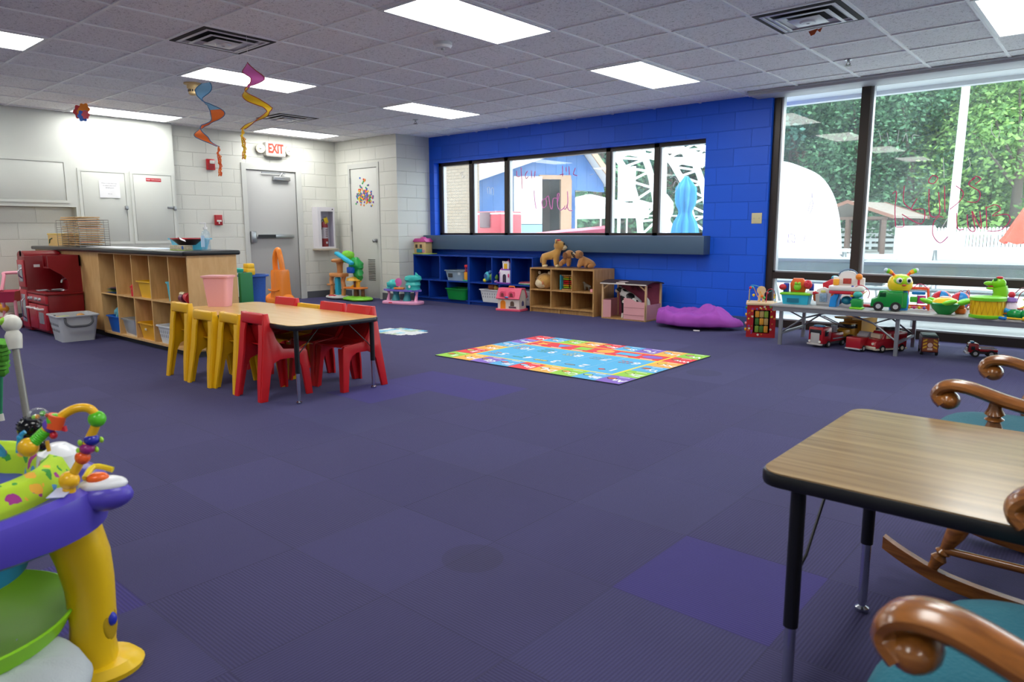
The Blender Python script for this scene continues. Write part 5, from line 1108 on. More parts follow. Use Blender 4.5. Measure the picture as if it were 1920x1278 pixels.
q = MB(); q.loft([[(x*k, y*k, z) for x, y in rrect(-.05, .05, -.05, .05, .015)] for k, z in ((.8, 0), (1, .16), (1.18, .16), (1.18, .175), (1.0, .175))]); single('turquoise_cup', 'turquoise tapered cup in the fourth upper cubby', 'cup', q, PL('#52B8C8'), (-1.945, -.38, .4805))
t = thing('toy_barrel', 'red and cream toy in the right upper cubby', 'toy', (cx_[4]+.02, -.40, .4805)); MB().cyl((-.08, 0, .04), (-.02, 0, .04), .04, seg=16, mat=PL('#6A2A48')).cyl((-.1, 0, .075), (-.02, 0, .075), .02, seg=12, mat=PL('#E0D0A8')).make('barrel', t); MB().cyl((.0, 0, .055), (.09, 0, .045), .035, .05, 16).make('horn', t, PL('#C8283C'))
t = basket('blue_bin', 'blue bin with crumpled teal cloth in the lower left cubby', (cx_[0]+.03, -.32, .0755), .26, .22, .32, .26, .17, PL('#1C62C0'), holes=False, cat='bin')
q = MB(); q.ell((0, 0, 0), (.11, .10, .085), seg=24); q.wob(.05, 14, 3); single('crumpled_cloth', 'crumpled teal and white cloth in the blue bin', 'cloth', q, P('teal_print', '#4F8A9A', .9, var=.8, vscale=22), (cx_[0]+.04, -.33, .255))
t = basket('clear_bin', 'clear plastic box of small toys in the second lower cubby', (cx_[1]+.01, -.32, .0755), .28, .22, .34, .26, .17, P('clear_plastic_tub', '#D8DDE0', .2, trans=.65, var=0), holes=False, cat='bin')
heap('%s toy piece inside the clear plastic box', 'toy_piece', 'toy', (cx_[1], -.35, .11), 8, .08, [('#C84A50', 'red'), ('#3A5AA8', 'blue'), ('#E8E0D0', 'white'), ('#C8C83A', 'yellow-green')], .02, .045, 'toy pieces in the clear box')
t = basket('yellow_bin', 'yellow plastic bin of orange toys in the middle lower cubby', (cx_[2]+.0, -.315, .0755), .30, .22, .35, .26, .16, PL('#E8A91C'), holes=False, cat='bin')
MB().box(-.02, .02, -.134, -.130, .09, .11).make('label_tag', t, PL('#D8D0B8'))
for k in range(4): q = MB(); q.ell((0, 0, 0), .033, seg=14); single('orange_ball', 'small coral orange ball in the lower yellow bin', 'ball', q, PL('#E8705A'), (cx_[2]-.03+.045*k, -.33+.03*(k % 2), .235), 0, 'coral balls in the lower yellow bin')
basket('white_basket', 'white slatted plastic basket in the fourth lower cubby', (cx_[3]+.02, -.32, .0755), .28, .22, .34, .26, .17, P('white_basket_plastic', '#DADCE0', .4), hmat=P('white_basket_hole', '#9A9CA2', .8))
# ---- on the low table: pink waste bin
t = thing('pink_bin', 'pink plastic wastebasket standing on the low table', 'bin', (-.86, -.50, .5155), 38); t.scale = (.78, .70, .97)
R_ = lambda w_, d_, z: [(x, y, z) for x, y in rrect(-w_/2, w_/2, -d_/2, d_/2, .045, 5)]
MB().loft([R_(.21, .16, .003), R_(.215, .165, 0), R_(.268, .215, .245), R_(.268, .215, .25), R_(.26, .207, .25), R_(.205, .155, .008)]).make('tub', t, P('pink_bin_plastic', '#EAA8AC', .4, var=.02)); MB().loft([R_(.268, .215, .235), R_(.295, .24, .237), R_(.297, .242, .252), R_(.262, .21, .254)]).make('rim', t, MATS['pink_bin_plastic'])
# ---- behind the counter
single('green_panel', 'dark green board standing beyond the counter end', 'board', MB().box(-.02, .02, -.085, .085, 0, .665, bev=.01), PL('#0F6B34', .5), (-2.62, .68, 0), 12)
q = MB(); q.lathe([(.05, 0), (.06, .015), (.06, .04), (.03, .05), (0, .05)], 20); single('teal_disc', 'teal lid resting on top of the green board', 'toy', q, PL('#2FA89A'), (-2.68, .63, .6655))
t = thing('blue_bin', 'tall blue bin holding a yellow toy digger beyond the counter', 'bin', (-2.86, .90, 0)); MB().lathe([(.10, 0), (.14, .60), (.175, .605), (.175, .625), (.145, .625), (.135, .60), (.095, .02), (0, .02)], 28).make('tub', t, P('blue_woven_plastic', '#2454A8', .5, var=.25, vscale=60))
t = thing('toy_digger', 'yellow toy digger sticking out of the tall blue bin', 'toy vehicle', (-2.90, .87, .60)); MB().box(-.07, .07, -.05, .05, .02, .10, bev=.012).box(-.03, .07, -.045, .045, .09, .15, bev=.012).make('body', t, PL('#E8B41E')); MB().box(-.05, .05, -.052, -.05, .035, .06).make('window', t, PL('#4A4A48'))
# orange toy by the steel door
t = thing('orange_play_gym', 'tall bright orange plastic toy with an arched handle in front of the steel door', 'toy', (-4.92, 2.46, 0), 10); t.scale = (.92, .92, .82); mo = PL('#F0872A', .25)
MB().prism(rrect(-.19, .19, -.17, .17, .09), 0, .16, 'xy', bev=.04).ell((-.17, 0, .12), (.09, .15, .12)).ell((.19, -.02, .12), (.07, .14, .11)).make('base', t, mo)
b = MB(); b.loft([[(x*k-.03, y*k, z) for x, y in rrect(-.085, .10, -.11, .11, .05)] for k, z in ((1.15, .15), (1.0, .3), (.95, .62), (.85, .66))]); b.make('left_pillar', t, mo)
b = MB(); b.loft([[(x*k+.10, y*k-.03, z) for x, y in rrect(-.09, .09, -.12, .12, .06)] for k, z in ((1.15, .15), (1.0, .3), (.92, .62), (.82, .665))]); b.tube([(.03+.12*math.sin(a), -.155-.0*a, .32-.03*math.cos(a)) for a in [PI*j/10-PI/2 for j in range(11)]], .014, 8); b.make('right_pillar', t, mo)
b = MB(); b.tube(spline([(-.075, 0, .60), (-.085, 0, .80), (-.06, 0, .95), (-.005, 0, 1.025), (.05, -.02, .97), (.10, -.03, .80), (.125, -.03, .60)], 6), .043, 12); b.make('arched_handle', t, mo)
# ---- tree-house playset
t = thing('treehouse_playset', 'green and tan plastic treehouse playset before the cupboard door', 'playset', (-4.86, 3.70, 0), 6)
mtan = PL('#D9955A'); mlg = PL('#7CC834'); mgr = PL('#1F9E4A'); mye = PL('#F0B42A'); mor = PL('#EE8432'); mbr = PL('#6A4228'); mcy = PL('#2FB4D8'); mgy = PL('#C8C6C4')
b = MB(); b.ell((0, 0, .035), (.25, .15, .04), seg=20); b.bm.verts.ensure_lookup_table(); b.wob(.015, 18); b.make('rock_base', t, mgy).location = (-.33, 0, -.0)
MB().ell((0, 0, .03), (.30, .17, .045), seg=24).wob(.02, 16, 2).make('grass_base', t, mlg).location = (.17, -.02, 0)
for x in (-.47, -.19): MB().tube(spline([(x, 0, .05), (x+.02, 0, .2), (x-.01, .01, .30), (x+.04, 0, .40)], 4), [.035]*13, 10).make('tan_trunk', t, mtan)
MB().prism(rrect(-.44, -.12, -.10, .10, .06), .37, .43, 'xy', bev=.015).box(-.52, -.42, -.06, .06, .22, .25, bev=.01).make('middle_deck', t, mtan); MB().lathe([(.045, .43), (.05, .56), (.06, .60), (.13, .61), (.14, .64), (.11, .66), (0, .66)], 20, M=T(-.25, 0, 0)).make('look_out_tower', t, mtan)
MB().box(-.34, -.26, -.05, .03, .04, .36, bev=.02).make('water_chute', t, mcy); MB().box(-.42, -.27, -.12, -.06, .05, .075, bev=.01).make('red_tray', t, PL('#C83040'))
MB().ell((-.08, .02, .70), (.14, .09, .10), seg=18).wob(.03, 14, 4).make('light_leaf_crown', t, mlg); b = MB(); b.ell((.10, .03, .56), (.14, .09, .13), seg=18).ell((.16, .02, .42), (.09, .07, .11), seg=14).wob(.035, 16, 5).make('dark_leaf_crown', t, mgr)
MB().box(0, .40, -.045, .045, 0, .05, bev=.015, M=T(-.22, -.10, .74) @ rotm('Y', 25)).make('slide', t, mcy); MB().box(.02, .14, -.11, -.03, .44, .54, bev=.02).make('blue_bucket', t, PL('#1C5CC8'))
MB().cyl((.12, 0, .05), (.12, 0, .32), .045, .04, 12).cyl((.27, 0, .05), (.27, 0, .19), .03, seg=10).make('brown_trunk', t, mbr); MB().prism(rrect(-.10, .32, -.11, .10, .06), .19, .215, 'xy', bev=.008).make('orange_deck', t, mor); MB().cyl((.03, -.05, .2), (.20, .03, .32), .018).lathe([(.13, .32), (.11, .36), (.03, .38), (0, .38)], 8, M=T(.08, 0, 0)).box(.15, .19, -.03, .02, .2, .33).make('yellow_roof', t, mye)
# ---- coral reef playset
t = thing('coral_playset', 'turquoise and pink coral reef playset at the white corner', 'playset', (-3.74, 3.83, 0), 14)
mtq = PL('#3FC0B8'); mpk = PL('#F0A8CC'); mpu = PL('#7A6CC8')
MB().prism([(x*(1+.04*math.sin(7*x*9)), y) for x, y in rrect(-.33, .33, -.14, .14, .09)], 0, .05, 'xy', bev=.015).make('pink_base', t, mpk)
for x in (-.26, .25): MB().tube([(x, -.02, .04), (x+.01, 0, .15), (x*1.05, 0, .22)], [.03, .018, .028], 10).make('pink_post', t, mpk)
for x in (-.13, .08): MB().tube([(x, 0, .04), (x, .01, .14), (x+.01, 0, .22)], [.07, .042, .06], 12).make('coral_post', t, PL('#3A9AA0'))
MB().prism([((.33+.012*math.cos(16*a))*math.cos(a), (.14+.01*math.cos(16*a))*math.sin(a)) for a in [2*PI*j/72 for j in range(72)]], .20, .225, 'xy').make('purple_deck', t, mpu)
b = MB(); b.lathe([(.11, .225), (.10, .26), (.12, .30), (.10, .34), (.13, .38), (.12, .42), (.09, .44), (0, .43)], 14, M=T(.20, 0, 0)).tube([(.24, 0, .40), (.27, 0, .45), (.25, 0, .48)], [.03, .02, .01], 8); b.wob(.02, 25, 1).make('coral_tower', t, mtq)
MB().ell((-.18, 0, .30), (.10, .08, .07), seg=16).box(-.27, -.11, -.05, .05, .225, .25, bev=.01).wob(.02, 25, 3).make('shell_cave', t, mtq); MB().lathe([(0, 0), (.06, .005), (.065, .015), (0, .02)], 16, M=T(-.05, -.02, .33) @ rotm('X', 80)).make('pink_shell', t, PL('#C85AA0')); MB().box(-.10, .08, -.10, -.04, .226, .26, bev=.015).make('orange_bench', t, PL('#E88A3C')); MB().lathe([(0, 0), (.022, .002), (0, .004)], 12, M=T(.21, -.115, .28) @ rotm('X', 90)).make('white_star', t, PL('#E8E8E8')); MB().box(-.16, -.10, -.145, -.13, .02, .035).make('heart_mark', t, PL('#E0304C'))
# ================================================================ ALONG THE BLUE WALL
# small house on top of the blue shelf
t = thing('toy_house', 'small beige toy house with a magenta roof on top of the blue shelf', 'toy house', (-4.02, 4.52, .7355), 8); mbe = PL('#DDBE88')
MB().box(-.16, .20, -.11, .11, 0, .014, bev=.004).make('lime_base', t, PL('#B4CC5A')); MB().box(-.12, .12, -.08, .08, .014, .20, bev=.004).make('walls', t, mbe); MB().prism([(-.15, .195), (.15, .195), (.09, .25), (-.09, .25)], -.10, .10, 'xz', bev=.008).ell((.01, 0, .255), (.05, .05, .02)).make('roof', t, PL('#D0489A'))
for x in (-.07, .02): MB().box(x-.022, x+.022, -.083, -.079, .10, .155).make('window', t, PL('#5A4A3A'))
MB().box(-.05, .05, -.105, -.08, .03, .085, bev=.004).make('teal_door', t, PL('#1F8E9E')); MB().box(.05, .10, -.09, -.08, .03, .07).make('flower_box', t, PL('#C89AB8'))
# grey tub, red/yellow toy, green bin, white baskets
def tub(label, loc, w_, d_, h, mat, rz=0, holes=False, hm=None, name='plastic_bin', cat='bin'): return basket(name, label, loc, w_*.84, d_*.84, w_, d_, h, mat, rz, holes, cat=cat, hmat=hm)
t = tub('grey plastic tub in the upper row of the left blue shelf', (-3.22, 4.56, .3455), .40, .28, .16, P('grey_blue_tub', '#8FA3B4', .35), 2); MB().box(-.13, -.04, -.136, -.132, .05, .11).make('dark_sticker', t, PL('#3A3A3C')); MB().box(.08, .13, -.139, -.135, .09, .13).make('pale_sticker', t, PL('#B8C4CC'))
t = thing('toy_stacker', 'red yellow and green toy beside the grey tub', 'toy', (-2.98, 4.46, .3455)); MB().box(-.05, .05, -.04, .04, 0, .02, bev=.006).make('green_base', t, PL('#2FA888')); MB().box(-.03, .03, -.025, .025, .02, .14, bev=.004).make('yellow_body', t, PL('#F0A028')); MB().cyl((-.02, 0, .14), (-.02, 0, .22), .008).cyl((.02, 0, .14), (.02, 0, .22), .008).make('post', t, PL('#C83040')); MB().box(-.03, .03, -.02, .02, .21, .25, bev=.008).make('red_top', t, PL('#D82A3C'))
tub('green plastic bin on the bottom of the left blue shelf', (-3.12, 4.48, .0635), .42, .28, .17, PL('#128A3E'))
t = tub('white slatted basket holding balls at the bottom of the right blue shelf', (-2.42, 4.50, .0635), .40, .28, .19, MATS['white_basket_plastic'], 0, True, MATS['white_basket_hole'], 'white_basket', 'basket')
single('brown_ball', 'brown football on top of the white basket', 'ball', MB().ell((0, 0, 0), (.07, .07, .075)), PL('#8A4A28', .6), (-2.48, 4.50, .285))
single('toy_bear', 'tiny yellow-brown toy beside the brown ball', 'toy', MB().ell((0, 0, 0), (.03, .03, .035)).ell((.0, 0, .045), .024).ell((.035, 0, .0), (.02, .02, .02)), PL('#B08A3A', .7), (-2.38, 4.46, .27))
single('teal_block', 'teal block in the white basket', 'toy', MB().box(-.05, .05, -.03, .03, -.02, .02, bev=.008), PL('#2F9AB0'), (-2.29, 4.50, .262))
tub('white slatted basket behind the pink roofed toy house', (-1.82, 4.50, .0635), .36, .28, .20, MATS['white_basket_plastic'], 0, True, MATS['white_basket_hole'], 'white_basket', 'basket')
t = thing('turtle_toy', 'turquoise and green creature toy in the right blue shelf', 'toy', (-2.50, 4.50, .3455)); random.seed(7)
MB().ell((-.06, -.02, .09), (.06, .05, .07)).make('blue_shell', t, PL('#4FB8D0')); MB().ell((.05, 0, .085), (.07, .06, .075)).wob(.02, 30).make('green_shell', t, PL('#6A9A3C')); MB().ell((-.10, -.04, .03), (.03, .03, .03)).make('yellow_foot', t, PL('#E0D030')); MB().ell((.11, -.03, .02), (.035, .03, .02)).make('lilac_foot', t, PL('#C89AD0')); MB().ell((.0, -.03, .15), (.03, .03, .03)).make('blue_head', t, PL('#3A6AB0')); MB().cyl((-.06, -.07, .1), (-.06, -.075, .1), .03, mat=PL('#3A5AA0')).make('round_patch', t)
# play castle
t = thing('toy_castle', 'white and purple toy castle in the right blue shelf', 'toy castle', (-2.18, 4.48, .3455), 0); mwh = PL('#E8E2EE'); mpp = PL('#8A4AB8')
MB().box(-.13, .13, -.09, .09, 0, .018, bev=.006).make('purple_base', t, mpp); MB().box(-.09, .11, -.06, .07, .018, .20, bev=.006).make('lower_keep', t, mwh); MB().prism([(-.025, .02), (.035, .02), (.035, .11)]+[(.005+.03*math.cos(math.radians(a)), .11+.03*math.sin(math.radians(a))) for a in range(0, 181, 30)], -.066, -.060, 'xz').make('dark_gate', t, PL('#3A3048'))
MB().cyl((-.085, -.02, .018), (-.085, -.02, .15), .035, seg=14).make('purple_turret', t, mpp); MB().cyl((-.085, -.02, .15), (-.085, -.02, .23), .045, .0, 16).make('magenta_cone', t, PL('#B83AA0')); MB().box(-.04, .08, -.05, .05, .20, .30, bev=.005).make('upper_keep', t, mwh); MB().box(-.06, .10, -.06, .06, .195, .215).make('purple_band', t, mpp)
for x in (-.03, .005, .04, .07): MB().box(x-.01, x+.01, -.055, -.04, .30, .325).make('battlement', t, mwh)
MB().box(-.01, .05, -.055, -.05, .215, .29).make('yellow_window', t, PL('#E8B428')); MB().ell((.085, -.066, .12), (.014, .004, .03)).make('pink_shutter', t, PL('#D8307A')); MB().cyl((.03, 0, .30), (.03, 0, .36), .028, 0, 12).make('spire', t, PL('#D84A90'))
for k, (c, w_) in enumerate((('#2F8A6A', .20), ('#C8C0B8', .24), ('#B05060', .22))): single('board_book', ['green book at the bottom of the little pile in the blue shelf', 'white book in the middle of the little pile in the blue shelf', 'reddish book on top of the little pile in the blue shelf'][k], 'book', MB().box(-w_/2, w_/2, -.08, .08, 0, .013, bev=.002), PL(c, .5), (-1.80+.01*k, 4.50, .3455+.0135*k), 5*k-4, None)
# pink roofed house on the floor
t = thing('toy_farmhouse', 'cream toy house with a pink dormer roof standing on the carpet', 'toy house', (-1.86, 4.22, 0), 12); mcr = PL('#E6DCD2'); mpi = PL('#E85A7A')
MB().prism(rrect(-.20, .20, -.13, .13, .03), 0, .03, 'xy', bev=.006).make('pink_base', t, mpi)
b = MB(); b.box(-.17, .17, -.10, .10, .03, .19).prism([(-.10, .19), (.10, .19), (.055, .30), (-.055, .30)], -.17, .17, 'yz'); b.make('walls', t, mcr)
b = MB(); b.prism([(-.135, .175), (-.055, .315), (.055, .315), (.135, .175), (.12, .165), (.045, .30), (-.045, .30), (-.12, .165)], -.185, .185, 'yz', bev=.003); b.make('roof', t, mpi); MB().tube([(-.05, 0, .312), (-.04, 0, .335), (.04, 0, .335), (.05, 0, .312)], .009, 8).make('carry_handle', t, PL('#E8842C'))
for x in (-.08, .06):
    d = MB().prism([(x-.045, .20), (x+.045, .20), (x+.045, .235)]+[(x+.045*math.cos(math.radians(a)), .235+.04*math.sin(math.radians(a))) for a in range(0, 181, 30)], -.13, -.06, 'xz').make('dormer', t, mpi); MB().prism([(x-.022, .205)]+[(x+.022*math.cos(math.radians(a)), .232+.022*math.sin(math.radians(a))) for a in range(180, -1, -30)]+[(x+.022, .205)], -.134, -.13, 'xz').make('dormer_window', d, PL('#8A3A40'))
MB().prism([(-.125, .03), (-.045, .03), (-.045, .11)]+[(-.085+.04*math.cos(math.radians(a)), .11+.04*math.sin(math.radians(a))) for a in range(0, 181, 30)], -.106, -.10, 'xz').make('orange_door', t, PL('#EE8A22')); MB().prism([(.03, .07), (.09, .07), (.09, .11)]+[(.06+.03*math.cos(math.radians(a)), .11+.03*math.sin(math.radians(a))) for a in range(0, 181, 30)], -.104, -.10, 'xz').make('window', t, PL('#6A5548')); MB().prism([(-.03, .07), (.03, .07), (.03, .12), (0, .145), (-.03, .12)], .17, .174, 'yz').make('side_window', t, PL('#5A5A8A'))
MB().box(.01, .12, -.112, -.10, .045, .065).make('flower_box', t, PL('#5A4A58')); MB().ell((-.01, -.14, .195), (.03, .012, .012)).make('blue_bird', t, PL('#4A90C8'))
# ---- on the wooden shelf: soft toys
m_fur1 = P('golden_plush', '#C8964A', .95, var=.12, bump=.6, bscale=90, sheen=.5); m_fur2 = P('brown_plush', '#8A5A34', .95, var=.15, bump=.6, bscale=90, sheen=.5); m_fur3 = P('cream_plush', '#E2CFA8', .95, var=.08, bump=.6, bscale=90, sheen=.4); m_fur4 = P('tan_plush', '#B07A44', .95, var=.15, bump=.6, bscale=90, sheen=.5)
m_eye = P('glossy_eye', '#14100E', .1, var=0)
def skin_body(name, verts, edges, radii, mat, parent, root=0, sub=2, obj_kw=None):
    me = bpy.data.meshes.new(name); me.from_pydata(verts, edges, []); me.materials.append(mat); o = bpy.data.objects.new(name, me); C.objects.link(o); o.parent = parent
    md = o.modifiers.new('skin', 'SKIN'); md.use_smooth_shade = True
    for i, r in enumerate(radii):
        sv = me.skin_vertices[0].data[i]; sv.radius = (r, r) if not isinstance(r, tuple) else r; sv.use_root = (i == root)
    sd = o.modifiers.new('smooth', 'SUBSURF'); sd.levels = sub; sd.render_levels = sub; return o
TOPZ = .6055
# standing golden lion-like cub, side on, head to the right
t = thing('plush_cub', 'golden standing plush cub, tallest of the soft toys on the wooden shelf', 'soft toy', (-1.39, 4.50, TOPZ), 32); t.scale = (1.12,)*3
V = [(-.06, 0, .13), (.06, 0, .15), (.085, 0, .20), (.10, 0, .25), (.13, 0, .25), (-.08, -.035, .11), (-.085, -.045, .05), (-.085, -.05, .014), (-.08, .035, .11), (-.085, .045, .05), (-.085, .05, .014), (.06, -.035, .11), (.06, -.04, .05), (.065, -.045, .014), (.07, .035, .11), (.075, .04, .05), (.08, .045, .014), (-.10, 0, .145), (-.125, 0, .10), (-.12, 0, .05), (.0, 0, .145)]
E_ = [(0, 20), (20, 1), (1, 2), (2, 3), (3, 4), (0, 5), (5, 6), (6, 7), (0, 8), (8, 9), (9, 10), (1, 11), (11, 12), (12, 13), (1, 14), (14, 15), (15, 16), (0, 17), (17, 18), (18, 19)]
Rr = [.055, .055, .04, .055, .035, .035, .024, .022, .035, .024, .022, .034, .024, .022, .034, .024, .022, .02, .010, .010, .052]
skin_body('body', V, E_, Rr, m_fur1, t)
MB().ell((.105, 0, .262), (.070, .062, .062), m_fur1).make('head', t); MB().ell((.160, -.004, .240), (.038, .036, .028), m_fur3).ell((.15, 0, .220), (.03, .028, .014), m_fur3).make('muzzle', t); MB().ell((.194, 0, .254), (.009, .012, .008), P('brown_nose', '#6A3020', .5)).make('nose', t)
for s in (-1, 1):
    MB().ell((.065, s*.058, .315), (.012, .028, .028), m_fur1).ell((.072, s*.060, .315), (.010, .019, .019), m_fur2).make('ear', t); MB().ell((.162, s*.030, .282), (.011, .009, .013), m_eye).make('eye', t)
for x, y in ((-.085, -.05), (-.085, .05), (.068, -.045), (.083, .045)): MB().ell((x+.012, y, .018), (.03, .024, .018), m_fur3).make('paw', t)
MB().ell((.09, 0, .325), (.032, .026, .018), P('red_tuft', '#B84A48', .95, bump=.6, bscale=60)).make('head_tuft', t)
# small puppy with dark ears
t = thing('plush_puppy', 'little brown and white plush puppy between the two bigger soft toys', 'soft toy', (-1.155, 4.52, TOPZ), 28); t.scale = (1.2,)*3
V = [(-.04, 0, .075), (.03, 0, .08), (.045, 0, .12), (-.05, -.022, .05), (-.05, -.025, .012), (-.05, .022, .05), (-.05, .025, .012), (.035, -.022, .05), (.04, -.025, .012), (.035, .022, .05), (.04, .025, .012)]
skin_body('body', V, [(0, 1), (1, 2), (0, 3), (3, 4), (0, 5), (5, 6), (1, 7), (7, 8), (1, 9), (9, 10)], [.04, .038, .035, .024, .02, .024, .02, .024, .02, .024, .02], m_fur4, t)
MB().ell((.045, 0, .15), (.055, .05, .048), m_fur4).make('head', t); MB().ell((.078, -.008, .142), (.03, .03, .035), m_fur3).make('white_blaze', t); MB().ell((.108, -.008, .148), (.009, .011, .008), m_eye).make('nose', t)
for s in (-1, 1): MB().ell((.0, s*.048, .135), (.028, .012, .042), m_fur2).make('ear', t); MB().ell((.075, s*.03-.004, .165), (.011, .010, .013), m_eye).make('eye', t)
# crouching dog facing left
t = thing('plush_dog', 'tan plush dog lying at the right end of the soft toys, nose to the left', 'soft toy', (-.86, 4.50, TOPZ), 30); t.scale = (1.18,)*3
V = [(.07, 0, .06), (.0, 0, .08), (-.04, 0, .12), (.10, -.035, .03), (.06, -.055, .016), (.10, .035, .03), (.06, .055, .016), (-.02, -.035, .05), (-.05, -.045, .015), (-.02, .035, .05), (-.05, .045, .015), (.12, 0, .05), (.15, 0, .03)]
skin_body('body', V, [(0, 1), (1, 2), (0, 3), (3, 4), (0, 5), (5, 6), (1, 7), (7, 8), (1, 9), (9, 10), (0, 11), (11, 12)], [.062, .055, .045, .035, .018, .035, .018, .028, .018, .028, .018, .03, .010], m_fur4, t)
MB().ell((-.045, -.005, .155), (.052, .05, .048), m_fur4).make('head', t); MB().ell((-.085, -.012, .145), (.030, .028, .024), P('dark_muzzle', '#4A3222', .9, bump=.5, bscale=80)).ell((-.075, -.03, .165), (.018, .012, .018), m_fur3).make('muzzle', t); MB().ell((-.117, -.012, .155), (.009, .012, .008), m_eye).make('nose', t)
for s in (-1, 1): MB().ell((-.015, s*.046, .155), (.022, .012, .034), m_fur2).make('ear', t); MB().ell((-.078, s*.027-.006, .172), (.010, .009, .012), m_eye).make('eye', t)
# hamster cushion, abacus, mini horse, pink block
t = thing('hamster_cushion', 'round tan plush hamster face in the upper left wooden compartment', 'soft toy', (-1.42, 4.43, .3155)); MB().ell((0, 0, .105), (.145, .11, .108), m_fur1, 24).make('body', t); MB().ell((-.035, -.055, .075), (.10, .065, .07), m_fur3, 18).make('white_muzzle', t)
for s in (-1, 1): MB().ell((-.02+s*.085, -.01, .215), (.025, .012, .025), m_fur3).make('ear', t)
for x in (-.085, .0): MB().ell((x-.01, -.098, .135), (.009, .006, .012), m_eye).make('eye', t)
MB().ell((.028, -.108, .085), (.014, .01, .028), PL('#D8885A', .7)).make('nose', t)
t = thing('abacus', 'abacus with rows of coloured beads in the upper middle wooden compartment', 'abacus', (-1.05, 4.44, .3155), 3); MB().box(-.10, -.085, -.05, .05, 0, .20, bev=.003).make('blue_side', t, PL('#3AA0B8')); MB().box(.11, .125, -.05, .05, 0, .20, bev=.003).make('wood_side', t, m_oak); MB().box(-.085, .11, -.03, .03, 0, .012).box(-.085, .11, -.03, .03, .188, .20).make('frame', t, m_oak)
for k, c in enumerate(('#A8C828', '#E8B028', '#D82A2A', '#D82A2A', '#A8D028', '#E8A428')):
    z = .03+k*.028; MB().cyl((-.085, 0, z), (.11, 0, z), .002, seg=5, mat=m_steel).make('rod', t)
    b = MB()
    for j in range(9): b.ell((-.065+j*.018+(.02 if j > 4 else 0), 0, z), (.009, .012, .012), PL(c, .3), 8)
    b.make('bead_row', t)
t = thing('toy_pony', 'tiny grey pony figure in the upper right wooden compartment', 'toy', (-.78, 4.50, .3155), 180)
skin_body('body', [(-.03, 0, .07), (.03, 0, .07), (.05, 0, .11), (.07, 0, .10), (-.035, -.01, .035), (-.035, -.01, .006), (-.035, .01, .035), (-.035, .01, .006), (.03, -.01, .035), (.03, -.01, .006), (.03, .01, .035), (.03, .01, .006), (-.06, 0, .05)], [(0, 1), (1, 2), (2, 3), (0, 4), (4, 5), (0, 6), (6, 7), (1, 8), (8, 9), (1, 10), (10, 11), (0, 12)], [.02, .02, .014, .012, .008, .006, .008, .006, .008, .006, .008, .006, .006], P('grey_pony', '#8A8478', .7, var=.5, vscale=25), t)
single('pink_block', 'small pink block at the front edge of the right compartment', 'block', MB().box(-.02, .02, -.02, .02, 0, .04, bev=.004), PL('#EFA0A0', .5), (-.585, 4.335, .3155))
# ---- toy stable with horse
SX0, SX1, SY0, SY1 = -.40, .245, 4.28, 4.66
t = thing('toy_stable', 'pink wooden toy stable with a brown arched roof', 'toy stable', (SX0, SY0, 0)); W_, D_ = SX1-SX0, SY1-SY0; m_pw = P('stable_pine', '#D3AE80', .5, var=.08); m_pst = P('dusty_pink_board', '#C98A92', .6, var=.1)
MB().box(0, W_, 0, D_, 0, .012).make('floor_board', t, m_oak); b = MB()
for x in (0, W_-.022): b.box(x, x+.022, 0, .022, .012, .455).box(x, x+.022, D_-.022, D_, .012, .455)
b.make('corner_posts', t, m_pw); MB().box(.022, W_-.022, D_-.008, D_-.001, .012, .45).make('back_board', t, P('rose_back_print', '#A8506C', .7, var=.25, vscale=12)); b = MB()
b.tube([(.03, .011, .38), (.12, .011, .45)], .010, 4).tube([(W_-.03, .011, .38), (W_-.12, .011, .45)], .010, 4); b.make('knee_brace', t, m_pw)
def rf_(u, v): return (-.015+(W_+.03)*u, -.02+(D_+.04)*v, .455+.03*math.sin(PI*v))
b = MB(); b.grid(rf_, 2, 10); bmesh.ops.solidify(b.bm, geom=b.bm.faces[:], thickness=.012); b.make('arched_roof', t, P('dark_brown_roof', '#3F2E2A', .5, var=.2, vscale=20))
MB().box(W_*.35, W_*.55, -.022, -.018, .452, .468).ell((W_*.45, .05, .474), (.07, .05, .004)).make('roof_emblem', t, PL('#E0CFC8', .6)); MB().box(-.01, W_+.01, -.024, -.020, .440, .454).make('white_fringe', t, PL('#D8D0C8', .6))
b = MB(); b.prism([(0, .015), (D_, .015), (D_, .44)]+[(D_/2+.17*math.cos(math.radians(a)), .30+.10*math.sin(math.radians(a))) for a in range(0, 1)]+[(D_-.02, .20), (.02, .20), (0, .20)], W_-.012, W_-.004, 'yz'); b.make('side_board', t, m_pst); MB().box(.004, .012, .022, D_-.022, .012, .24).make('side_board', t, m_pst)
g1 = MB(); g1.prism([(.33, .015), (W_-.022, .015), (W_-.022, .235), (.50, .24), (.42, .275), (.33, .275)], -.004, .006, 'xz'); d = g1.make('stable_gate', t, P('stable_gate_pink', '#DDA0A4', .5, var=.04)); MB().box(.33, W_-.022, -.006, -.004, .16, .164).box(.33, W_-.022, -.006, -.004, .07, .074).make('plank_groove', d, PL('#A86A70', .6)); MB().box(0, .10, -.004, .006, .015, .235, M=T(.022, .0, 0) @ rotm('Z', 35)).make('stable_gate', t, MATS['stable_gate_pink'])
b = MB()
for k in range(4): b.tube([(.24+.07*k, D_-.014, .39), (.24+.07*k, D_-.03, .36), (.26+.07*k, D_-.03, .355)], .004, 5)
b.box(.20, .50, D_-.014, D_-.010, .385, .395); b.make('tack_hooks', t, PL('#5A3A44'))
t = thing('toy_horse', 'black and white toy horse standing inside the pink stable', 'toy horse', (SX0+.36, SY0+.17, .0125), 180); t.scale = (1.02,)*3
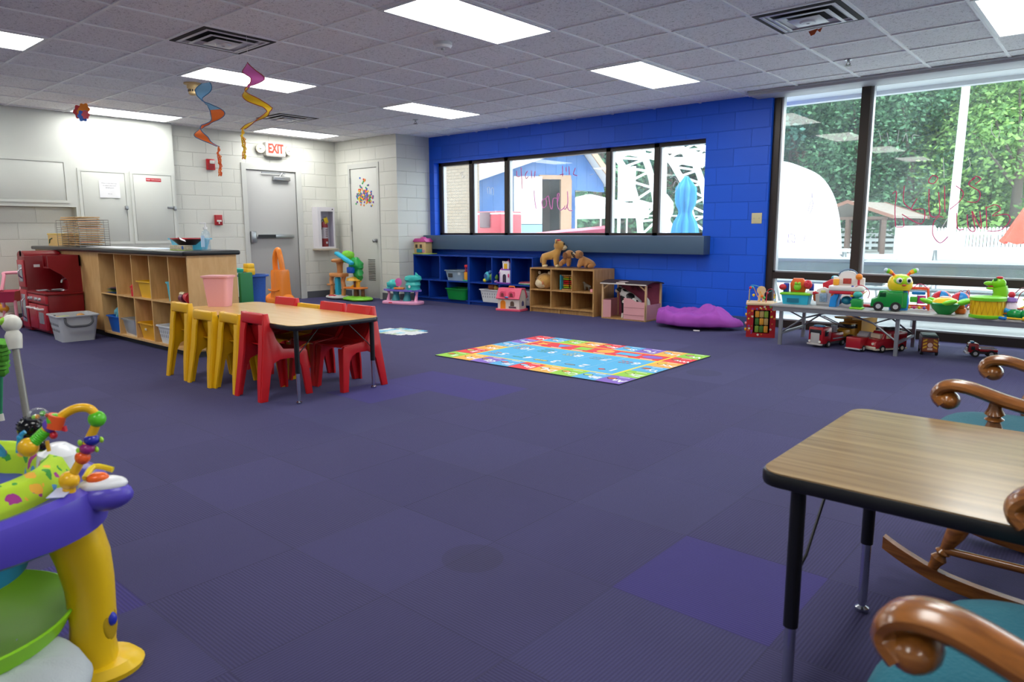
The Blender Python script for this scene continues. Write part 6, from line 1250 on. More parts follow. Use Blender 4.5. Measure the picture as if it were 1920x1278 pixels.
m_h, nt, N, L, bs = graph('piebald_horse'); tc = N.new('ShaderNodeTexCoord'); n_ = N.new('ShaderNodeTexNoise'); n_.inputs['Scale'].default_value = 9; n_.inputs['Detail'].default_value = 1; L.new(tc.outputs['Object'], n_.inputs[0]); rp = N.new('ShaderNodeValToRGB'); rp.color_ramp.interpolation = 'CONSTANT'; rp.color_ramp.elements[0].color = lin('#16161A'); rp.color_ramp.elements[1].position = .5; rp.color_ramp.elements[1].color = lin('#DEDAD4'); L.new(n_.outputs[0], rp.inputs[0]); L.new(rp.outputs[0], bs.inputs['Base Color']); bs.inputs['Roughness'].default_value = .4
V = [(-.12, 0, .235), (0, 0, .225), (.10, 0, .24), (.15, 0, .31), (.185, 0, .36), (.235, 0, .33), (.26, 0, .31), (-.13, -.03, .16), (-.145, -.03, .09), (-.13, -.03, .02), (-.13, .03, .16), (-.145, .03, .09), (-.13, .03, .02), (.10, -.03, .16), (.10, -.03, .09), (.10, -.03, .02), (.12, .03, .16), (.13, .03, .09), (.13, .03, .02)]
skin_body('body', V, [(0, 1), (1, 2), (2, 3), (3, 4), (4, 5), (5, 6), (0, 7), (7, 8), (8, 9), (0, 10), (10, 11), (11, 12), (2, 13), (13, 14), (14, 15), (2, 16), (16, 17), (17, 18)], [.085, .075, .075, .05, .036, .026, .020, .032, .016, .013, .032, .016, .013, .026, .015, .013, .026, .015, .013], m_h, t)
mw_ = P('white_mane', '#D8D6D2', .8, bump=.8, bscale=60)
b = MB()
for k in range(14): p = Vector((.075+.009*k, .012, .29+.0075*k)); b.tube([p, p+Vector((-.02, -.03, -.03)), p+Vector((-.03, -.035, -.09))], [.010, .009, .003], 6)
b.make('mane', t, mw_); MB().tube(spline([(-.17, 0, .26), (-.21, 0, .22), (-.215, -.01, .13), (-.20, 0, .07)], 4), [.012]+[.02]*10+[.012, .004], 8).make('tail', t, mw_)
for x, y in ((-.13, -.03), (-.13, .03), (.10, -.03), (.13, .03)): MB().cyl((x, y, 0), (x, y, .055), .018, .014, 12).make('hoof_sock', t, PL('#E4E0DA'))
for s in (-1, 1): MB().cyl((.185, s*.015, .385), (.182, s*.018, .41), .009, .002, 8, m_h).make('ear', t)
# ---- purple bean bag
bx = MB()
def bagf(u, v):
    a = 2*PI*u; r = math.sin(PI*v)**.6 if 0 < v < 1 else 0.0; ex = .49+.03*math.sin(3*a+1)+.02*math.sin(7*a); ey = .30+.03*math.cos(4*a)
    x = ex*r*math.cos(a); y = ey*r*math.sin(a); top = .19-.05*x*.9+.025*math.sin(9*x+3*y)+.018*math.sin(17*y+6*x)+.012*math.sin(25*x-9*y)
    z = .0+(top*(max(0, math.cos(PI*v))**.5 if v < .5 else 0))+(.055*math.sin(PI*v) if v < .8 else .055*math.sin(PI*v)*max(0, (1-v)/.2)); return (x, y, max(z, .002))
bx.grid(bagf, 80, 40, closed_u=True)
from mathutils import noise as _n
for v in bx.bm.verts:
    if v.co.z > .03: k_ = min(1, (v.co.z-.03)*14); q_ = Vector((v.co.x*3, v.co.y*3, 0)); rdg = 1-abs(_n.noise(q_*2.2+Vector((3, 1, 0)))*2); v.co.z += k_*(.045*_n.noise(q_)+.05*max(0, rdg)**3*(.4+abs(_n.noise(q_*.8)))-.02)
t = thing('bean_bag', 'slumped purple bean bag against the blue wall', 'bean bag', (.93, 4.22, 0), 8); bx.make('cover', t, P('purple_cotton', '#A44CB4', .85, var=.08, bump=.15, bscale=200), sharp=180)
MB().box(-.035, .035, -.003, .003, .0, .015, M=T(.12, -.315, .004)).make('sewn_label', t, PL('#E0DCE0', .7))
# ---- activity cube
t = thing('activity_cube', 'red wooden activity cube with a bead maze on top', 'toy', (1.745, 4.08, 0), 22); m_cr = P('activity_cube_red', '#B31B22', .4, var=.05); cw_, cz = .142, .335
b = MB(); b.box(-cw_, cw_, -cw_, -cw_+.01, .01, .045).box(-cw_, cw_, -cw_, -cw_+.01, .285, cz).box(-cw_, -.075, -cw_, -cw_+.01, .045, .285).box(.085, cw_, -cw_, -cw_+.01, .045, .285); b.box(-cw_, -cw_+.01, -cw_+.01, cw_, .01, cz).box(cw_-.01, cw_, -cw_+.01, cw_, .01, cz).box(-cw_+.01, cw_-.01, cw_-.01, cw_, .01, cz).box(-cw_, cw_, -cw_, cw_, 0, .0099); b.make('box', t, m_cr)
MB().box(-cw_-.012, cw_+.012, -cw_-.012, cw_+.012, cz, cz+.022, bev=.005).make('top_board', t, P('pale_birch', '#DDBE92', .5, var=.05)); MB().box(-cw_+.012, cw_-.012, -.02, -.012, .045, .285).make('dark_recess', t, PL('#2A2024', .8))
random.seed(41); ok = 0
while ok < 34:
    x, z = random.uniform(-.13, .13), random.uniform(.02, .32)
    if -.085 < x < .095 and .035 < z < .295: continue
    ok += 1; r = random.choice([.005, .008, .011]); c = random.choice(['#E8D84A', '#E07A28', '#3A6AB8', '#5AA84A', '#D8D0C0', '#8A3A90'])
    MB().cyl((x, -cw_, z), (x, -cw_-.0015-.0001*ok, z), r, seg=12, mat=PL(c, .5)).make('painted_dot', t)
for i, x in enumerate((-.045, .0, .045)):
    MB().cyl((x+.005, -.115, .045), (x+.005, -.115, .285), .003, seg=6, mat=m_steel).make('spinner_rod', t)
    for k in range(3): MB().box(x-.015, x+.025, -.128, -.10, .05+.078*k, .118+.078*k, bev=.004, M=Matrix.Identity(4)).make('picture_block', t, PL(['#8AA838', '#4A7A30', '#E8A030', '#C8A868'][(i+k) % 4], .5))
def wire_maze(parent, wires, bead, r=.0035):
    for (pts, c) in wires: MB().tube(spline(pts, 7), r, 6).make('bead_wire', parent, PL(c, .3))
    for (p, c, rad) in bead: MB().ell(p, rad, PL(c, .25), 12).make('bead', parent)
zt_ = cz+.022
wire_maze(t, [([(-.13, -.05, zt_), (-.125, -.05, zt_+.14), (-.09, 0, zt_+.15), (-.04, 0, zt_+.05), (-.02, 0, zt_+.11), (.0, 0, zt_+.03)], '#E8A828'), ([(-.12, .05, zt_), (-.12, .05, zt_+.16), (-.02, .05, zt_+.15), (.05, .05, zt_+.10), (.12, 0, zt_+.12), (.13, -.02, zt_)], '#3FA0A8'), ([(.04, -.06, zt_), (.05, -.06, zt_+.12), (.09, -.03, zt_+.14), (.12, 0, zt_+.10), (.13, 0, zt_)], '#C83040')],
          [((-.12, -.05, zt_+.15), '#D82A3A', .014), ((-.10, -.04, zt_+.155), '#3FA8A0', .013), ((-.085, .0, zt_+.07), '#E8C828', .015), ((.0, 0, zt_+.06), '#E87A28', .015), ((.02, 0, zt_+.045), '#4AA84A', .014), ((.05, -.06, zt_+.10), '#C8304A', .012), ((.125, 0, zt_+.05), '#E8C028', .014), ((.125, 0, zt_+.075), '#D8A050', .014)])
MB().lathe([(0, 0), (.045, 0), (.045, .02), (0, .02)], 20, M=T(-.01, .02, zt_+.12) @ rotm('X', 90)).cyl((-.03, .01, zt_), (-.02, .01, zt_+.09), .014).cyl((.015, .01, zt_), (.005, .01, zt_+.09), .014).make('wooden_wheel', t, MATS['pale_birch'])
for k, z in enumerate((.07, .13, .22, .29)): MB().cyl((-cw_-.018, -.06+.03*k, z), (-cw_, -.06+.03*k, z), .016, mat=PL(['#E8C828', '#E8A0B0', '#E0D040', '#3FA060'][k])).make('side_bead', t)
# ================================================================ TOYS ON THE LONG TABLE
TZ = LH+.0005
mW = PL('#E8E4E0'); mR = PL('#C8283A'); mB = PL('#1E84D0'); mTq = PL('#2FB4D4'); mG = PL('#1E9444'); mLG = PL('#7CD02C'); mY = PL('#F2C22C'); mO = PL('#F06A2A'); mBk = PL('#1A1A1C'); mPu = PL('#8A5AB8'); mDB = PL('#2440A8')
# 1 workbench
t = thing('toy_workbench', 'turquoise and lime toy workbench with an orange back, leftmost on the long table', 'toy', (2.20, 3.80, TZ), 6)
MB().loft([[(x*k, y*k, z) for x, y in rrect(-.13, .13, -.09, .09, .02)] for k, z in ((.88, 0), (1, .09))]).make('turquoise_box', t, mTq); MB().box(-.14, .14, -.10, .10, .09, .112, bev=.008).make('lime_lid', t, mLG); MB().box(-.07, .04, -.093, -.085, .02, .06).make('dark_slot', t, PL('#1A6E88'))
MB().prism([(-.07, .11), (.06, .11), (.08, .19), (.04, .245), (-.05, .245), (-.08, .19)], .03, .07, 'xz', bev=.01).make('orange_back', t, mO); MB().ell((.0, .0, .165), (.035, .03, .035)).ell((-.012, -.02, .20), .014).ell((.02, -.02, .20), .014).make('green_frog', t, PL('#8AD03C'))
MB().box(-.13, -.08, -.02, .03, .11, .20, bev=.01).make('blue_post', t, mDB); MB().ell((-.13, -.03, .16), (.035, .03, .03)).make('red_knob', t, mR); MB().ell((.095, 0, .19), (.04, .035, .045)).cyl((.095, -.03, .19), (.095, -.05, .19), .02).make('red_flower', t, mR); MB().box(.10, .17, -.07, -.02, .10, .135, bev=.012).make('white_ledge', t, mW); MB().cyl((.16, -.06, .115), (.21, -.06, .12), .018, .004).make('red_crayon', t, mR); MB().box(.10, .14, .03, .07, .11, .20, bev=.01).make('blue_block', t, mDB)
# 2 red farm case
t = thing('toy_barn', 'red toy barn case with a blue handle behind the white toys', 'toy barn', (2.52, 4.15, TZ), 4)
MB().prism([(-.17, .10), (.17, .10), (.17, .19), (.08, .235), (-.10, .235), (-.18, .19)], -.06, .06, 'xz', bev=.008).make('red_roof', t, mR); MB().box(-.16, .16, -.055, .055, 0, .10, bev=.006).make('walls', t, mW); MB().tube([(-.03, 0, .235), (-.025, 0, .265), (.055, 0, .265), (.06, 0, .235)], .009, 8).make('blue_handle', t, mB); MB().ell((-.08, 0, .245), (.035, .03, .022)).make('teal_dome', t, PL('#3FA8C0')); MB().prism([(-.02, .15), (.10, .15), (.04, .21)], -.075, -.062, 'xz').make('white_gable', t, PL('#F2C0BC'))
# 3 activity panel house
t = thing('toy_panel_house', 'small white house-shaped activity panel with orange sides left of the white play centre', 'toy', (2.43, 3.86, TZ), 8)
MB().prism([(-.06, 0), (.06, 0), (.075, .09), (.055, .15), (0, .17), (-.055, .15), (-.075, .09)], -.02, .02, 'xz', bev=.008).make('panel', t, mW); MB().box(-.03, .035, -.03, -.021, .03, .11, bev=.003).make('picture_page', t, P('page_print', '#9AB8D8', .5, var=.7, vscale=60)); MB().ell((.075, 0, .08), (.02, .02, .05)).ell((-.075, 0, .08), (.02, .02, .05)).make('orange_ear', t, mO); MB().box(-.02, .02, -.03, -.021, .12, .14).make('yellow_tab', t, PL('#D8D870')); MB().ell((.115, .04, .035), (.05, .04, .035)).make('dark_base_ball', t, PL('#20304A'))
# 4 white play centre on blue legs
t = thing('play_centre', 'white and red toy play centre standing on bright blue arched legs', 'toy', (2.66, 3.78, TZ), 5)
for s in (-1, 1): MB().prism([(s*.075, .0), (s*.135, 0), (s*.125, .09), (s*.09, .125), (s*.05, .125), (s*.07, .07)], -.07, .09, 'xz', bev=.006).make('blue_leg', t, PL('#1F8EE0'))
MB().prism(rrect(-.145, .145, -.10, .10, .06), .125, .155, 'xy', bev=.008).make('red_tray', t, mR); MB().prism(rrect(-.15, .15, -.105, .105, .06), .155, .20, 'xy', bev=.012).make('white_tray', t, mW)
MB().prism([(-.13, .19), (.14, .19), (.14, .27), (.10, .28)]+[(.0+.085*math.cos(math.radians(a)), .275+.06*math.sin(math.radians(a))) for a in range(0, 181, 20)]+[(-.13, .28)], .02, .07, 'xz', bev=.008).make('back_wall', t, mW); MB().tube([(.085*math.cos(math.radians(a)), .02, .28+.07*math.sin(math.radians(a))) for a in range(10, 171, 16)], .006, 6).make('blue_arch', t, PL('#7088A8'))
MB().box(-.04, .03, .01, .02, .215, .265, bev=.002).make('red_picture', t, P('red_print', '#A83A30', .5, var=.6, vscale=60)); MB().box(-.12, -.07, -.03, .02, .20, .26, bev=.01).make('yellow_flap', t, PL('#F0A82C')); MB().ell((.10, -.02, .285), .03).make('orange_ball', t, PL('#F08A22')); MB().box(.09, .11, -.03, -.01, .21, .265, bev=.004).make('red_lever', t, mR)
MB().ell((-.0, .03, .06), (.05, .05, .04)).make('teal_roller', t, PL('#2A90A8'))
# 5 flat toys behind
single('pull_toy', 'low lime and green toy just behind the bead stalk toy', 'toy', MB().box(-.09, .09, -.04, .04, 0, .03, bev=.01).ell((-.03, 0, .04), (.05, .035, .03)), PL('#7CBE3A'), (2.90, 4.12, TZ), 5)
single('toy_airplane', 'red flat toy lying in front of the lime pull toy', 'toy', MB().box(-.08, .08, -.02, .02, 0, .025, bev=.01).box(-.02, .03, -.05, .05, .01, .02, bev=.005), PL('#D83A3A'), (2.84, 3.92, TZ), 15)
# 6 bead stalk
t = thing('bead_stalk_toy', 'green toy with teal ball and striped bead stalk left of the green truck', 'toy', (2.79, 3.66, TZ))
MB().box(-.055, .055, -.05, .05, 0, .02, bev=.008).make('lime_base', t, mLG); MB().box(-.045, .045, -.04, .04, .02, .095, bev=.012).make('green_body', t, mG); MB().ell((0, 0, .13), (.04, .035, .03)).make('teal_ball', t, PL('#3FB0A4'))
for k, c in enumerate(('#1E9444', '#2440A8', '#F2C22C', '#E8E04A', '#1E64C0', '#2440A8')): MB().ell((-.06, .04, .06+.027*k), (.015, .015, .014), PL(c), 12).make('stalk_bead', t)
MB().cyl((-.06, .04, 0), (-.06, .04, .20), .004, seg=6).make('stalk_rod', t, m_steel); wire_maze(t, [([(-.05, .03, .19), (.02, .03, .215), (.09, .02, .16), (.08, .02, .10)], '#B8304A'), ([(-.05, .03, .16), (.01, .03, .12), (.07, .02, .17)], '#E0B028')], [])
# trucks
def wheel(parent, x, y, r, w_=.03, rim='#B8B8BC', name='wheel'):
    o = MB().lathe([(r*.5, -w_/2), (r*.92, -w_/2), (r, -w_*.3), (r, w_*.3), (r*.92, w_/2), (r*.5, w_/2)], 20, M=T(x, y, r) @ rotm('X', 90)).make(name, parent, PL('#1C1C1E', .6)); h = MB().lathe([(0, -w_*.56), (r*.50, -w_*.54), (r*.56, 0), (r*.50, w_*.54), (0, w_*.56)], 14, M=T(x, y, r) @ rotm('X', 90)).make('hub_cap', o, PL(rim, .3)); return o
t = thing('toy_truck', 'chunky green toy truck in the middle of the long table', 'toy truck', (3.02, 3.70, TZ), 12)       # front to -x
b = MB(); b.prism([(-.125, .035), (.125, .035), (.125, .17), (.02, .17), (-.01, .185), (-.06, .18), (-.075, .12), (-.12, .10)], -.065, .065, 'xz', bev=.014); b.make('body', t, PL('#178A3A', .25))
for x in (-.06, .075):
    for s in (-1, 1): wheel(t, x, s*.062, .042)
MB().box(-.055, -.005, -.067, .067, .125, .165, bev=.003).make('side_window', t, PL('#0E4A28', .2)); MB().box(.02, .125, -.05, .05, .168, .178, bev=.004).make('load_bed', t, mG)
t = thing('bug_robot_toy', 'yellow and lime bug-faced toy with striped antennae behind the green truck', 'toy', (3.09, 3.83, TZ), 30)
MB().loft([[(x*k, y*k, z) for x, y in rrect(-.07, .07, -.05, .05, .03)] for k, z in ((1.0, 0), (1.1, .08), (.9, .17), (.5, .185))]).make('blue_body', t, mB); MB().box(-.05, .05, -.065, -.05, .02, .16, bev=.01).make('green_belly', t, mG)
MB().lathe([(0, .175), (.085, .18), (.10, .21), (.10, .25), (.085, .29), (.05, .315), (0, .322)], 28).make('head', t, PL('#F2CE2A', .25)); MB().ell((0, -.055, .262), (.076, .055, .052)).make('lime_face', t, PL('#A8D82A', .25))
for s in (-1, 1):
    e = MB().ell((s*.038, -.098, .268), (.027, .014, .027)).make('eye', t, mW); MB().ell((s*.036, -.111, .268), (.013, .006, .015)).make('pupil', e, PL('#1C2A40', .15))
    a = MB().cyl((s*.05, 0, .305), (s*.075, 0, .33), .012, mat=PL('#E04A30')).cyl((s*.075, 0, .33), (s*.10, 0, .345), .017, .022, mat=PL('#F2A82C')).cyl((s*.10, 0, .345), (s*.12, 0, .352), .022, .020, mat=mLG).ell((s*.125, 0, .354), (.018, .020, .020), PL('#C8D8E0')).make('antenna', t)
MB().ell((0, -.106, .228), (.018, .008, .009)).make('mouth', t, PL('#C8503A'))
# 8 orange frame cage
t = thing('cage_toy', 'orange-red open frame toy with a pink and green block inside', 'toy', (3.20, 4.02, TZ), 10); b = MB(); fr_ = .085
for x in (-fr_, fr_):
    for y in (-fr_, fr_): b.cyl((x*1.1, y*1.1, 0), (x*.9, y*.9, .19), .009, seg=8)
for z, k in ((.02, 1.08), (.185, .9)): b.tube([(-fr_*k, -fr_*k, z), (fr_*k, -fr_*k, z), (fr_*k, fr_*k, z), (-fr_*k, fr_*k, z)], .009, 8, closed=True)
b.make('orange_frame', t, PL('#F0562E')); MB().box(-.06, .0, -.03, .03, .06, .11, bev=.008).make('green_block', t, PL('#4ABE3A')); MB().cyl((.03, 0, .05), (.03, 0, .12), .035).make('pink_roller', t, PL('#D8389A')); MB().box(-.05, .06, -.03, .03, .13, .16, bev=.01).make('blue_bar', t, mB)
for k, c in enumerate(('#F2A82C', '#D83A7A', '#E8D02C', '#8A5AB8')): MB().ell((-.06+.04*k, -.09, .02), .014).make('bead', t, PL(c))
wire_maze(t, [([(-.04, 0, .19), (0, 0, .225), (.05, 0, .21), (.09, 0, .15)], '#D83A7A')], [])
# 9 red-blue ball
t = thing('spinning_ball_toy', 'red and blue segmented ball toy behind the turtle toy', 'toy', (3.36, 4.18, TZ))
for cx, rr, c0, c1 in ((0, .085, '#1E84D0', '#D8283A'), (.15, .08, '#1E84D0', '#D8283A')):
    for k in range(6): MB().lathe([(rr*math.sin(a), .08+rr*math.cos(a)) for a in [PI*j/10 for j in range(11)]], 5, M=T(cx, 0, 0), a0=2*PI*k/6+.5, a1=2*PI*(k+.96)/6+.5).make('ball_segment', t, PL([c0, c1][k % 2]))
# 10 turtle drum
t = thing('turtle_toy', 'green turtle toy with a yellow shell in front on the long table', 'toy', (3.47, 3.72, TZ), 8)
MB().lathe([(0, 0), (.05, 0), (.095, .045), (.115, .09), (.10, .10), (0, .10)], 28).make('green_bowl', t, PL('#138A3C', .25)); MB().lathe([(.10, .10), (.085, .125), (.05, .14), (0, .143)], 28).make('yellow_shell', t, PL('#F2C82C', .25)); MB().ell((.0, 0, .143), (.045, .04, .01)).make('white_top', t, PL('#E8C8C0'))
for (x, y, rz_, w_) in ((-.135, -.02, 20, 1), (.03, -.10, -30, 1.1), (.135, -.01, -15, 1.1), (.13, .08, 30, 1), (-.09, .09, -30, .9)): MB().ell((0, 0, 0), (.062*w_, .036, .022), M=T(x, y, .105) @ rotm('Z', rz_) @ rotm('Y', 18 if x < 0 else -18)).make('lime_flipper', t, PL('#7CD82C', .25))
single('orange_toy_blocks', 'orange toy with a blue knob between the turtle and the drum', 'toy', MB().box(-.05, .03, -.04, .04, 0, .05, bev=.015, mat=PL('#F07A2C')).ell((-.02, 0, .06), (.04, .035, .03), PL('#F07A2C')).cyl((-.02, -.02, .09), (-.09, -.03, .085), .012, mat=PL('#5ACB2C')).ell((-.10, -.03, .085), .018, mB), None, (3.58, 3.84, TZ))
t = thing('bead_maze', 'small red and purple wire bead maze at the back near the window', 'bead maze', (3.52, 4.26, TZ)); MB().box(-.06, .06, -.04, .04, 0, .015, bev=.004).make('base', t, MATS['pale_birch'])
wire_maze(t, [([(-.055, 0, .015), (-.05, 0, .13), (-.02, 0, .16), (.0, 0, .06)], '#A83A4A'), ([(-.03, .02, .015), (-.02, .02, .15), (.03, .02, .15), (.05, .02, .015)], '#6A3A8A'), ([(.0, -.02, .015), (.01, -.02, .12), (.04, -.02, .17), (.055, -.02, .015)], '#C85040')], [((0, 0, .05), '#B8303A', .014), ((.04, 0, .04), '#3A8A4A', .012)])
# 13 drum, 12 dinosaur
t = thing('toy_drum', 'yellow toy drum with lime green rims', 'toy drum', (3.78, 3.66, TZ)); MB().lathe([(.112, .018), (.118, .09), (.116, .145)], 36).make('yellow_shell', t, P('drum_yellow', '#F2C41C', .3, var=.03)); MB().lathe([(0, 0), (.12, 0), (.124, .006), (.124, .022), (.112, .026)], 36).make('bottom_rim', t, mLG); MB().lathe([(.114, .14), (.128, .142), (.130, .165), (.12, .172), (.10, .172), (0, .168)], 36).make('top_rim', t, mLG)
b = MB()
for k in range(18): a = 2*PI*k/18; a2 = 2*PI*(k+.5)/18; b.tube([(.117*math.cos(a), .117*math.sin(a), .03), (.120*math.cos(a2), .120*math.sin(a2), .138), (.117*math.cos(a+2*PI/18), .117*math.sin(a+2*PI/18), .03)], .0022, 5)
b.make('lacing', t, PL('#D8A818'))
t = thing('dinosaur_toy', 'lime green dinosaur toy with a red cap peeking over the drum', 'toy', (3.79, 3.93, TZ), 0)
MB().ell((0, 0, .07), (.08, .06, .07)).tube(spline([(.02, 0, .10), (.04, 0, .18), (.03, 0, .235)], 4), [.055]*9, 14).ell((.02, -.005, .265), (.055, .042, .045)).make('body', t, PL('#7CC81E', .25)); MB().ell((-.04, -.01, .262), (.045, .03, .020)).make('upper_jaw', t, PL('#7CC81E', .25)); MB().ell((-.025, -.01, .222), (.04, .026, .013), M=rotm('Y', 0)).make('lower_jaw', t, PL('#7CC81E', .25))
MB().ell((-.02, -.01, .240), (.035, .02, .010)).make('red_mouth', t, PL('#C83040')); MB().ell((.025, -.005, .312), (.026, .024, .013)).make('red_cap', t, mR)
for s in (-1, 1): MB().ell((.0, s*.028-.006, .295), (.014, .010, .016)).make('eye', t, PL('#2A6A2A', .2))
# 14 big bead maze
t = thing('bead_maze', 'large wire bead maze with looping coloured wires at the right end', 'bead maze', (4.10, 3.95, TZ), 0); MB().box(-.20, .20, -.09, .09, 0, .02, bev=.006).make('base', t, MATS['pale_birch'])
wire_maze(t, [([(-.19, -.02, .02), (-.18, -.02, .16), (-.12, 0, .235), (-.05, 0, .17), (-.03, 0, .03), (.04, 0, .05), (.06, 0, .18), (.12, 0, .23), (.18, 0, .15), (.18, 0, .02)], '#7A3040'), ([(-.17, .04, .02), (-.14, .04, .18), (-.08, .04, .20), (-.04, .04, .10), (.02, .04, .10), (.05, .03, .18), (0, .03, .20), (-.04, .03, .15), (.0, .03, .04)], '#A84030'), ([(.0, -.04, .02), (.04, -.04, .19), (.10, -.04, .25), (.17, -.04, .24), (.19, -.04, .10), (.19, -.04, .02)], '#5A6A9A'), ([(.05, .06, .02), (.08, .06, .10), (.12, .06, .13), (.17, .06, .08), (.17, .06, .02)], '#6A4A60')],
          [((-.085, 0, .15), '#2440A8', .018), ((-.065, 0, .125), '#E8B82C', .018), ((-.03, .03, .10), '#2440A8', .017), ((0.015, .04, .11), '#E8B82C', .018), ((.035, .04, .125), '#C8283A', .018), ((.0, .03, .045), '#C8283A', .016), ((.185, -.04, .14), '#1E8A6A', .02), ((.188, -.04, .11), '#E8B82C', .018), ((.19, -.04, .08), '#1E9444', .018), ((.18, 0, .04), '#D8A028', .016)])
# 15 stacking figure
t = thing('stacking_toy', 'toy figure with a red ball head and purple body right of the drum', 'toy', (3.93, 3.72, TZ))
MB().lathe([(0, 0), (.07, 0), (.075, .03), (.06, .034)], 24).make('blue_base', t, PL('#2F8EC8')); MB().lathe([(.062, .034), (.072, .04), (.07, .058), (.05, .062)], 24).make('orange_ring', t, PL('#F0803A')); MB().lathe([(.055, .062), (.06, .08), (.04, .12), (.03, .14)], 24).make('clear_dome', t, PL('#D8C8D8', .15)); MB().lathe([(.032, .125), (.045, .14), (.04, .165), (.0, .175)], 20).make('purple_cap', t, PL('#9A78C8')); MB().ell((0, 0, .19), .026).make('red_ball', t, mR)
MB().tube(spline([(.04, -.02, .08), (.09, -.03, .10), (.10, -.03, .14), (.08, -.02, .16)], 4), .007, 6).make('yellow_arm', t, PL('#D8D83A'))
for k in range(3): MB().ell((-.05+.025*k, -.06, .075-.008*k), .02).make('bead', t, PL(['#3FC0A8', '#2F9ED8', '#2F9ED8'][k]))
# 16 mallets
single('drum_mallet', 'yellow toy mallet lying on the table edge in front of the drum', 'toy mallet', MB().cyl((-.07, 0, .012), (.07, -.01, .012), .007).ell((.08, -.011, .016), .016).ell((-.07, 0, .014), .014), PL('#F2C22C'), (3.965, 3.60, TZ), -14)
single('drum_mallet', 'blue toy mallet leaning flat beside the drum', 'toy mallet', MB().cyl((-.05, 0, .012), (.05, -.03, .012), .012).ell((.05, -.03, .014), .014), PL('#1E78C8'), (3.885, 3.60, TZ), -25)
# 17 green caterpillar keyboard
t = thing('crocodile_keyboard', 'dark green bumpy toy keyboard at the right front of the long table', 'toy', (4.12, 3.665, TZ), -2)
b = MB()
for k in range(5): b.ell((-.15+.08*k, -.02+.015*(k % 2), .04), (.055, .055, .042))
b.ell((.0, .03, .035), (.19, .055, .035)); b.make('green_body', t, PL('#0F8A42', .25)); MB().box(-.15, .15, .0, .055, .07, .082, bev=.004).make('white_keys', t, mW)
for k in range(5): MB().box(-.14+.058*k, -.10+.058*k, -.01, .045, .083, .090, bev=.002).make('coloured_key', t, PL(['#E8503A', '#F2C22C', '#D83A7A', '#8A5AB8', '#3A9AD8'][k]))
t = thing('toy_frog', 'green toy with a red ball on top at the right edge of the picture', 'toy', (4.26, 3.86, TZ)); MB().ell((0, 0, .06), (.05, .045, .06)).ell((0, 0, .12), (.035, .03, .03)).make('body', t, PL('#2FB060')); MB().ell((0, 0, .16), .02).make('red_ball', t, mR)
# ================================================================ TRUCKS UNDER THE TABLE
mFR = P('fire_truck_red', '#A81A26', .25, var=.03, coat=.3)
def fire_truck(label, loc, rz, L_=.40, W_=.15, H_=.15, ladder=True, front='#B8B4B2'):
    t = thing('toy_fire_truck', label, 'toy truck', loc, rz)          # front to +x
    MB().box(.06*L_/.4, L_/2, -W_/2, W_/2, .035, H_+.02, bev=.012).make('cab', t, mFR); MB().box(-L_/2, .05*L_/.4, -W_/2, W_/2, .05, H_*.75, bev=.008).make('rear_body', t, mFR); MB().box(-L_/2, L_/2-.02, -W_/2+.01, W_/2-.01, .03, .05).make('chassis', t, PL('#3A3A3E'))
    f = MB(); f.box(L_/2-.001, L_/2+.008, -W_/2+.03, W_/2-.03, .03, H_*.8, bev=.003).box(L_/2-.01, L_/2+.02, -W_/2, W_/2, .025, .042, bev=.004); f.make('grille', t, PL(front, .2)); MB().box(L_/2-.005, L_/2+.003, -W_/2+.015, W_/2-.015, H_*.72, H_*.98, bev=.003).box(L_*.28, L_*.42, -W_/2-.002, W_/2+.002, H_*.62, H_*.95, bev=.003).make('windows', t, PL('#26282E', .1))
    for s in (-1, 1): MB().cyl((L_/2+.006, s*(W_/2-.022), .06), (L_/2+.012, s*(W_/2-.022), .06), .012).make('headlamp', t, PL('#E8E4D8', .1)); MB().box(-L_/2+.01, L_*.1, s*W_/2-.002, s*W_/2+.002, .075, .085).make('silver_stripe', t, m_sil)
    for x in (-L_*.28, L_*.26):
        for s in (-1, 1): wheel(t, x, s*(W_/2-.008), .032, .026)
    MB().box(L_*.3, L_*.42, -W_*.3, W_*.3, H_+.02, H_+.035, bev=.004).make('light_bar', t, PL('#4A8AB8', .15))
    if ladder:
        b = MB(); z0, z1 = H_*1.0, H_*1.7
        for s in (-1, 1): b.tube([(-L_*.5, s*.03, z0), (L_*.32, s*.03, z1)], .004, 6)
        for k in range(11): q = k/10; b.cyl((-L_*.5+L_*.82*q, -.03, z0+(z1-z0)*q), (-L_*.5+L_*.82*q, .03, z0+(z1-z0)*q), .003, seg=5)
        b.make('ladder', t, m_sil); MB().cyl((-L_*.2, 0, H_*.7), (-L_*.2, 0, H_*1.1), .03).make('turntable', t, m_sil)
    return t
p_ = at(1520, 655, 'z', 0)
fire_truck('red and silver toy fire truck with a raised ladder, first under the long table', (2.50, 3.86, 0), -106, .42, .15, .175)
t = thing('toy_dump_truck', 'yellow toy dump truck between the fire trucks', 'toy truck', (2.62, 4.16, 0), -112); m_dy = PL('#E0A01E')
MB().box(-.18, .19, -.06, .06, .055, .08).make('chassis', t, PL('#2A2A2C')); MB().box(.08, .20, -.065, .065, .08, .15, bev=.012).make('hood', t, m_dy); MB().box(.0, .10, -.07, .07, .08, .21, bev=.008).make('cab', t, m_dy); MB().box(.008, .104, -.072, .072, .155, .195, bev=.002).make('cab_windows', t, PL('#26282E', .1))
b = MB(); b.prism([(-.22, .10), (-.01, .10), (-.01, .235), (.13, .25), (.13, .262), (-.02, .255), (-.24, .255)], -.10, -.09, 'xz').prism([(-.22, .10), (-.01, .10), (-.01, .235), (.13, .25), (.13, .262), (-.02, .255), (-.24, .255)], .09, .10, 'xz').box(-.22, -.01, -.09, .09, .10, .11).box(-.02, -.01, -.09, .09, .11, .25).box(-.01, .13, -.09, .09, .245, .255)
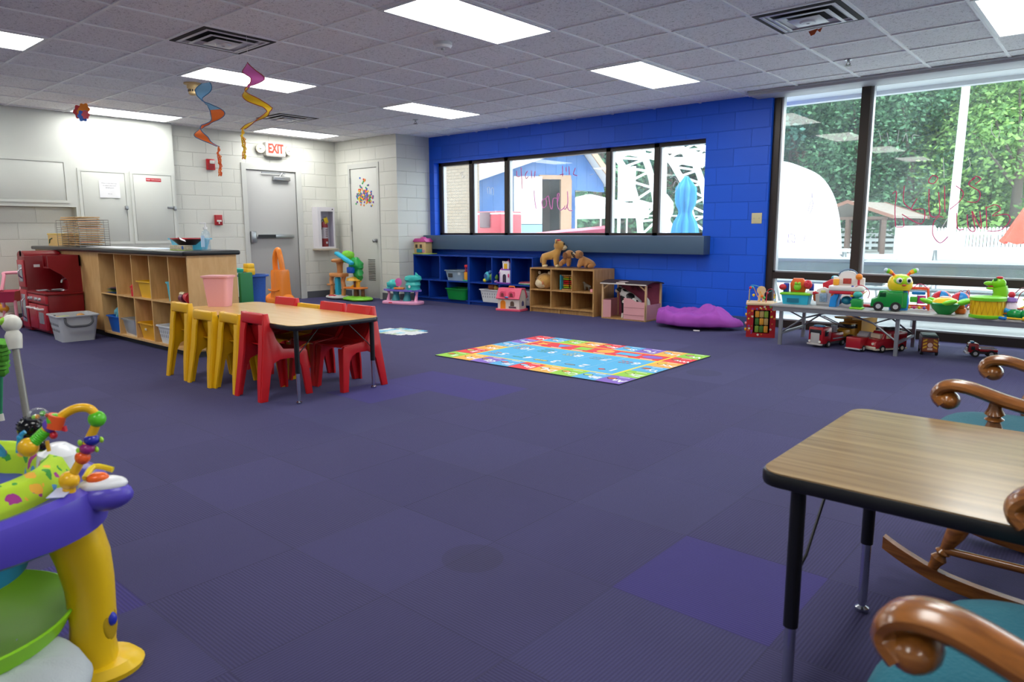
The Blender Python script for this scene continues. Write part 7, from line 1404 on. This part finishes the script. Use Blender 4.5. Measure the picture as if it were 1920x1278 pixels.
b.make('dump_bed', t, m_dy); g_ = MB()
for k in range(6): g_.box(.20, .208, -.055+.02*k, -.045+.02*k, .085, .14)
g_.make('grille_bars', t, PL('#6A5420'))
for x in (-.13, .12):
    for s in (-1, 1): wheel(t, x, s*.085, .052, .045, '#D8A028')
t = thing('toy_wagon_truck', 'red toy box trailer with a silver windscreen piece, next to the dump truck', 'toy truck', (2.82, 3.82, 0), -104)
MB().box(.02, .17, -.07, .07, .03, .13, bev=.008).make('red_box', t, mFR); MB().box(-.17, .02, -.065, .065, .05, .12, bev=.012).make('rear_body', t, mFR); MB().box(-.16, .18, -.072, .072, .018, .032, bev=.003).make('silver_skirt', t, m_sil); MB().prism([(-.04, .12), (.04, .12), (-.02, .17), (-.06, .165)], -.05, .05, 'xz', bev=.004).make('windscreen', t, PL('#A8A4A8', .15)); MB().box(-.15, -.08, -.05, .05, .12, .15, bev=.01).make('blue_light', t, PL('#3A90C8', .2))
for x in (-.10, .11):
    for s in (-1, 1): wheel(t, x, s*.06, .03, .026)
t = thing('toy_fire_engine', 'rounded red toy fire engine with cream windows next to the table leg', 'toy truck', (3.00, 3.88, 0), -122)
MB().prism([(-.17, .035), (.19, .035), (.19, .09), (.17, .115), (.11, .125), (.08, .185), (-.0, .195), (-.17, .18)], -.075, .075, 'xz', bev=.014).make('body', t, mFR); MB().box(.185, .20, -.08, .08, .028, .055, bev=.006).box(-.17, .19, -.078, .078, .022, .036).make('cream_bumper', t, PL('#D8CDB8')); MB().box(.02, .075, -.077, .077, .125, .17, bev=.004).box(-.06, -.01, -.077, .077, .125, .17, bev=.004).make('cream_windows', t, PL('#D8C8A8', .3)); MB().box(.085, .125, -.055, .055, .125, .165, M=rotm('Y', 0)).make('windscreen', t, PL('#C8B8A0', .2)); MB().box(-.12, .0, -.045, .045, .19, .215, bev=.006).make('roof_rack', t, PL('#2A2428'))
for s in (-1, 1): MB().cyl((.19, s*.045, .08), (.196, s*.045, .08), .012).make('headlamp', t, PL('#E8E0D0', .1))
for x in (-.11, .11):
    for s in (-1, 1): wheel(t, x, s*.068, .034, .026, '#E0D8C8')
t = thing('toy_ambulance', 'toy emergency truck seen from behind, right of the second table leg', 'toy truck', (3.33, 3.96, 0), 106)
MB().box(-.12, .16, -.065, .065, .03, .16, bev=.008).make('body', t, PL('#6A2026', .3)); MB().box(-.125, -.12, -.058, .058, .04, .15).make('rear_panel', t, PL('#8A4A28', .5)); b = MB()
for s in (-1, 1):
    for k in range(3): b.prism([(s*.055, .06+.03*k), (s*.025, .075+.03*k), (s*.025, .09+.03*k), (s*.055, .075+.03*k)], -.1275, -.125, 'yz')
b.make('yellow_chevron', t, PL('#D8A82C')); MB().cyl((-.125, 0, .095), (-.130, 0, .095), .02).box(-.129, -.125, -.02, .02, .05, .07).make('white_emblem', t, PL('#D8B8B0')); MB().box(-.12, .14, -.06, .06, .16, .175, bev=.004).make('roof', t, PL('#3A4448')); MB().box(-.125, .0, -.075, -.066, .07, .10).make('mirror', t, m_sil)
for x in (-.08, .11):
    for s in (-1, 1): wheel(t, x, s*.058, .03, .02)
fire_truck('small red and white toy fire truck alone at the right under the long table', (3.72, 4.08, 0), -160, .22, .10, .10, False, '#E0DCE0')
# ================================================================ LEFT FOREGROUND: activity saucer, jumper, pad
EX, EY = 2.62, -2.955
t = thing('activity_saucer', 'yellow and purple baby activity centre with a lime fabric seat in the left foreground', 'activity centre', (EX, EY, 0), 0)
m_pur = P('saucer_purple', '#5548B8', .3, var=.03); m_yel = P('saucer_yellow', '#E8BE10', .35, var=.03, bump=.03, bscale=300); m_lime = P('saucer_lime', '#8ACB1C', .5, var=.03)
# tray ring with a lobe towards the camera-right
def lobe(a): d = (a-math.radians(45)+PI) % (2*PI)-PI; return .352+.035*math.exp(-(d/.5)**2)
N_ = 72; rings = []
for k in range(N_):
    a = 2*PI*k/N_; ro = lobe(a); c, s = math.cos(a), math.sin(a); zt = .02*math.exp(-(((a-math.radians(45)+PI) % (2*PI)-PI)/.6)**2)
    rings.append([(c*r, s*r, z) for r, z in ((.262, .475), (.268, .505), (.30, .512), (ro-.03, .515+zt), (ro-.008, .505+zt), (ro, .48+zt*.5), (ro-.012, .43), (ro-.04, .415), (.28, .43))])
MB().loft(rings, loop=True).make('tray_ring', t, m_pur)
MB().box(-.026, .026, -.018, .018, 0, .0012, M=T(.275, .195, .5365) @ rotm('Z', -40) @ rotm('Y', 4)).make('worn_sticker', t, PL('#B8BCDC', .6)); MB().prism(rrect(-.05, .05, -.03, .03, .02), .0, .006, 'xy', M=T(.33, -.03, .512) @ rotm('Z', 90)).make('lime_patch', t, m_lime)
# fabric seat
m_fab, nt, N, L, bs = graph('lime_jungle_print'); tc = N.new('ShaderNodeTexCoord'); vo = N.new('ShaderNodeTexVoronoi'); vo.inputs['Scale'].default_value = 30; vo.inputs['Randomness'].default_value = 1; nz = N.new('ShaderNodeTexNoise'); nz.inputs['Scale'].default_value = 30; L.new(tc.outputs['Object'], nz.inputs[0])
va = N.new('ShaderNodeVectorMath'); va.operation = 'MULTIPLY_ADD'; va.inputs[1].default_value = (.04, .04, .04); L.new(nz.outputs[1], va.inputs[0]); L.new(tc.outputs['Object'], va.inputs[2]); L.new(va.outputs[0], vo.inputs['Vector'])
rp = N.new('ShaderNodeValToRGB'); rp.color_ramp.interpolation = 'CONSTANT'; e = rp.color_ramp.elements; e[0].color = lin('#A83A8A'); e[1].position = .3; e[1].color = lin('#3F9A3A')
for p__, c__ in ((.5, '#F0B43A'), (.7, '#5A9AC8'), (.85, '#A8D840')): q = e.new(p__); q.color = lin(c__)
L.new(vo.outputs['Color'], rp.inputs[0]); L.new(mixc(N, L, math_(N, L, 'GREATER_THAN', vo.outputs['Distance'], .42), rp.outputs[0], lin('#B4D82C')), bs.inputs['Base Color']); bs.inputs['Roughness'].default_value = .85
def seatf(u, v):
    a = 2*PI*u; pl = .006*math.sin(11*a)+.004*math.sin(17*a+1)
    prof = ((.285, .495), (.288, .53), (.272, .565), (.245, .572), (.225, .555), (.21, .50), (.19, .42), (.15, .33), (.08, .28), (.0, .275)); x = v*(len(prof)-1); i = min(int(x), len(prof)-2); f = x-i
    r = prof[i][0]*(1-f)+prof[i+1][0]*f; z = prof[i][1]*(1-f)+prof[i+1][1]*f; k = min(1, v*1.2); return ((r+pl*k*(r > .02))*math.cos(a), (r+pl*k*(r > .02))*math.sin(a), z+.5*pl*k)
b = MB(); b.grid(seatf, 96, 36, closed_u=True); b.make('fabric_seat', t, m_fab, sharp=180)
MB().lathe([(.262, .42), (.275, .46), (.275, .50), (.262, .50)], 48).make('seat_ring', t, P('deep_blue_ring', '#2A2FA8', .3))
# legs
for j, az in enumerate((66, 186, 306)):
    M_ = rotm('Z', az); rings = []
    for r, z, w_, d_ in ((.235, .455, .15, .15), (.255, .43, .15, .145), (.275, .38, .145, .135), (.292, .31, .135, .13), (.30, .24, .125, .12), (.30, .15, .115, .115), (.293, .07, .115, .115), (.29, .03, .125, .13)):
        rings.append([(r+d_*.5*math.cos(a)*(1 if math.cos(a) > 0 else .8), w_*.5*math.copysign(abs(math.sin(a))**.6, math.sin(a)), z) for a in [2*PI*k/20 for k in range(20)]])
    lg = MB().loft(rings, M=M_).make('leg', t, m_yel); ft = MB(); ft.lathe([(0, 0), (.098, 0), (.102, .014), (.085, .034), (.03, .045), (0, .045)], 28, sx=1.1, sy=.85, M=M_ @ T(.30, 0, 0)); ft.make('foot', lg, m_yel)
    MB().ell((0, 0, 0), (.006, .022, .045), M=M_ @ T(.345, -.035, .14) @ rotm('Z', -40)).make('slot_recess', lg, P('recess_yellow', '#B8960C', .5)); MB().ell((0, 0, 0), (.012, .013, .018), M=M_ @ T(.349, -.035, .15)).make('height_button', lg, PL('#2A38B8', .25))
MB().lathe([(.25, .44), (.27, .40), (.30, .33), (.33, .345), (.32, .35)], 48, a0=math.radians(86), a1=math.radians(166)).make('yellow_side_panel', t, m_yel)
# lime footplate and blue under-tray
b = MB(); b.lathe([(0, .155), (.18, .157), (.235, .170), (.270, .205), (.276, .202), (.25, .155), (.20, .135), (0, .13)], 64); b.make('lime_footplate', t, m_lime); MB().lathe([(.05, .158), (.09, .1585), (.09, .16), (.05, .16)], 32, M=T(.12, -.03, 0)).make('embossed_mark', t, PL('#B8D8A0', .4)); MB().lathe([(.18, .31), (.20, .36), (.21, .41)], 48).make('turquoise_skirt', t, PL('#2F9AC0', .5))
# bead arch
def sp3(px, py, q0, n): d = ray(px, py); return CAM+d*((q0-CAM).dot(n)/d.dot(n))-Vector((EX, EY, 0))
PA = Vector((EX, EY, 0))+Vector((.285, .235, .53)); nrm = Vector((FW.x, FW.y, 0)).normalized(); nrm = (Matrix.Rotation(math.radians(18), 3, 'Z') @ nrm)
Q = lambda px, py: sp3(px, py, PA, nrm)
kpx = (Q(100, 800)-Q(101, 800)).length
arch = spline([Q(130, 900), Q(150, 865), Q(168, 822), Q(178, 800), Q(181, 782), Q(168, 766), Q(145, 765), Q(122, 775), Q(106, 790), Q(80, 810), Q(58, 835)], 5)
MB().tube(arch, 9.5*kpx, 12).make('arch_tube', t, P('toy_yellow', '#F0B820', .25))
def bead(px, py, rp_, col, nm='bead', sq=(1, 1, 1)): p = Q(px, py); return MB().ell(p, (rp_*1.22*kpx*sq[0], rp_*1.22*kpx*sq[1], rp_*1.22*kpx*sq[2])).make(nm, t, PL(col, .2))
bead(130, 900, 17, '#F0B820', 'yellow_ball'); MB().cyl(Q(130, 925), Q(130, 905), 13*kpx).make('ball_socket', t, PL('#F0B820', .25)); bead(53, 838, 17, '#F0B820', 'yellow_ball')
bead(155, 857, 13, '#F0602A', 'orange_bead'); bead(164, 840, 12, '#98307A', 'magenta_bead', (1.1, 1.1, .95)); bead(172, 824, 12, '#2A2FA0', 'blue_bead', (1.1, 1.1, .9)); bead(182, 785, 15, '#5AC02C', 'green_bead'); bead(103, 789, 14, '#5AC02C', 'striped_bead'); 
MB().tube([Q(101, 802), Q(108, 778)], 17.4*kpx, 16).make('orange_band', t, PL('#F0602A', .3)); bead(93, 797, 14, '#6A4AC0', 'purple_cog', (.8, .8, 1))
for px, py in ((150, 830), (190, 824), (147, 845), (181, 842)): bead(px, py, 7, '#A0D83A', 'lime_leaf', (1, .5, .8))
sp_ = [Q(60, 832), Q(87, 806)]; hx = []
for k in range(121): f = k/120; c_ = sp_[0].lerp(sp_[1], f); ax = (sp_[1]-sp_[0]).normalized(); u_ = ax.cross(nrm).normalized(); v_ = ax.cross(u_); hx.append(c_+(u_*math.cos(f*2*PI*9)+v_*math.sin(f*2*PI*9))*10*kpx)
MB().tube(hx, 2.6*kpx, 6).tube(sp_, 9*kpx, 12).make('green_spring', t, PL('#5AD02C', .3))
# dome, spiky ball, claw, blue handle, console
o_ = MB().lathe([(22*kpx*math.cos(math.radians(a)), 22*kpx*math.sin(math.radians(a))) for a in range(0, 91, 10)], 28, M=T(*Q(72, 783))).make('clear_dome', t, glass_mat('clear_toy_dome', (.92, .93, .92, 1), 1.0, .05))
for px, py, r_, c in ((80, 775, 6, '#5AB03A'), (70, 781, 5, '#F0A030'), (88, 778, 4, '#D84A2A'), (64, 782, 5, '#8AC83A')): MB().ell(Q(px, py), r_*kpx).make('dome_ball', o_, PL(c, .3))
b = MB(); Qb = lambda px, py, k=1.035: (Q(px, py)+Vector((EX, EY, 0))-CAM)*k+CAM-Vector((EX, EY, 0))
c_ = Qb(56, 802); b.ell(c_, 25*kpx, seg=24); b.ell(Qb(76, 834), (17*kpx, 15*kpx, 15*kpx)); random.seed(1)
for k in range(110):
    v = Vector((random.gauss(0, 1), random.gauss(0, 1), random.gauss(0, 1))).normalized(); b.cyl(c_+v*23*kpx, c_+v*28*kpx, 1.8*kpx, .4*kpx, 5)
b.make('black_spiky_ball', t, PL('#0E0F14', .15)); MB().tube(spline([Q(34, 848), Q(36, 826), Q(40, 815), Q(47, 809)], 4), 4.5*kpx, 10).ell(Q(37, 820), 6*kpx).make('blue_handle', t, PL('#2F9ED8', .25))
b = MB(); b.ell(Q(100, 815), (11*kpx, 8*kpx, 9*kpx)).prism([(-8*kpx, 0), (10*kpx, -5*kpx), (8*kpx, 7*kpx)], -4*kpx, 4*kpx, 'xz', M=T(*Q(116, 804)) @ rotm('Z', 40)); b.make('red_fish', t, PL('#D8283A', .3)); MB().tube([Q(88, 826), Q(92, 845)], 4*kpx, 8).make('yellow_stem', t, PL('#E8B030'))
b = MB(); b.loft([[(p.x+dx, p.y+dy, z) for (p, r_) in ((Qb(112, 862, 1.13), 1),) for dx, dy in [(.065*math.cos(a)*k, .05*math.sin(a)*k) for a in [2*PI*j/24 for j in range(24)]]] for k, z in ((.7, .515), (1.0, .53), (.9, .565), (.4, .585))]); b.make('white_toy_body', t, P('toy_white', '#E4E6EA', .25, var=.01))
p = Q(170, 893)+Vector((-.02, .03, 0)); MB().ell((0, 0, 0), (.062, .04, .035), m_pur, M=T(p.x, p.y, .505) @ rotm('Z', 60)).make('side_console', t); MB().ell((0, 0, 0), (.052, .03, .02), MATS['toy_white'], M=T(p.x, p.y, .532) @ rotm('Z', 60)).make('console_face', t); MB().ell((0, 0, 0), (.024, .017, .014), PL('#F0682A', .2), M=T(p.x+.0, p.y-.01, .550) @ rotm('Z', 60)).make('orange_button', t); MB().tube(spline([(p.x-.02, p.y-.03, .55), (p.x-.045, p.y+.0, .565), (p.x-.02, p.y+.03, .555)], 4), .007, 8).make('yellow_wire_loop', t, PL('#E8D02C', .3))
b = MB(); b.grid(lambda u, v: ((lambda q_: (q_.x, q_.y-.02, q_.z+.0))(Q(-25+55*u, 852-27*v*math.sin(PI*min(max(u, .02), .98))**.5))), 10, 5); bmesh.ops.solidify(b.bm, geom=b.bm.faces[:], thickness=.01); b.make('printed_cloth_flap', t, P('blue_leaf_print', '#3A90B8', .8, var=.9, vscale=30))
# ---- baby jumper post behind
top = at(27, 640, 'z', .68); ft_ = Vector((top.x-.16, top.y+.045, 0))
t = thing('baby_jumper', 'baby jumper frame: leaning grey tube with a white and green knob at the left edge', 'baby jumper', (ft_.x, ft_.y, 0)); d_ = top-ft_
dpj = (top-CAM).dot(FW)/FPX
bot = at(75, 905, 'z', .0); low = at(62, 850, 'y', top.y); 
t.location = (low.x, low.y, 0) if low.z > 0 else (low.x, low.y, 0)
O = Vector(t.location); rel = lambda v: v-O
base_ = rel(low)+(low-top)*((low.z)/(top.z-low.z)) if top.z > low.z else Vector((0, 0, 0))
MB().cyl(base_, rel(top), 6.2*dpj).make('grey_post', t, P('grey_painted_tube', '#8C8A84', .35, metal=.3)); MB().box(-.25, .25, -.03, .03, 0, .03, bev=.01, M=T(base_.x, base_.y, 0)).make('floor_bar', t, MATS['grey_painted_tube'])
k0 = rel(top); up_ = (rel(top)-base_).normalized(); Mq = T(*k0) @ Vector((0, 0, 1)).rotation_difference(up_).to_matrix().to_4x4(); s_ = dpj
MB().lathe([(0, -14*s_), (11*s_, -14*s_), (13*s_, 0), (14*s_, 12*s_), (10*s_, 20*s_), (0, 22*s_)], 24, M=Mq).ell(k0+up_*34*s_, (17*s_, 17*s_, 17*s_)).make('white_knob', t, P('jumper_white', '#DAD8CC', .3, var=.02)); MB().ell(k0+up_*38*s_+RT*(-7*s_)-Vector((FW.x, FW.y, 0))*8*s_, (10*s_, 8*s_, 9*s_)).make('green_cap', t, PL('#8ACB2C', .3))
st = at(4, 640, 'y', top.y); sb = at(2, 700, 'y', top.y); se_ = at(1, 775, 'y', top.y)
b = MB(); pts = [rel(st).lerp(rel(sb), k/16) for k in range(17)]; b.tube(pts, [(12+2.2*math.sin(k*2.7))*s_ for k in range(17)], 14); b.wob(.006, 60, 2); b.make('ruffled_strap_cover', t, P('green_leaf_fabric', '#4F9A28', .8, var=.6, vscale=35)); MB().cyl(rel(sb), rel(se_), 3.5*s_).make('green_strap', t, PL('#3A9A6A', .6)); MB().loft([[(rel(se_).x+x*k, rel(se_).y+y*k, rel(se_).z+z) for x, y in rrect(-7*s_, 7*s_, -4*s_, 4*s_, 2*s_)] for k, z in ((1.2, -14*s_), (1, 0))]).make('white_clip', t, MATS['jumper_white'])
# ---- grey padded seat edge at the very bottom left
t = thing('padded_bouncer', 'light grey padded fabric seat edge at the bottom left corner', 'baby seat', (3.02, -2.86, 0), 10)
p0 = at(0, 1240, 'z', .16); t.location = (p0.x, p0.y, 0)
def pad(u, v):
    a = 2*PI*u; sq = lambda c: math.copysign(abs(c)**.7, c); r = math.sin(PI*v)**.4 if 0 < v < 1 else 0; return (.19*sq(math.cos(a))*r, .15*sq(math.sin(a))*r, .11-.045*math.cos(PI*v)+.006*math.sin(9*a)*r)
b = MB(); b.grid(pad, 48, 16, closed_u=True); b.make('grey_pad', t, P('heather_grey_fabric', '#B4BCC0', .9, var=.08, bump=.3, bscale=200), sharp=180); MB().tube([(-.14, -.1, .0), (-.16, 0, .01), (-.14, .1, 0)], .012, 8).tube([(-.14, 0, .01), (-.12, 0, .08)], .012, 8).tube([(.14, 0, .01), (.12, 0, .08)], .012, 8).box(.12, .16, -.1, .1, 0, .02, bev=.006).make('base_frame', t, MATS['grey_painted_tube'])
